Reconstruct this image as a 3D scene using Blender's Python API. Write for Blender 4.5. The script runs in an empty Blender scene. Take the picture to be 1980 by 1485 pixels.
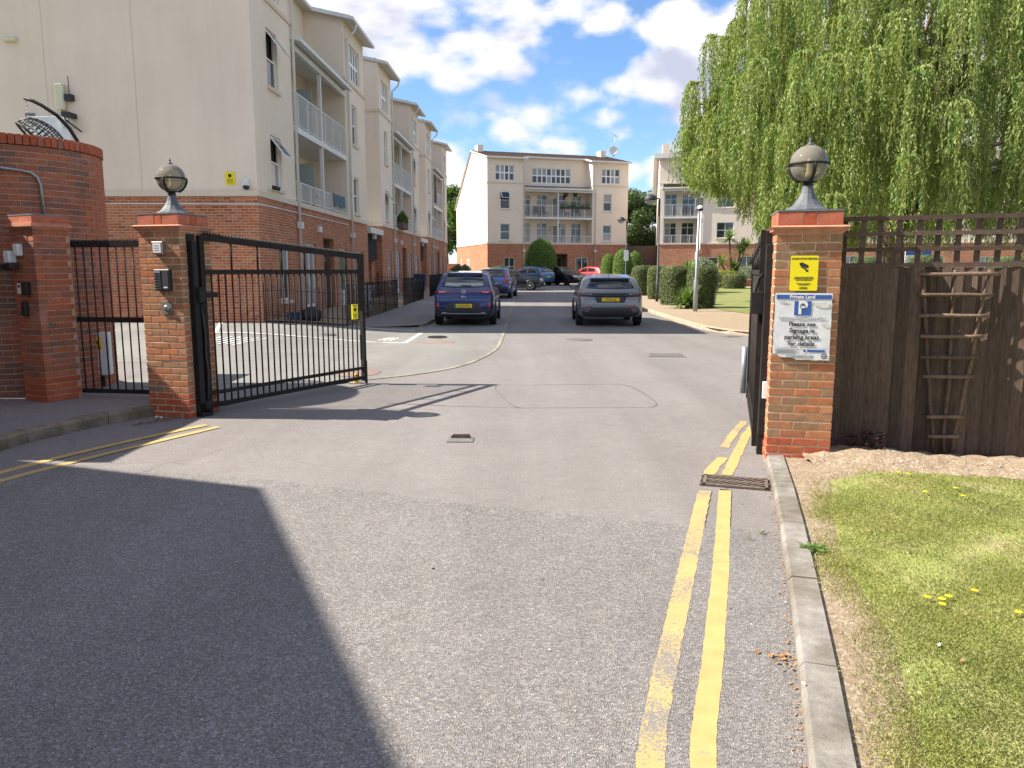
import bpy, bmesh, math, random
import numpy as np
from mathutils import Vector, Matrix
from mathutils.bvhtree import BVHTree
R = math.radians
PI = math.pi
random.seed(7)
RNG = np.random.default_rng(11)
scene = bpy.context.scene
C = scene.collection

# ------------------------------------------------------------------ camera, sky, sun, exposure
cam_d = bpy.data.cameras.new('camera'); cam = bpy.data.objects.new('camera', cam_d); C.objects.link(cam)
cam.location = (0, 0, 1.7); cam.rotation_euler = (R(90 - 8.45), 0, 0)
cam_d.sensor_width = 36.0; cam_d.lens = 36.0 * 1488 / 1980; cam_d.clip_start = 0.05; cam_d.clip_end = 2000
scene.camera = cam
scene.view_settings.view_transform = 'Standard'; scene.view_settings.look = 'None'
scene.view_settings.gamma = 1.0; scene.view_settings.use_curve_mapping = False
scene.view_settings.exposure = 1.75
SUN_EL = 44.0; SUN_AZ = 272.0        # azimuth clockwise from +Y: the sun stands to the left

world = bpy.data.worlds.new('World'); scene.world = world; world.use_nodes = True
def build_world():
    nt = world.node_tree; N = nt.nodes; L = nt.links; N.clear()
    out = N.new('ShaderNodeOutputWorld'); bg = N.new('ShaderNodeBackground'); bg.inputs[1].default_value = 0.11
    sky = N.new('ShaderNodeTexSky'); sky.sky_type = 'NISHITA'; sky.sun_disc = False
    sky.sun_elevation = R(SUN_EL); sky.sun_rotation = R(SUN_AZ); sky.air_density = 1.0; sky.dust_density = 0.15; sky.ozone_density = 2.0
    tc = N.new('ShaderNodeTexCoord'); sep = N.new('ShaderNodeSeparateXYZ'); L.new(tc.outputs['Generated'], sep.inputs[0])
    def m(op, a, b=None, c=None, clamp=False):
        n = N.new('ShaderNodeMath'); n.operation = op; n.use_clamp = clamp
        for i, v in enumerate((a, b, c)):
            if v is None: continue
            if isinstance(v, (int, float)): n.inputs[i].default_value = v
            else: L.new(v, n.inputs[i])
        return n.outputs[0]
    # cumulus: lumpy noise in the direction sphere, stretched a little along the horizon
    zs = m('ADD', sep.outputs[2], 0.12)
    az = m('ARCTAN2', sep.outputs[0], sep.outputs[1])
    def dens(dz):
        cmb = N.new('ShaderNodeCombineXYZ'); L.new(m('MULTIPLY', sep.outputs[0], 1.0), cmb.inputs[0]); L.new(m('MULTIPLY', sep.outputs[1], 1.0), cmb.inputs[1])
        L.new(m('MULTIPLY', m('ADD', sep.outputs[2], dz), 1.75), cmb.inputs[2])
        mp = N.new('ShaderNodeMapping'); mp.inputs['Location'].default_value = CLOUD_OFF; L.new(cmb.outputs[0], mp.inputs[0])
        n1 = N.new('ShaderNodeTexNoise'); n1.inputs['Scale'].default_value = 2.6; n1.inputs['Detail'].default_value = 7.0; n1.inputs['Roughness'].default_value = 0.56; n1.inputs['Distortion'].default_value = 0.25
        L.new(mp.outputs[0], n1.inputs['Vector'])
        v1 = N.new('ShaderNodeTexVoronoi'); v1.feature = 'F1'; v1.inputs['Scale'].default_value = 11.0; v1.inputs['Detail'].default_value = 1.5; v1.inputs['Roughness'].default_value = 0.55
        L.new(mp.outputs[0], v1.inputs['Vector'])
        return m('SUBTRACT', n1.outputs['Fac'], m('MULTIPLY', m('SUBTRACT', v1.outputs['Distance'], 0.4), 0.16))
    d0 = dens(0.0); d1 = dens(0.045)
    cov = N.new('ShaderNodeMapRange'); cov.interpolation_type = 'SMOOTHSTEP'; L.new(d0, cov.inputs[0])
    cov.inputs[1].default_value = CLOUD_COV; cov.inputs[2].default_value = CLOUD_COV + 0.085
    sh = m('ADD', m('MULTIPLY', m('SUBTRACT', d1, d0), 2.6), m('MULTIPLY', m('SUBTRACT', d0, CLOUD_COV + 0.05), 1.5))
    shc = N.new('ShaderNodeMapRange'); shc.interpolation_type = 'SMOOTHSTEP'; L.new(sh, shc.inputs[0]); shc.inputs[1].default_value = -0.06; shc.inputs[2].default_value = 0.27
    ramp = N.new('ShaderNodeMix'); ramp.data_type = 'RGBA'
    L.new(shc.outputs[0], ramp.inputs[0]); ramp.inputs[6].default_value = (2.95, 2.92, 2.98, 1); ramp.inputs[7].default_value = (1.78, 1.84, 2.3, 1)
    mix = N.new('ShaderNodeMix'); mix.data_type = 'RGBA'
    L.new(m('MULTIPLY', cov.outputs[0], 0.97), mix.inputs[0])
    hs = N.new('ShaderNodeHueSaturation'); hs.inputs['Saturation'].default_value = SKY_SAT; hs.inputs['Value'].default_value = SKY_VAL
    tn = N.new('ShaderNodeMix'); tn.data_type = 'RGBA'; tn.blend_type = 'MULTIPLY'; tn.inputs[0].default_value = 1.0; tn.inputs[7].default_value = (.80, .96, 1.16, 1)
    L.new(sky.outputs[0], tn.inputs[6]); L.new(tn.outputs[2], hs.inputs['Color']); L.new(hs.outputs[0], mix.inputs[6]); L.new(ramp.outputs[2], mix.inputs[7])
    L.new(mix.outputs[2], bg.inputs[0]); L.new(bg.outputs[0], out.inputs[0])
CLOUD_COV = 0.388; SKY_SAT = 1.0; SKY_VAL = 0.485
CLOUD_OFF = (3.55, 1.7, 0.55)
build_world()
sun_d = bpy.data.lights.new('sun', 'SUN'); sun_d.energy = 3.45; sun_d.angle = R(0.53); sun_d.color = (1.0, 0.92, 0.80)
sun = bpy.data.objects.new('sun', sun_d); C.objects.link(sun)
_s = Vector((math.sin(R(SUN_AZ)) * math.cos(R(SUN_EL)), math.cos(R(SUN_AZ)) * math.cos(R(SUN_EL)), math.sin(R(SUN_EL))))
sun.rotation_euler = _s.to_track_quat('Z', 'Y').to_euler(); sun.location = (-30, 0, 40)

# ------------------------------------------------------------------ helpers
def ss(t):
    t = max(0.0, min(1.0, t)); return t * t * (3 - 2 * t)
def gz(x, y):
    """height of the made ground: the yard climbs gently away from the gate and towards the left houses"""
    return .011 * max(0, min(y, 90) - 26) + .26 * ss((-x - 2.6) / 4.2) * ss((y - 13) / 6)

class MB:
    """collects geometry for one mesh"""
    def __init__(s): s.v = []; s.f = []; s.m = []; s.uv = []; s.sm = []
    def add(s, vs, fs, mat=0, uvs=None, smooth=False):
        o = len(s.v); s.v += [tuple(v) for v in vs]
        for k, f in enumerate(fs):
            s.f.append([o + i for i in f]); s.m.append(mat); s.sm.append(smooth)
            s.uv.append(uvs[k] if uvs else None)
        return s
    def box(s, c, size, rot=None, mat=0):
        hx, hy, hz = [a / 2 for a in size]; c = Vector(c)
        vs = [Vector((x, y, z)) for x in (-hx, hx) for y in (-hy, hy) for z in (-hz, hz)]
        if rot is not None: vs = [rot @ v for v in vs]
        s.add([c + v for v in vs], [(0, 1, 3, 2), (4, 6, 7, 5), (0, 4, 5, 1), (2, 3, 7, 6), (0, 2, 6, 4), (1, 5, 7, 3)], mat); return s
    def bb(s, x0, x1, y0, y1, z0, z1, mat=0):
        return s.box(((x0 + x1) / 2, (y0 + y1) / 2, (z0 + z1) / 2), (abs(x1 - x0), abs(y1 - y0), abs(z1 - z0)), None, mat)
    def bar(s, p0, p1, w, h, mat=0, up=(0, 0, 1)):
        p0 = Vector(p0); p1 = Vector(p1); d = p1 - p0; l = d.length; d.normalize()
        u = Vector(up)
        if abs(d.dot(u)) > .98: u = Vector((0, 1, 0))
        a = d.cross(u).normalized(); b = a.cross(d).normalized()
        rot = Matrix((d, a, b)).transposed()
        return s.box((p0 + p1) / 2, (l, w, h), rot, mat)
    def tube(s, pts, r, n=8, mat=0, cap=True):
        pts = [Vector(p) for p in pts]
        rr = r if isinstance(r, (list, tuple)) else [r] * len(pts)
        rings = []; prev = None
        for i, p in enumerate(pts):
            d = (pts[min(i + 1, len(pts) - 1)] - pts[max(i - 1, 0)]).normalized()
            if prev is None:
                u = Vector((0, 0, 1)) if abs(d.z) < .9 else Vector((1, 0, 0))
                a = d.cross(u).normalized()
            else:
                a = (prev - d * prev.dot(d)).normalized()
            prev = a; b = d.cross(a)
            rings.append([p + (a * math.cos(2 * PI * k / n) + b * math.sin(2 * PI * k / n)) * rr[i] for k in range(n)])
        vs = [v for g in rings for v in g]; fs = []
        for i in range(len(pts) - 1):
            for k in range(n):
                fs.append((i * n + k, i * n + (k + 1) % n, (i + 1) * n + (k + 1) % n, (i + 1) * n + k))
        if cap: fs += [tuple(range(n - 1, -1, -1)), tuple((len(pts) - 1) * n + k for k in range(n))]
        s.add(vs, fs, mat, None, True); return s
    def lathe(s, prof, n=24, c=(0, 0, 0), mat=0, smooth=True, rot=None):
        vs = []; fs = []; c = Vector(c)
        for r, z in prof:
            for k in range(n):
                v = Vector((r * math.cos(2 * PI * k / n), r * math.sin(2 * PI * k / n), z))
                vs.append(c + (rot @ v if rot is not None else v))
        for i in range(len(prof) - 1):
            for k in range(n): fs.append((i * n + k, i * n + (k + 1) % n, (i + 1) * n + (k + 1) % n, (i + 1) * n + k))
        s.add(vs, fs, mat, None, smooth); return s
    def prism(s, poly, z0, z1, mat=0):
        n = len(poly); vs = [(x, y, z0) for x, y in poly] + [(x, y, z1) for x, y in poly]
        fs = [tuple(range(n - 1, -1, -1)), tuple(range(n, 2 * n))] + [(i, (i + 1) % n, n + (i + 1) % n, n + i) for i in range(n)]
        s.add(vs, fs, mat); return s
    def mesh(s, name, mats, bevel=0, fix=True):
        me = bpy.data.meshes.new(name); me.from_pydata(s.v, [], s.f)
        for mm in (mats if isinstance(mats, (list, tuple)) else [mats]): me.materials.append(mm)
        for p, mi, sm in zip(me.polygons, s.m, s.sm): p.material_index = mi; p.use_smooth = sm
        if any(u is not None for u in s.uv):
            lay = me.uv_layers.new(name='uv').data; k = 0
            for p, u in zip(me.polygons, s.uv):
                for j in range(p.loop_total): lay[p.loop_start + j].uv = u[j] if u else (0, 0)
        if bevel or fix:
            b = bmesh.new(); b.from_mesh(me)
            if fix: bmesh.ops.recalc_face_normals(b, faces=b.faces)
            if bevel: bmesh.ops.bevel(b, geom=b.edges[:] , offset=bevel, segments=1, affect='EDGES', profile=.5)
            b.to_mesh(me); b.free()
        return me
    def build(s, name, mats, parent=None, bevel=0, fix=True):
        return link(name, s.mesh(name, mats, bevel, fix), parent)

def link(name, data, parent=None, mat=None, loc=None, rz=None):
    o = bpy.data.objects.new(name, data); C.objects.link(o)
    if parent is not None: o.parent = parent
    if mat is not None: data.materials.append(mat)
    if loc is not None: o.location = loc
    if rz is not None: o.rotation_euler = (0, 0, rz)
    return o
def tag(o, label=None, cat=None, group=None, kind=None):
    if label: o['label'] = label
    if cat: o['category'] = cat
    if group: o['group'] = group
    if kind: o['kind'] = kind
    return o
def thing(name, label, cat, loc=(0, 0, 0), rz=0, group=None):
    o = bpy.data.objects.new(name, None); C.objects.link(o); o.location = loc; o.rotation_euler = (0, 0, rz)
    o.empty_display_size = .2
    return tag(o, label, cat, group)
def np_mesh(name, verts, faces, mat, smooth=False):
    me = bpy.data.meshes.new(name); nv = len(verts); nf = len(faces); k = faces.shape[1]
    me.vertices.add(nv); me.vertices.foreach_set('co', np.ascontiguousarray(verts, dtype=np.float32).ravel())
    me.loops.add(nf * k); me.loops.foreach_set('vertex_index', faces.astype(np.int32).ravel())
    me.polygons.add(nf); me.polygons.foreach_set('loop_start', np.arange(0, nf * k, k, dtype=np.int32))
    me.polygons.foreach_set('loop_total', np.full(nf, k, dtype=np.int32))
    if smooth: me.polygons.foreach_set('use_smooth', np.ones(nf, dtype=bool))
    me.materials.append(mat); me.update(calc_edges=True)
    return me
def text_obj(body, size, mat, parent, loc, rot=(R(90), 0, 0), name='lettering', align='CENTER', sx=1.0, ext=.0006, bold=0.0, space=1.0):
    cu = bpy.data.curves.new('t', 'FONT'); cu.body = body; cu.size = size; cu.align_x = align; cu.align_y = 'CENTER'; cu.extrude = ext; cu.offset = bold
    cu.resolution_u = 2; cu.space_line = space
    t = bpy.data.objects.new('t', cu); C.objects.link(t)
    dg = bpy.context.evaluated_depsgraph_get(); dg.update()
    me = bpy.data.meshes.new_from_object(t.evaluated_get(dg)); bpy.data.objects.remove(t); bpy.data.curves.remove(cu)
    me.materials.clear(); me.materials.append(mat)
    o = link(name, me, parent); o.location = loc; o.rotation_euler = rot; o.scale = (sx, 1, 1)
    return o

# ------------------------------------------------------------------ materials
MATS = {}
def nodes(name):
    m = bpy.data.materials.new(name); m.use_nodes = True; MATS[name] = m
    nt = m.node_tree; b = nt.nodes['Principled BSDF']
    return m, nt.nodes, nt.links, b
def setp(b, col=None, rough=None, metal=None, spec=None, coat=None):
    if col is not None: b.inputs['Base Color'].default_value = (*col, 1)
    if rough is not None: b.inputs['Roughness'].default_value = rough
    if metal is not None: b.inputs['Metallic'].default_value = metal
    if spec is not None: b.inputs['Specular IOR Level'].default_value = spec
    if coat is not None: b.inputs['Coat Weight'].default_value = coat; b.inputs['Coat Roughness'].default_value = .04
def noise(N, L, vec, scale, detail=4, rough=.55):
    n = N.new('ShaderNodeTexNoise'); n.inputs['Scale'].default_value = scale; n.inputs['Detail'].default_value = detail; n.inputs['Roughness'].default_value = rough
    if vec is not None: L.new(vec, n.inputs['Vector'])
    return n.outputs['Fac']
def rampn(N, L, fac, stops):
    r = N.new('ShaderNodeValToRGB'); L.new(fac, r.inputs[0]); e = r.color_ramp.elements
    while len(e) < len(stops): e.new(.5)
    for k, (p, c) in enumerate(stops): e[k].position = p; e[k].color = (*c, 1) if len(c) == 3 else c
    return r.outputs[0]
def bump(N, L, b, h, strength=.3, dist=.01, prev=None):
    n = N.new('ShaderNodeBump'); n.inputs['Strength'].default_value = strength; n.inputs['Distance'].default_value = dist; L.new(h, n.inputs['Height'])
    if prev is not None: L.new(prev, n.inputs['Normal'])
    L.new(n.outputs[0], b.inputs['Normal']); return n.outputs[0]
def mixc(N, L, fac, a, b, mode='MIX'):
    n = N.new('ShaderNodeMix'); n.data_type = 'RGBA'; n.blend_type = mode
    if isinstance(fac, (int, float)): n.inputs[0].default_value = fac
    else: L.new(fac, n.inputs[0])
    for i, v in ((6, a), (7, b)):
        if isinstance(v, (tuple, list)): n.inputs[i].default_value = (*v[:3], 1)
        else: L.new(v, n.inputs[i])
    return n.outputs[2]
def objco(N):
    t = N.new('ShaderNodeTexCoord'); return t.outputs['Object']
def geopos(N):
    t = N.new('ShaderNodeNewGeometry'); return t.outputs['Position']
def plain(name, col, rough=.5, metal=0, spec=.5, coat=0, var=.12, vs=6.0, bmp=0, bs=60):
    """plain coating with faint mottling and wear"""
    m, N, L, b = nodes(name); setp(b, col, rough, metal, spec, coat)
    co = objco(N)
    if var:
        f = noise(N, L, co, vs, 5, .6)
        c = rampn(N, L, f, [(.3, tuple(x * (1 - var) for x in col)), (.7, tuple(min(1, x * (1 + var)) for x in col))]); L.new(c, b.inputs['Base Color'])
    if bmp: bump(N, L, b, noise(N, L, co, bs, 4), bmp, .004)
    return m
def emis(name, col, st):
    m, N, L, b = nodes(name); setp(b, col, .3); return m
def asphalt(name, dark, light, scale, bstr, dist, patch=.12):
    m, N, L, b = nodes(name); setp(b, None, .88, 0, .3); p = geopos(N)
    v = N.new('ShaderNodeTexVoronoi'); v.inputs['Scale'].default_value = scale; L.new(p, v.inputs['Vector'])
    sepn = N.new('ShaderNodeSeparateColor'); L.new(v.outputs['Color'], sepn.inputs[0])
    c = rampn(N, L, sepn.outputs[0], [(0, dark), (.55, tuple((a + d) / 2 for a, d in zip(dark, light))), (.9, light), (1, tuple(min(1, x * 1.35) for x in light))])
    tint = rampn(N, L, sepn.outputs[1], [(.0, (.95, .97, 1.06)), (.5, (1, 1, 1)), (1, (1.1, 1.0, .9))]); c = mixc(N, L, .8, c, tint, 'MULTIPLY')
    big = noise(N, L, p, .55, 6, .62); c = mixc(N, L, 1.0, c, rampn(N, L, big, [(.25, (1 - patch,) * 3), (.75, (1 + patch,) * 3)]), 'MULTIPLY')
    mid = noise(N, L, p, 5.5, 5, .7); c = mixc(N, L, 1.0, c, rampn(N, L, mid, [(.3, (.93,) * 3), (.7, (1.06,) * 3)]), 'MULTIPLY')
    # wheel-polished tracks, oil drips and fine cracks
    mp = N.new('ShaderNodeMapping'); mp.inputs['Scale'].default_value = (1.1, .10, 1); mp.inputs['Rotation'].default_value = (0, 0, .12); L.new(p, mp.inputs[0])
    c = mixc(N, L, 1.0, c, rampn(N, L, noise(N, L, mp.outputs[0], 1.0, 4, .55), [(.32, (.90, .89, .885)), (.62, (1.05, 1.05, 1.05))]), 'MULTIPLY')
    c = mixc(N, L, rampn(N, L, noise(N, L, p, 1.7, 7, .6), [(.66, (0, 0, 0)), (.76, (.42,) * 3)]), c, tuple(x * .62 for x in dark))
    vc = N.new('ShaderNodeTexVoronoi'); vc.feature = 'DISTANCE_TO_EDGE'; vc.inputs['Scale'].default_value = .55; wn = N.new('ShaderNodeVectorMath'); wn.operation = 'MULTIPLY_ADD'
    nz = N.new('ShaderNodeTexNoise'); nz.inputs['Scale'].default_value = 2.2; nz.inputs['Detail'].default_value = 5; L.new(p, nz.inputs['Vector']); L.new(nz.outputs['Color'], wn.inputs[0]); wn.inputs[1].default_value = (.5, .5, 0); L.new(p, wn.inputs[2]); L.new(wn.outputs[0], vc.inputs['Vector'])
    ck = rampn(N, L, vc.outputs['Distance'], [(.0, (.75,) * 3), (.006, (0, 0, 0))]); gate = rampn(N, L, noise(N, L, p, .35, 3), [(.52, (0, 0, 0)), (.62, (.8,) * 3)])
    c = mixc(N, L, mixc(N, L, 1, ck, gate, 'MULTIPLY'), c, tuple(x * .5 for x in dark))
    L.new(c, b.inputs['Base Color']); bump(N, L, b, v.outputs['Distance'], bstr, dist)
    return m
M = {}
M['asphalt_coarse'] = asphalt('coarse_asphalt', (.118, .113, .109), (.262, .250, .239), 135, .75, .007)
M['asphalt_smooth'] = asphalt('smooth_asphalt', (.150, .140, .134), (.222, .209, .201), 190, .3, .003, .09)
M['asphalt_yard'] = asphalt('yard_asphalt', (.152, .153, .143), (.232, .231, .216), 150, .35, .004, .12)
M['asphalt_path'] = asphalt('path_asphalt', (.15, .143, .14), (.23, .22, .212), 150, .4, .004, .1)
def concrete(name, a, bcol, sc=9, stain=(.55, .5, .42)):
    m, N, L, b = nodes(name); setp(b, None, .9, 0, .25); p = geopos(N)
    c = rampn(N, L, noise(N, L, p, sc, 8, .68), [(.28, a), (.72, bcol)])
    c = mixc(N, L, 1, c, rampn(N, L, noise(N, L, p, 2.3, 6, .6), [(.35, stain), (.62, (1, 1, 1))]), 'MULTIPLY')
    sp = noise(N, L, p, 210, 2, .5); c = mixc(N, L, 1, c, rampn(N, L, sp, [(.3, (.82,) * 3), (.7, (1.12,) * 3)]), 'MULTIPLY')
    L.new(c, b.inputs['Base Color']); bump(N, L, b, noise(N, L, p, 90, 5), .35, .005); return m
M['kerb'] = concrete('kerb_concrete', (.17, .158, .14), (.335, .315, .285))
M['kerb_dirty'] = concrete('dirty_kerb', (.17, .14, .1), (.30, .26, .20))
M['edging'] = concrete('edging_concrete', (.27, .255, .21), (.40, .375, .315))
M['paving'] = concrete('tan_paving', (.36, .29, .21), (.52, .43, .33), 14, (.8, .78, .74))
def render_wall(name, col):
    m, N, L, b = nodes(name); setp(b, None, .93, 0, .2); p = geopos(N)
    c = rampn(N, L, noise(N, L, p, .6, 6, .6), [(.3, tuple(x * .945 for x in col)), (.7, tuple(x * 1.03 for x in col))])
    mp = N.new('ShaderNodeMapping'); mp.inputs['Scale'].default_value = (2.6, 2.6, .16); L.new(p, mp.inputs[0])
    c = mixc(N, L, 1, c, rampn(N, L, noise(N, L, mp.outputs[0], 1.4, 5, .6), [(.22, (.945, .94, .93)), (.55, (1, 1, 1))]), 'MULTIPLY')
    L.new(c, b.inputs['Base Color']); bump(N, L, b, noise(N, L, p, 130, 3), .12, .003); return m
M['cream'] = render_wall('cream_render', (.83, .71, .59))
M['cream_band'] = render_wall('cream_stone', (.70, .60, .49))
def brickwall(name, cols, mortar=(.58, .47, .35), bw=.225, rh=.075, stain=.0):
    m, N, L, b = nodes(name); setp(b, None, .9, 0, .25)
    uv = N.new('ShaderNodeTexCoord').outputs['UV']
    t = N.new('ShaderNodeTexBrick'); L.new(uv, t.inputs['Vector']); t.offset = .5
    t.inputs['Scale'].default_value = 1; t.inputs['Brick Width'].default_value = bw; t.inputs['Row Height'].default_value = rh
    t.inputs['Mortar Size'].default_value = .0068; t.inputs['Mortar Smooth'].default_value = .35; t.inputs['Bias'].default_value = 0
    t.inputs['Color1'].default_value = (0, 0, 0, 1); t.inputs['Color2'].default_value = (1, 1, 1, 1); t.inputs['Mortar'].default_value = (.5, .5, .5, 1)
    sc = N.new('ShaderNodeSeparateColor'); L.new(t.outputs['Color'], sc.inputs[0])
    c = rampn(N, L, sc.outputs[0], [(k / (len(cols) - 1), cc) for k, cc in enumerate(cols)])
    p = geopos(N)
    c = mixc(N, L, 1, c, rampn(N, L, noise(N, L, p, 14, 6, .7), [(.3, (.78,) * 3), (.7, (1.16,) * 3)]), 'MULTIPLY')
    c = mixc(N, L, t.outputs['Fac'], c, mortar)
    c = mixc(N, L, 1, c, rampn(N, L, noise(N, L, p, .8, 5, .6), [(.3, (.86, .84, .83)), (.65, (1.05,) * 3)]), 'MULTIPLY')
    L.new(c, b.inputs['Base Color'])
    inv = N.new('ShaderNodeMath'); inv.operation = 'SUBTRACT'; inv.inputs[0].default_value = 1; L.new(t.outputs['Fac'], inv.inputs[1])
    n1 = bump(N, L, b, inv.outputs[0], .7, .008); bump(N, L, b, noise(N, L, p, 160, 4), .25, .003, n1)
    return m
M['brickwall'] = brickwall('red_brickwork', [(.30, .095, .05), (.46, .14, .062), (.50, .18, .085), (.41, .125, .062), (.38, .18, .10), (.52, .225, .12)])
M['brickwall_shade'] = brickwall('brickwork_painted_shade', [(.14, .042, .03), (.2, .055, .035), (.17, .05, .032)], (.2, .14, .1))  # darker copy of the red brickwork, recess shade put into its colour
def brick(name, cols, rel=.3):
    """one brick: body colour by object, mottled face"""
    m, N, L, b = nodes(name); setp(b, None, .9, 0, .25)
    oi = N.new('ShaderNodeObjectInfo'); n = len(cols)
    c = rampn(N, L, oi.outputs['Random'], [(k / (n - 1), cc) for k, cc in enumerate(cols)])
    p = geopos(N)
    c = mixc(N, L, 1, c, rampn(N, L, noise(N, L, p, 24, 8, .72), [(.28, (.66, .64, .62)), (.6, (1.05,) * 3), (.8, (1.2, 1.16, 1.1))]), 'MULTIPLY')
    c = mixc(N, L, rampn(N, L, noise(N, L, p, 5.5, 6, .6), [(.56, (0, 0, 0)), (.75, (.3, .3, .3))]), c, (.26, .21, .16))
    if rel > .4:
        c = mixc(N, L, rampn(N, L, noise(N, L, p, 1.5, 6, .65), [(.50, (0, 0, 0)), (.66, (.55,) * 3)]), c, (.10, .085, .075)); c = mixc(N, L, rampn(N, L, noise(N, L, p, 1.1, 7, .7), [(.57, (0, 0, 0)), (.72, (.45,) * 3)]), c, (.42, .37, .35))
    L.new(c, b.inputs['Base Color']); bump(N, L, b, noise(N, L, p, 120, 6, .7), .6, .004); return m
PILLAR_COLS = [(.36, .205, .115), (.45, .18, .085), (.31, .19, .11), (.49, .21, .10), (.39, .225, .12), (.50, .175, .08), (.34, .21, .125), (.46, .20, .10), (.27, .175, .115), (.45, .16, .075)]
M['brick_pillar'] = brick('pillar_brick', PILLAR_COLS)
M['brick_red'] = brick('red_engineering_brick', [(.42, .105, .05), (.48, .125, .058), (.38, .10, .05), (.46, .14, .065)])
M['brick_wall_piece'] = brick('terrace_brick', [(.34, .115, .066), (.43, .135, .07), (.39, .15, .085), (.28, .125, .09), (.45, .15, .08), (.21, .12, .092), (.40, .13, .07), (.20, .12, .095)], .5)
M['terracotta'] = plain('terracotta', (.42, .13, .072), .85, var=.22, vs=9, bmp=.3)
M['terracotta_pale'] = plain('pale_terracotta', (.47, .215, .135), .85, var=.2, vs=14, bmp=.4)
M['mortar'] = plain('mortar', (.55, .44, .31), .95, var=.18, vs=22, bmp=.7, bs=120)
M['mortar_dark'] = plain('weathered_mortar', (.41, .30, .22), .95, var=.25, vs=9, bmp=.7, bs=120)
M['lead'] = plain('grey_lead', (.17, .19, .21), .6, .2, var=.2)
M['black_metal'] = plain('black_painted_steel', (.018, .017, .017), .62, 0, .25, var=.35, vs=16, bmp=.15)
M['brown_black'] = plain('dull_black_steel', (.024, .020, .018), .75, 0, .2, var=.35, vs=14, bmp=.15)
M['grey_metal'] = plain('grey_galvanised', (.33, .36, .39), .45, .5, var=.15)
M['slate_metal'] = plain('blue_grey_cast', (.10, .11, .125), .6, 0, var=.25, vs=12)
M['white_paint'] = plain('white_upvc', (.84, .85, .85), .35, var=.05)
M['white_dull'] = plain('white_gutter', (.68, .68, .66), .5, var=.1, vs=3)
M['white_box'] = plain('white_enclosure', (.70, .72, .73), .5, var=.08)
M['ivory'] = plain('ivory_plastic', (.66, .63, .46), .5, var=.08)
M['black_plastic'] = plain('black_plastic', (.015, .015, .016), .45, var=.2)
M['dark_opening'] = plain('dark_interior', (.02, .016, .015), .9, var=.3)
M['yellow_sign'] = plain('yellow_sign', (.85, .72, .0), .35, var=.04)
M['sign_white'] = plain('sign_white', (.70, .71, .74), .5, var=.1, vs=12)
M['sign_blue'] = plain('sign_blue', (.035, .10, .36), .45, var=.1)
M['ink'] = plain('sign_ink', (.02, .02, .022), .6, var=0)
M['ink_grey'] = plain('sign_grey_ink', (.16, .17, .19), .6, var=.1)
M['yellow_post'] = plain('yellow_post_paint', (.62, .40, .02), .5, var=.2)
M['chrome'] = plain('chrome', (.78, .79, .82), .3, .4, var=0)
M['steel'] = plain('brushed_steel', (.45, .45, .44), .35, .9, var=.1)
M['roof_tile'] = plain('brown_roof_tile', (.13, .085, .065), .9, var=.3, vs=3, bmp=.6, bs=9)
M['roof_grey'] = plain('grey_canopy_roof', (.16, .165, .175), .8, var=.15)
M['soffit'] = plain('white_soffit', (.60, .585, .55), .7, var=.05)
def glass(name, col, rough=.04, spec=.9):
    m, N, L, b = nodes(name); setp(b, col, rough, 0, spec)
    p = objco(N); bump(N, L, b, noise(N, L, p, .9, 2), .03, .05); return m
M['pane'] = glass('window_glass', (.035, .042, .05)); M['pane_net'] = glass('window_glass_with_nets', (.30, .31, .31), .12, .6)
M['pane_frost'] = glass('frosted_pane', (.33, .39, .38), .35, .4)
M['pane_green'] = glass('pane_painted_reflection', (.13, .22, .13), .08)  # green of a reflection put into the pane's own colour
M['car_glass'] = glass('car_glass', (.012, .013, .016), .03, 1.0)
def paint(name, col, metal=.35):
    m, N, L, b = nodes(name); setp(b, col, .32, metal, .5, .9)
    f = noise(N, L, objco(N), 2.5, 4); r = rampn(N, L, f, [(.35, (.30,) * 3), (.7, (.38,) * 3)]); L.new(r, b.inputs['Roughness']); return m
M['car_blue'] = paint('dark_blue_paint', (.008, .026, .13)); M['car_grey'] = paint('grey_paint', (.20, .205, .215), .4)
M['car_mid'] = paint('bright_blue_paint', (.03, .10, .32)); M['car_dark'] = paint('black_blue_paint', (.012, .015, .022)); M['car_sky'] = paint('mid_blue_paint', (.05, .15, .30))
M['car_black'] = paint('black_paint', (.008, .008, .01)); M['car_red'] = paint('red_paint', (.50, .02, .025), .1); M['roof_black'] = paint('silver_grey_roof', (.20, .205, .22), .5)
M['cladding'] = plain('dark_cladding', (.035, .037, .042), .6, var=.1)
M['tyre'] = plain('tyre_rubber', (.014, .014, .014), .85, var=.2, bmp=.2)
M['rim'] = plain('alloy_rim', (.42, .43, .45), .3, .9, var=.05)
M['rim_dark'] = plain('dark_alloy', (.06, .06, .065), .35, .8, var=.05)
M['lamp_red'] = plain('red_lens', (.42, .012, .015), .12, 0, .7, .6, var=0)
M['lamp_dark'] = plain('smoked_red_lens', (.10, .012, .016), .12, 0, .7, .6, var=0)
M['lamp_clear'] = plain('clear_lens', (.62, .64, .68), .1, .3, .8, var=0)
M['plate_yellow'] = plain('yellow_plate', (.80, .55, .02), .4, var=0); M['plate_white'] = plain('white_plate', (.75, .75, .75), .4, var=0)
M['plate_green'] = plain('green_flash', (.02, .35, .10), .4, var=0)
M['teal'] = plain('blue_grey_cloth', (.10, .16, .20), .9, var=.2)
M['red_cloth'] = plain('dark_red_cloth', (.14, .05, .04), .9, var=.3)
M['blue_bin'] = plain('blue_bin_plastic', (.02, .05, .14), .5, var=.1)
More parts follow.
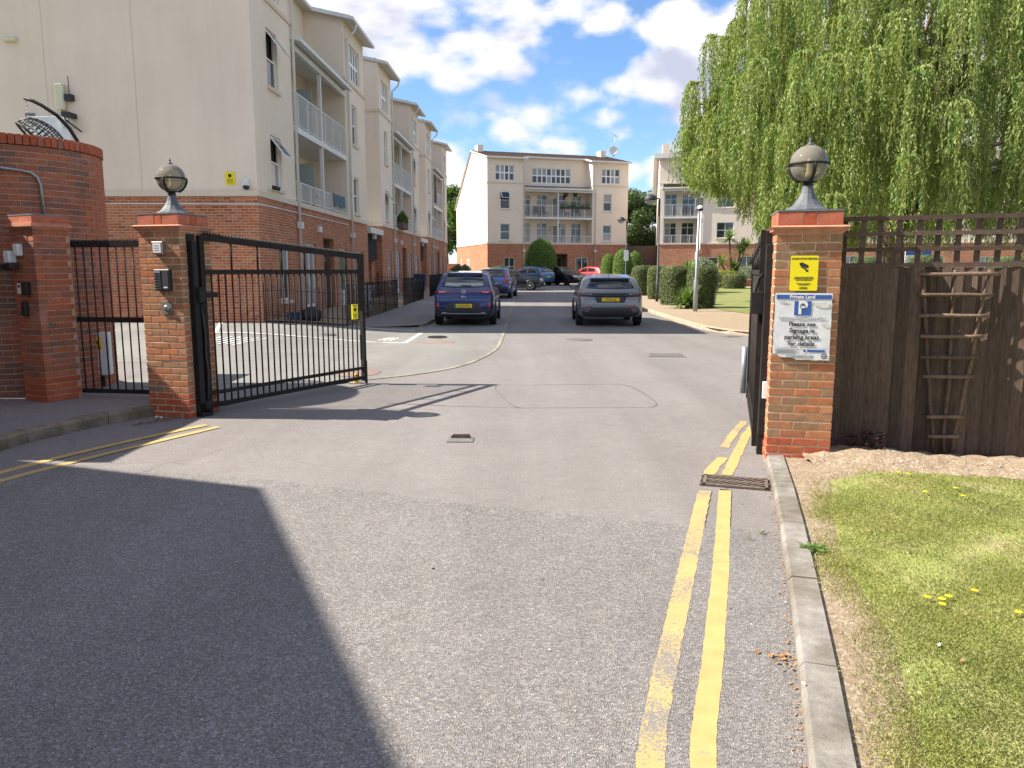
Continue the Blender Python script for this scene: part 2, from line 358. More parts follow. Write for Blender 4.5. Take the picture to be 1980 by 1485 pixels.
def wood(name, a, bcol, sc=(3, 3, .5)):
    m, N, L, b = nodes(name); setp(b, None, .92, 0, .15); p = objco(N)
    oi = N.new('ShaderNodeObjectInfo')
    add = N.new('ShaderNodeVectorMath'); add.operation = 'ADD'; L.new(p, add.inputs[0])
    cmb = N.new('ShaderNodeCombineXYZ'); ml = N.new('ShaderNodeMath'); ml.operation = 'MULTIPLY'; ml.inputs[1].default_value = 37; L.new(oi.outputs['Random'], ml.inputs[0])
    L.new(ml.outputs[0], cmb.inputs[0]); L.new(ml.outputs[0], cmb.inputs[2]); L.new(cmb.outputs[0], add.inputs[1])
    mp = N.new('ShaderNodeMapping'); mp.inputs['Scale'].default_value = sc; L.new(add.outputs[0], mp.inputs[0])
    f = noise(N, L, mp.outputs[0], 16, 7, .65)
    c = rampn(N, L, f, [(.3, a), (.7, bcol)])
    c = mixc(N, L, 1, c, rampn(N, L, oi.outputs['Random'], [(0, (.62, .6, .58)), (1, (1.3, 1.27, 1.24))]), 'MULTIPLY')
    L.new(c, b.inputs['Base Color']); bump(N, L, b, f, .5, .004); return m
M['fence_wood'] = wood('dark_stained_board', (.068, .050, .042), (.158, .117, .095), (5, 5, .45))
M['trellis_wood'] = wood('stained_lath', (.08, .056, .048), (.14, .102, .088), (2, 2, 2))
M['ladder_wood'] = wood('weathered_stick', (.10, .072, .056), (.21, .152, .118), (2, 2, 2))
M['bark'] = plain('willow_bark', (.12, .085, .055), .95, var=.4, vs=9, bmp=1.0, bs=18)
def leafm(name, cols, transl=.35, rough=.55):
    m, N, L, b = nodes(name); g = N.new('ShaderNodeNewGeometry')
    c = rampn(N, L, g.outputs['Random Per Island'], [(k / (len(cols) - 1), cc) for k, cc in enumerate(cols)])
    c = mixc(N, L, 1, c, rampn(N, L, noise(N, L, g.outputs['Position'], 1.3, 3), [(.3, (.75, .8, .7)), (.7, (1.15, 1.12, 1.0))]), 'MULTIPLY')
    L.new(c, b.inputs['Base Color']); setp(b, None, rough, 0, .35)
    tr = N.new('ShaderNodeBsdfTranslucent'); L.new(mixc(N, L, 1, c, (1.15, 1.25, .6), 'MULTIPLY'), tr.inputs[0])
    mx = N.new('ShaderNodeMixShader'); mx.inputs[0].default_value = transl; L.new(b.outputs[0], mx.inputs[1]); L.new(tr.outputs[0], mx.inputs[2])
    L.new(mx.outputs[0], N['Material Output'].inputs[0]); return m
M['willow'] = leafm('willow_leaf', [(.12, .195, .055), (.225, .305, .085), (.32, .39, .13), (.185, .265, .08), (.44, .48, .24)], .4)
M['willow_twig'] = plain('willow_twig', (.40, .33, .08), .8, var=.2)
M['leaf_topiary'] = leafm('topiary_leaf', [(.085, .17, .02), (.14, .24, .035), (.20, .30, .05)], .25)
M['leaf_hedge'] = leafm('hedge_leaf', [(.065, .10, .032), (.115, .15, .05), (.19, .225, .085), (.14, .15, .07)], .25)
M['leaf_gold'] = leafm('gold_hedge_leaf', [(.25, .27, .02), (.36, .35, .03), (.16, .22, .03)], .3)
M['leaf_tree'] = leafm('tree_leaf', [(.045, .085, .03), (.08, .13, .045), (.13, .175, .075)], .3)
M['leaf_bright'] = leafm('bright_tree_leaf', [(.05, .12, .02), (.10, .19, .03), (.16, .25, .05)], .35)
M['leaf_sword'] = leafm('sword_leaf', [(.08, .15, .04), (.17, .25, .08), (.26, .32, .14)], .3)
M['leaf_grey'] = leafm('grey_green_leaf', [(.13, .17, .11), (.2, .24, .17), (.26, .28, .2)], .3)
M['leaf_purple'] = leafm('purple_leaf', [(.04, .018, .022), (.08, .03, .035), (.10, .05, .04)], .2)
M['leaf_core'] = plain('painted_core_shade', (.03, .04, .018), .95, var=.3)  # near black for the inside of bushes, shade painted in
M['grass_blade'] = leafm('grass_blade', [(.235, .28, .075), (.30, .33, .10), (.37, .38, .145), (.46, .42, .235), (.265, .31, .075)], .35)
M['weed_leaf'] = leafm('weed_leaf', [(.08, .16, .03), (.12, .2, .05)], .3)
M['dandelion'] = plain('dandelion_yellow', (.85, .62, .0), .6, var=.1)
M['dry_leaf'] = plain('dry_leaf', (.30, .16, .07), .85, var=.4, vs=30)
M['paper'] = plain('pale_litter', (.6, .58, .54), .85, var=.2, vs=30)
def soil(name, a, bcol, chips=(.55, .47, .36)):
    m, N, L, b = nodes(name); setp(b, None, .95, 0, .15); p = geopos(N)
    c = rampn(N, L, noise(N, L, p, 11, 8, .7), [(.3, a), (.7, bcol)])
    v = N.new('ShaderNodeTexVoronoi'); v.inputs['Scale'].default_value = 60; L.new(p, v.inputs['Vector'])
    sc = N.new('ShaderNodeSeparateColor'); L.new(v.outputs['Color'], sc.inputs[0])
    c = mixc(N, L, rampn(N, L, sc.outputs[0], [(.78, (0, 0, 0)), (.84, (.55,) * 3)]), c, chips)
    L.new(c, b.inputs['Base Color']); bump(N, L, b, noise(N, L, p, 45, 6, .7), .9, .02); return m
M['soil'] = soil('dry_soil', (.225, .165, .11), (.37, .29, .205), (.50, .43, .33)); M['soil_dark'] = soil('bed_soil', (.12, .085, .055), (.22, .16, .11))
def lawn(name, a, bcol, dry):
    m, N, L, b = nodes(name); setp(b, None, .95, 0, .15); p = geopos(N)
    c = rampn(N, L, noise(N, L, p, 30, 6, .7), [(.3, a), (.7, bcol)])
    c = mixc(N, L, rampn(N, L, noise(N, L, p, 2.2, 6, .65), [(.46, (0, 0, 0)), (.68, (.75,) * 3)]), c, dry)
    L.new(c, b.inputs['Base Color']); bump(N, L, b, noise(N, L, p, 70, 5), .8, .02); return m
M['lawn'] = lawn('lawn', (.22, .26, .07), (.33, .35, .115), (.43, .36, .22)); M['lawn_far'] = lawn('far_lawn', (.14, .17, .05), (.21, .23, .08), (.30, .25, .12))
M['ground'] = lawn('rough_ground', (.09, .11, .04), (.16, .17, .07), (.22, .18, .1))
def roadpaint(name, col, under, wear, fine=26):
    m, N, L, b = nodes(name); setp(b, None, .8, 0, .3); p = geopos(N)
    a = noise(N, L, p, fine, 6, .72); bb = noise(N, L, p, 2.4, 3, .5)
    ad = N.new('ShaderNodeMath'); ad.operation = 'MULTIPLY_ADD'; L.new(bb, ad.inputs[0]); ad.inputs[1].default_value = .55; L.new(a, ad.inputs[2])
    k = rampn(N, L, ad.outputs[0], [(wear - .03, (1, 1, 1)), (wear + .03, (0, 0, 0))])
    pc = rampn(N, L, noise(N, L, p, 8, 6, .65), [(.3, tuple(x * .8 for x in col)), (.7, col)])
    c = mixc(N, L, k, pc, under); L.new(c, b.inputs['Base Color']); bump(N, L, b, a, .4, .004); return m
M['yellow_worn'] = roadpaint('worn_yellow_line', (.48, .35, .145), (.19, .18, .17), .715, 95)
M['yellow_line'] = roadpaint('yellow_line', (.48, .345, .135), (.22, .21, .20), .58, 60)
M['white_line'] = roadpaint('white_line', (.72, .72, .70), (.19, .19, .18), .66, 20)
M['loop_seal'] = plain('bitumen_seal', (.10, .095, .09), .7, var=.3)
M['damp'] = plain('damp_tar', (.015, .015, .015), .8, 0, .2, var=.4, vs=4)
M['pink_patch'] = asphalt('pink_patch_asphalt', (.19, .135, .12), (.27, .20, .175), 150, .3, .004)
M['iron'] = plain('cast_iron', (.17, .13, .105), .7, .3, var=.3, vs=20, bmp=.3)
M['iron_pale'] = plain('worn_iron_cover', (.17, .158, .148), .75, .2, var=.2, vs=20, bmp=.3)
def globe():
    m, N, L, b = nodes('smoked_globe'); setp(b, (.60, .55, .42), .03, 0, .8)
    tr = N.new('ShaderNodeBsdfTransparent'); tr.inputs[0].default_value = (.80, .75, .62, 1)
    gl = N.new('ShaderNodeBsdfGlossy'); gl.inputs[1].default_value = .03
    df = N.new('ShaderNodeBsdfDiffuse'); df.inputs[0].default_value = (.36, .33, .27, 1)
    fr = N.new('ShaderNodeLayerWeight'); fr.inputs[0].default_value = .28
    m1 = N.new('ShaderNodeMixShader'); m1.inputs[0].default_value = .50; L.new(tr.outputs[0], m1.inputs[1]); L.new(df.outputs[0], m1.inputs[2])
    m2 = N.new('ShaderNodeMixShader'); L.new(fr.outputs['Fresnel'], m2.inputs[0]); L.new(m1.outputs[0], m2.inputs[1]); L.new(gl.outputs[0], m2.inputs[2])
    L.new(m2.outputs[0], N['Material Output'].inputs[0]); return m
M['globe'] = globe()
def jit(s): return random.uniform(-s, s)
# ------------------------------------------------------------------ the ground
def catmull(pts, n=6):
    P = [Vector((*p, 0)) if len(p) == 2 else Vector(p) for p in pts]; out = []
    for i in range(len(P) - 1):
        p0 = P[max(i - 1, 0)]; p1 = P[i]; p2 = P[i + 1]; p3 = P[min(i + 2, len(P) - 1)]
        for k in range(n):
            t = k / n
            out.append(.5 * ((2 * p1) + (p2 - p0) * t + (2 * p0 - 5 * p1 + 4 * p2 - p3) * t * t + (3 * p1 - p0 - 3 * p2 + p3) * t ** 3))
    out.append(P[-1]); return out
def sheet(name, poly, dz, mat, step=1.5, kind='structure', zf=None):
    """a flat-lying surface draped on the ground, dz above it"""
    b = bmesh.new(); vs = [b.verts.new((x, y, 0)) for x, y in poly]; b.faces.new(vs)
    xs = [p[0] for p in poly]; ys = [p[1] for p in poly]
    x = max(min(xs), -9) + step * .37
    while x < min(max(xs), 0):
        bmesh.ops.bisect_plane(b, geom=b.verts[:] + b.edges[:] + b.faces[:], plane_co=(x, 0, 0), plane_no=(1, 0, 0)); x += step * .6
    y = max(min(ys), 12) + step * .41
    while y < min(max(ys), 92):
        bmesh.ops.bisect_plane(b, geom=b.verts[:] + b.edges[:] + b.faces[:], plane_co=(0, y, 0), plane_no=(0, 1, 0)); y += step if y < 24 else step * 3
    for v in b.verts: v.co.z = (zf or gz)(v.co.x, v.co.y) + dz
    bmesh.ops.triangulate(b, faces=b.faces[:]); bmesh.ops.recalc_face_normals(b, faces=b.faces[:])
    if b.faces and sum(f.normal.z for f in b.faces) < 0: bmesh.ops.reverse_faces(b, faces=b.faces[:])
    me = bpy.data.meshes.new(name); b.to_mesh(me); b.free(); me.materials.append(mat)
    return tag(link(name, me), kind=kind)
def strip_mesh(name, path, w, dz, mat, ragged=0.0, n=6, seg=None):
    P = catmull(path, n) if n else [Vector((*p, 0)) for p in path]
    if seg:
        Q = [P[0]]
        for a, b in zip(P, P[1:]):
            k = max(1, int((b - a).length / seg)); Q += [a.lerp(b, (j + 1) / k) for j in range(k)]
        P = Q
    vs = []; fs = []
    for i, p in enumerate(P):
        d = (P[min(i + 1, len(P) - 1)] - P[max(i - 1, 0)]).normalized(); s = Vector((d.y, -d.x, 0))
        for sg in (-1, 1):
            q = p + s * sg * (w / 2 + jit(ragged)); vs.append((q.x, q.y, gz(q.x, q.y) + dz))
    fs = [(2 * i, 2 * i + 1, 2 * i + 3, 2 * i + 2) for i in range(len(P) - 1)]
    me = bpy.data.meshes.new(name); me.from_pydata(vs, [], fs); me.materials.append(mat); me.update()
    return me
def strip(name, path, w, dz, mat, ragged=0.0, n=6, seg=None):
    return tag(link(name, strip_mesh(name, path, w, dz, mat, ragged, n, seg)), kind='structure')

# one sheet to the horizon
def big_ground():
    xs = [-400, -150, -60, -25] + [-14 + 1.2 * k for k in range(13)] + [2, 6, 20, 60, 150, 400]
    ys = [-300, -60, -15] + [-5 + 2.5 * k for k in range(41)] + [110, 150, 250, 500]
    vs = np.array([(x, y, gz(x, y) - .045) for y in ys for x in xs]); nx = len(xs)
    fs = np.array([(j * nx + i, j * nx + i + 1, (j + 1) * nx + i + 1, (j + 1) * nx + i) for j in range(len(ys) - 1) for i in range(nx - 1)])
    tag(link('ground', np_mesh('ground', vs, fs, M['ground'])), kind='structure')
big_ground()
BND = [(p.x + jit(.012), p.y + jit(.022)) for p in catmull([(-9, 7.9), (-5.2, 7.0), (-3.3, 6.42), (-2.17, 6.15), (-1.16, 5.78), (.04, 5.32), (.91, 5.04), (1.75, 4.83), (2.1, 4.8)], 16)]
sheet('inner_road', [(-9, -8), (30, -8), (30, 62), (22, 86), (-9, 86)], 0, M['asphalt_smooth'])
sheet('street', [(-9, -8), (2.3, -8)] + BND[::-1], .005, M['asphalt_coarse'])
EDGE = [(-4.0, 9.3), (-3.65, 9.62), (-3.14, 10.72), (-2.32, 11.8), (-1.46, 12.64), (-.84, 13.83), (-.43, 15.85), (-.29, 17.76), (-.22, 21.56), (-.10, 28.48), (.08, 37.44), (.46, 52.58), (.9, 62)]
edge_s = [(p.x, p.y) for p in catmull(EDGE, 5)]
sheet('parking_yard', [(-6.0, 9.3)] + edge_s + [(.6, 66), (-5.4, 66), (-6.7, 23.2), (-12.5, 23.2), (-12.5, 14), (-6.0, 14)], .006, M['asphalt_yard'])
strip('flush_edging', EDGE, .075, .010, M['edging'], .004, 6)

# pavement and kerbs at the left of the gate
LK = [(-5.1, 3.5), (-4.95, 5.6), (-4.84, 7.16), (-4.75, 7.74), (-4.52, 8.35), (-4.21, 8.93), (-3.93, 9.22)]
lk = [(p.x, p.y) for p in catmull(LK, 5)]
sheet('pavement', [(x - .1, y) for x, y in lk] + [(-4.15, 9.75), (-5.9, 11.2), (-7.05, 11.2), (-7.05, 3.5)], .118, M['asphalt_path'])
def kerb_run(label, path, w, h, length, mat, into=1, group='kerb stones', z0=-.04, zf=gz, joint=.008, bev=.012):
    """a row of kerb stones laid along a path; into=+1 puts the stone left of the path direction"""
    root = thing('kerb', label, 'kerb', (0, 0, 0)); P = catmull(path, 8)
    # resample by length
    S = [0]
    for a, b in zip(P, P[1:]): S.append(S[-1] + (b - a).length)
    def at(s):
        for i in range(len(P) - 1):
            if S[i + 1] >= s: return P[i].lerp(P[i + 1], (s - S[i]) / max(1e-6, S[i + 1] - S[i]))
        return P[-1]
    n = max(1, round(S[-1] / length)); L_ = S[-1] / n
    for k in range(n):
        a = at(k * L_ + joint / 2); b = at((k + 1) * L_ - joint / 2); d = (b - a).normalized(); side = Vector((-d.y, d.x, 0)) * into
        dz = jit(.003); za = zf(a.x, a.y) + dz; zb = zf(b.x, b.y) + dz
        q = [a, b, b + side * w, a + side * w]; zz = [za, zb, zb, za]
        ch = .018; top = [a + side * ch, b + side * ch, b + side * w, a + side * w]
        vs = [(p.x, p.y, z + z0) for p, z in zip(q, zz)] + [(p.x, p.y, z + h - .025) for p, z in zip(q[:2], zz)] + [(p.x, p.y, z + h) for p, z in zip(top, zz)]
        fs = [(0, 1, 5, 4), (4, 5, 7, 6), (6, 7, 8, 9), (3, 2, 1, 0), (2, 3, 9, 8), (0, 4, 6, 9, 3), (1, 2, 8, 7, 5)]
        mb = MB(); mb.add(vs, fs); mb.build('kerb_stone', mat, root)
    return root
kerb_run('row of dirty concrete kerb stones along the left pavement before the gate', LK, .13, .125, .92, M['kerb_dirty'], 1)
RK = [(.05, -.6), (.62, 1.2), (1.02, 2.43), (1.37, 3.56), (1.89, 5.32), (2.26, 6.68)]
kerb_run('long row of grey kerb stones beside the sunny lawn', RK, .145, .075, .92, M['kerb'], -1)
# kerb and pavement beside the left houses
PK = [(-2.68, 23.0), (-2.62, 23.4), (-2.55, 25), (-2.4, 30), (-2.1, 42), (-1.6, 56), (-1.3, 66)]
pk = [(p.x, p.y) for p in catmull(PK, 4)]
sheet('house_pavement', pk + [(-3.6, 66), (-4.05, 50), (-4.45, 30), (-4.6, 21.8), (-4.3, 21.7)], .010, M['asphalt_path'], zf=lambda x, y: gz(x, y) + .075 * ss((y - 21.6) / 1.8))
kerb_run('pale kerb of the pavement in front of the left houses', PK, .13, .10, 1.4, M['edging'], 1)
sheet('front_garden', [(-6.8, 21.2), (-4.65, 21.6), (-4.5, 30), (-4.1, 50), (-3.7, 66), (-5.4, 66)], .05, M['soil'])
# island at the right
IK = [(40, 17.3), (14, 17.6), (9, 18.3), (7.2, 19.0), (6.22, 19.86), (5.51, 21.56), (5.41, 25.98), (5.38, 31.5), (5.7, 37), (6.6, 43), (8.4, 50), (11.5, 56), (16, 58.5), (24, 59.5)]
ik = [(p.x, p.y) for p in catmull(IK, 5)]
sheet('soil_border', ik + [(44, 59.5), (44, 17.3)], .10, M['soil'])
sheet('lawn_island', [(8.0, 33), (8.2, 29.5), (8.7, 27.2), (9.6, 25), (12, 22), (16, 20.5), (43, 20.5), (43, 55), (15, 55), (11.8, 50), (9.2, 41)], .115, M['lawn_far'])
kerb_run('curving pale kerb round the hedged island', IK[1:], .13, .115, 1.5, M['paving'], -1)
# near soil and lawn at the right of the kerb
def lz(x, y): return .0
near = [(.2, -.6), (.76, 1.2), (1.15, 2.43), (1.5, 3.56), (2.02, 5.32), (2.38, 6.68), (2.6, 7.2), (5.2, 7.2), (7.4, 5.4), (7.4, -1.2)]
sheet('soil_strip', near, .055, M['soil'])
LAWN = [(.60, -.6), (1.06, 1.2), (1.37, 2.3), (1.72, 3.3), (1.88, 4.2), (2.2, 5.1), (2.5, 5.85), (3.0, 6.12), (4.0, 5.98), (5.0, 5.55), (7.3, 4.6), (7.3, -1.1)]
sheet('lawn', LAWN, .066, M['lawn'])
def soil_mound():
    """lumpy bank of dry soil heaped along the foot of the fence"""
    n, m = 70, 14; vs = []
    for i in range(n):
        t = i / (n - 1); cx = 2.55 + 3.6 * t; cy = 6.80 - .34 * (cx - 2.9)
        for j in range(m):
            s = j / (m - 1); y = cy - .62 + s * 1.0
            h = .10 * math.sin(PI * min(1, s * 1.15)) ** 1.2 * (.55 + .45 * math.sin(3.1 * cx + 1) * math.sin(1.7 * cx)) + .02 * math.sin(cx * 23 + y * 9) * math.sin(y * 31)
            edge = .012 if j in (0, m - 1) else 0
            vs.append((cx, y, .045 + max(0, h * (0 if j in (0, m - 1) else 1)) + .014 * (j not in (0, m - 1)) + random.uniform(0, .012) * (j not in (0, m - 1))))
    fs = [(i * m + j, (i + 1) * m + j, (i + 1) * m + j + 1, i * m + j + 1) for i in range(n - 1) for j in range(m - 1)]
    tag(link('soil_bank', np_mesh('soil_bank', np.array(vs), np.array(fs), M['soil'], True)), kind='structure')
soil_mound()

# painted lines
Y1 = [(.0, .3), (.3, 1.6), (.50, 2.53), (.68, 3.16), (1.03, 4.29), (1.45, 5.64), (1.50, 5.80)]
Y2 = [(.15, .2), (.47, 1.5), (.67, 2.47), (.88, 3.16), (1.22, 4.29), (1.61, 5.64), (1.66, 5.80)]
strip('yellow_line', Y1, .098, .0064, M['yellow_worn'], .004, 6, .035); strip('yellow_line', Y2, .092, .0064, M['yellow_line'], .003, 6, .05)
strip('yellow_line', [(1.64, 6.25), (1.79, 6.58), (1.93, 6.85)], .095, .0035, M['yellow_line'], .008, 6, .05)
strip('yellow_line', [(2.05, 7.25), (2.3, 7.85), (2.63, 8.55)], .085, .0035, M['yellow_worn'], .01, 6, .05)
strip('yellow_line', [(1.79, 6.25), (1.93, 6.58), (2.2, 7.25), (2.45, 7.86), (2.66, 8.3)], .09, .0035, M['yellow_line'], .008, 6, .05)
strip('yellow_line', [(-4.62, 4.6), (-4.45, 5.6), (-4.3, 6.37), (-3.95, 7.27), (-3.55, 8.05), (-3.37, 8.33)], .10, .0075, M['yellow_line'], .004, 6, .06)
strip('yellow_line', [(-4.42, 4.4), (-4.27, 5.4), (-4.13, 6.11), (-3.79, 6.96), (-3.47, 7.66), (-3.2, 8.22)], .09, .0075, M['yellow_line'], .004, 6, .06)
for pth in ([(-9.2, 21.3), (-4.57, 21.6), (-2.7, 21.5)], [(-8.2, 17.95), (-4.5, 18.0), (-2.5, 17.9)], [(-2.5, 17.9), (-2.45, 20.7)], [(-6.9, 17.9), (-8.0, 21.2)],
            [(-.45, 26.6), (-2.3, 26.5)], [(-.42, 25.2), (-1.2, 25.2)], [(-.3, 31.5), (-2.2, 31.4)], [(-.05, 36.8), (-2.0, 36.7)]):
    strip('parking_line', pth, .10, .012, M['white_line'], .004, 4, .3)
for k in range(7):     # painted bay lettering, too worn to read
    strip('bay_lettering', [(-5.9 - .16 * k, 16.2), (-5.5 - .2 * k, 17.3)], .06, .012, M['white_line'], .01, 1, .3)
for k in range(3):
    strip('bay_number', [(-2.95 - .13 * k, 18.4), (-2.85 - .1 * k, 19.2)], .06, .012, M['white_line'], .015, 1, .2)
for pth in ([(-.17, 11.3), (1.59, 11.42)], [(1.59, 11.42), (1.78, 11.0), (1.86, 9.8), (1.74, 9.45)], [(1.74, 9.45), (.1, 9.41)], [(.1, 9.41), (-.02, 9.7), (-.25, 11.0), (-.17, 11.3)], [(-1.6, 9.75), (-.8, 9.55), (.1, 9.42)]):
    strip('loop_seal', pth, .011, .004, M['loop_seal'], .003, 4, .12)
def blob(name, c, rx, ry, dz, mat, n=26, rag=.14):
    pts = [(c[0] + rx * (1 + jit(rag)) * math.cos(2 * PI * k / n), c[1] + ry * (1 + jit(rag)) * math.sin(2 * PI * k / n)) for k in range(n)]
    return sheet(name, pts, dz, mat, 4)
BND2 = 0
blob('damp_patch', (-1.89, 19.5), .26, .42, .012, M['damp'])
blob('patched_asphalt', (-1.85, 18.2), .5, .35, .010, M['pink_patch']); blob('patched_asphalt', (-2.6, 12.7), .42, .5, .012, M['pink_patch'])


# ironwork in the road
def cover(label, loc, w, d, rz=0, round_=False):
    t = thing('manhole_cover', label, 'manhole cover', (loc[0], loc[1], gz(*loc) + .004), rz)
    mb = MB()
    if round_: mb.lathe([(0, .006), (w / 2, .006), (w / 2 + .04, .004), (w / 2 + .04, -.01)], 28)
    else: mb.bb(-w / 2 - .04, w / 2 + .04, -d / 2 - .04, d / 2 + .04, -.02, .003)
    mb.build('frame', M['iron_pale'], t)
    mb = MB(); n = 9
    for i in range(n):
        for j in range(n):
            x = -w / 2 + w * (i + .5) / n; y = -d / 2 + d * (j + .5) / n
            if round_ and (x / (w / 2)) ** 2 + (y / (d / 2)) ** 2 > .9: continue
            mb.bb(x - w / n * .36, x + w / n * .36, y - d / n * .36, y + d / n * .36, .002, .0095)
    mb.build('lid', M['iron_pale'], t)
cover('worn iron manhole cover in the road behind the grey car', (1.62, 18.8), .62, .62, .1, True)
cover('iron manhole cover in the road nearest the right gate leaf', (3.09, 15.36), .66, .60, -.1)
cover('small round iron cover among the parking lines', (-4.6, 18.9), .45, .45, 0, True)
def gully():
    t = thing('drain_grate', 'rusty iron drain grate between the broken yellow lines', 'drain', (1.80, 6.02, .012), -.30)
    MB().bb(-.27, .27, -.17, .17, -.05, -.008).build('pit', M['dark_opening'], t)
    mb = MB()
    for a in ((-.25, .25, -.155, -.125), (-.25, .25, .125, .155), (-.25, -.225, -.155, .155), (.225, .25, -.155, .155)): mb.bb(*a, -.03, .004)
    mb.bb(-.25, .25, -.012, .012, -.03, .0035)
    mb.build('frame', M['iron'], t)
    me = MB().box((0, 0, 0), (.016, .16, .03), Matrix.Rotation(-.75, 3, 'Z')).mesh('bar', M['iron'])
    for r in (-.07, .07):
        for k in range(9): link('bar', me, t, None, (-.205 + .051 * k, r, -.0135))
gully()
cover('small iron gully cover by the pale kerb of the island', (5.6, 19.7), .4, .3, .4)
def ground_stop():
    t = thing('gate_stop', 'low black gate stop hoop on a plate in the road', 'gate stop', (-.52, 7.6, .004), 0)
    MB().bb(-.13, .13, -.12, .12, -.01, .005).build('plate', M['iron_pale'], t)
    mb = MB(); pts = [(-.10, .05, .0), (-.10, .05, .025), (-.075, .05, .045), (.075, .05, .045), (.10, .05, .025), (.10, .05, .0)]
    mb.add([(x, y - .008, z) for x, y, z in pts] + [(x, y + .03, z) for x, y, z in pts], [tuple(range(5, -1, -1)), tuple(range(6, 12))] + [(i, (i + 1) % 6, 6 + (i + 1) % 6, 6 + i) for i in range(6)])
    mb.build('hoop', M['iron'], t)
ground_stop()
# ------------------------------------------------------------------ apartment blocks
def wall(mb, o, d, length, z0, z1, holes=(), depth=.13, mat=0, back=True):
    """upright wall with real openings; its outside is to the right of direction d; brick uv in metres"""
    ox, oy = o; dx, dy = d; nx, ny = dy, -dx
    ss_ = sorted({0, length, *[h[0] for h in holes], *[h[1] for h in holes]}); zs = sorted({z0, z1, *[h[2] for h in holes], *[h[3] for h in holes]})
    P = lambda s, z, e=0: (ox + dx * s - nx * e, oy + dy * s - ny * e, z)
    for i in range(len(ss_) - 1):
        for j in range(len(zs) - 1):
            a, b, c, e = ss_[i], ss_[i + 1], zs[j], zs[j + 1]; m = ((a + b) / 2, (c + e) / 2)
            if any(h[0] < m[0] < h[1] and h[2] < m[1] < h[3] for h in holes): continue
            mb.add([P(a, c), P(b, c), P(b, e), P(a, e)], [(0, 1, 2, 3)], mat, [[(a + ox + oy, c), (b + ox + oy, c), (b + ox + oy, e), (a + ox + oy, e)]])
    for a, b, c, e in holes:
        for q in (([P(a, c), P(a, e), P(a, e, depth), P(a, c, depth)], [(a, c), (a, e), (a + depth, e), (a + depth, c)]),
                  ([P(b, e), P(b, c), P(b, c, depth), P(b, e, depth)], [(b, e), (b, c), (b + depth, c), (b + depth, e)]),
                  ([P(a, e), P(b, e), P(b, e, depth), P(a, e, depth)], [(a, e), (b, e), (b, e + depth), (a, e + depth)]),
                  ([P(b, c), P(a, c), P(a, c, depth), P(b, c, depth)], [(b, c), (a, c), (a, c + depth), (b, c + depth)])):
            mb.add(q[0], [(0, 1, 2, 3)], mat, [q[1]])
class Fr:
    """a wall's own frame: along, up, depth behind the outside face"""
    def __init__(s, o, d): s.o = o; s.d = d; s.n = (d[1], -d[0])
    def p(s, a, z, e=0): return (s.o[0] + s.d[0] * a - s.n[0] * e, s.o[1] + s.d[1] * a - s.n[1] * e, z)
    def box(s, mb, a0, a1, z0, z1, e0, e1, mat=0):
        p = s.p(a0, z0, e0); q = s.p(a1, z1, e1)
        mb.bb(min(p[0], q[0]), max(p[0], q[0]), min(p[1], q[1]), max(p[1], q[1]), min(z0, z1), max(z0, z1), mat)
PANEX = ['pane', 'pane', 'pane_net', 'pane', 'pane_net']
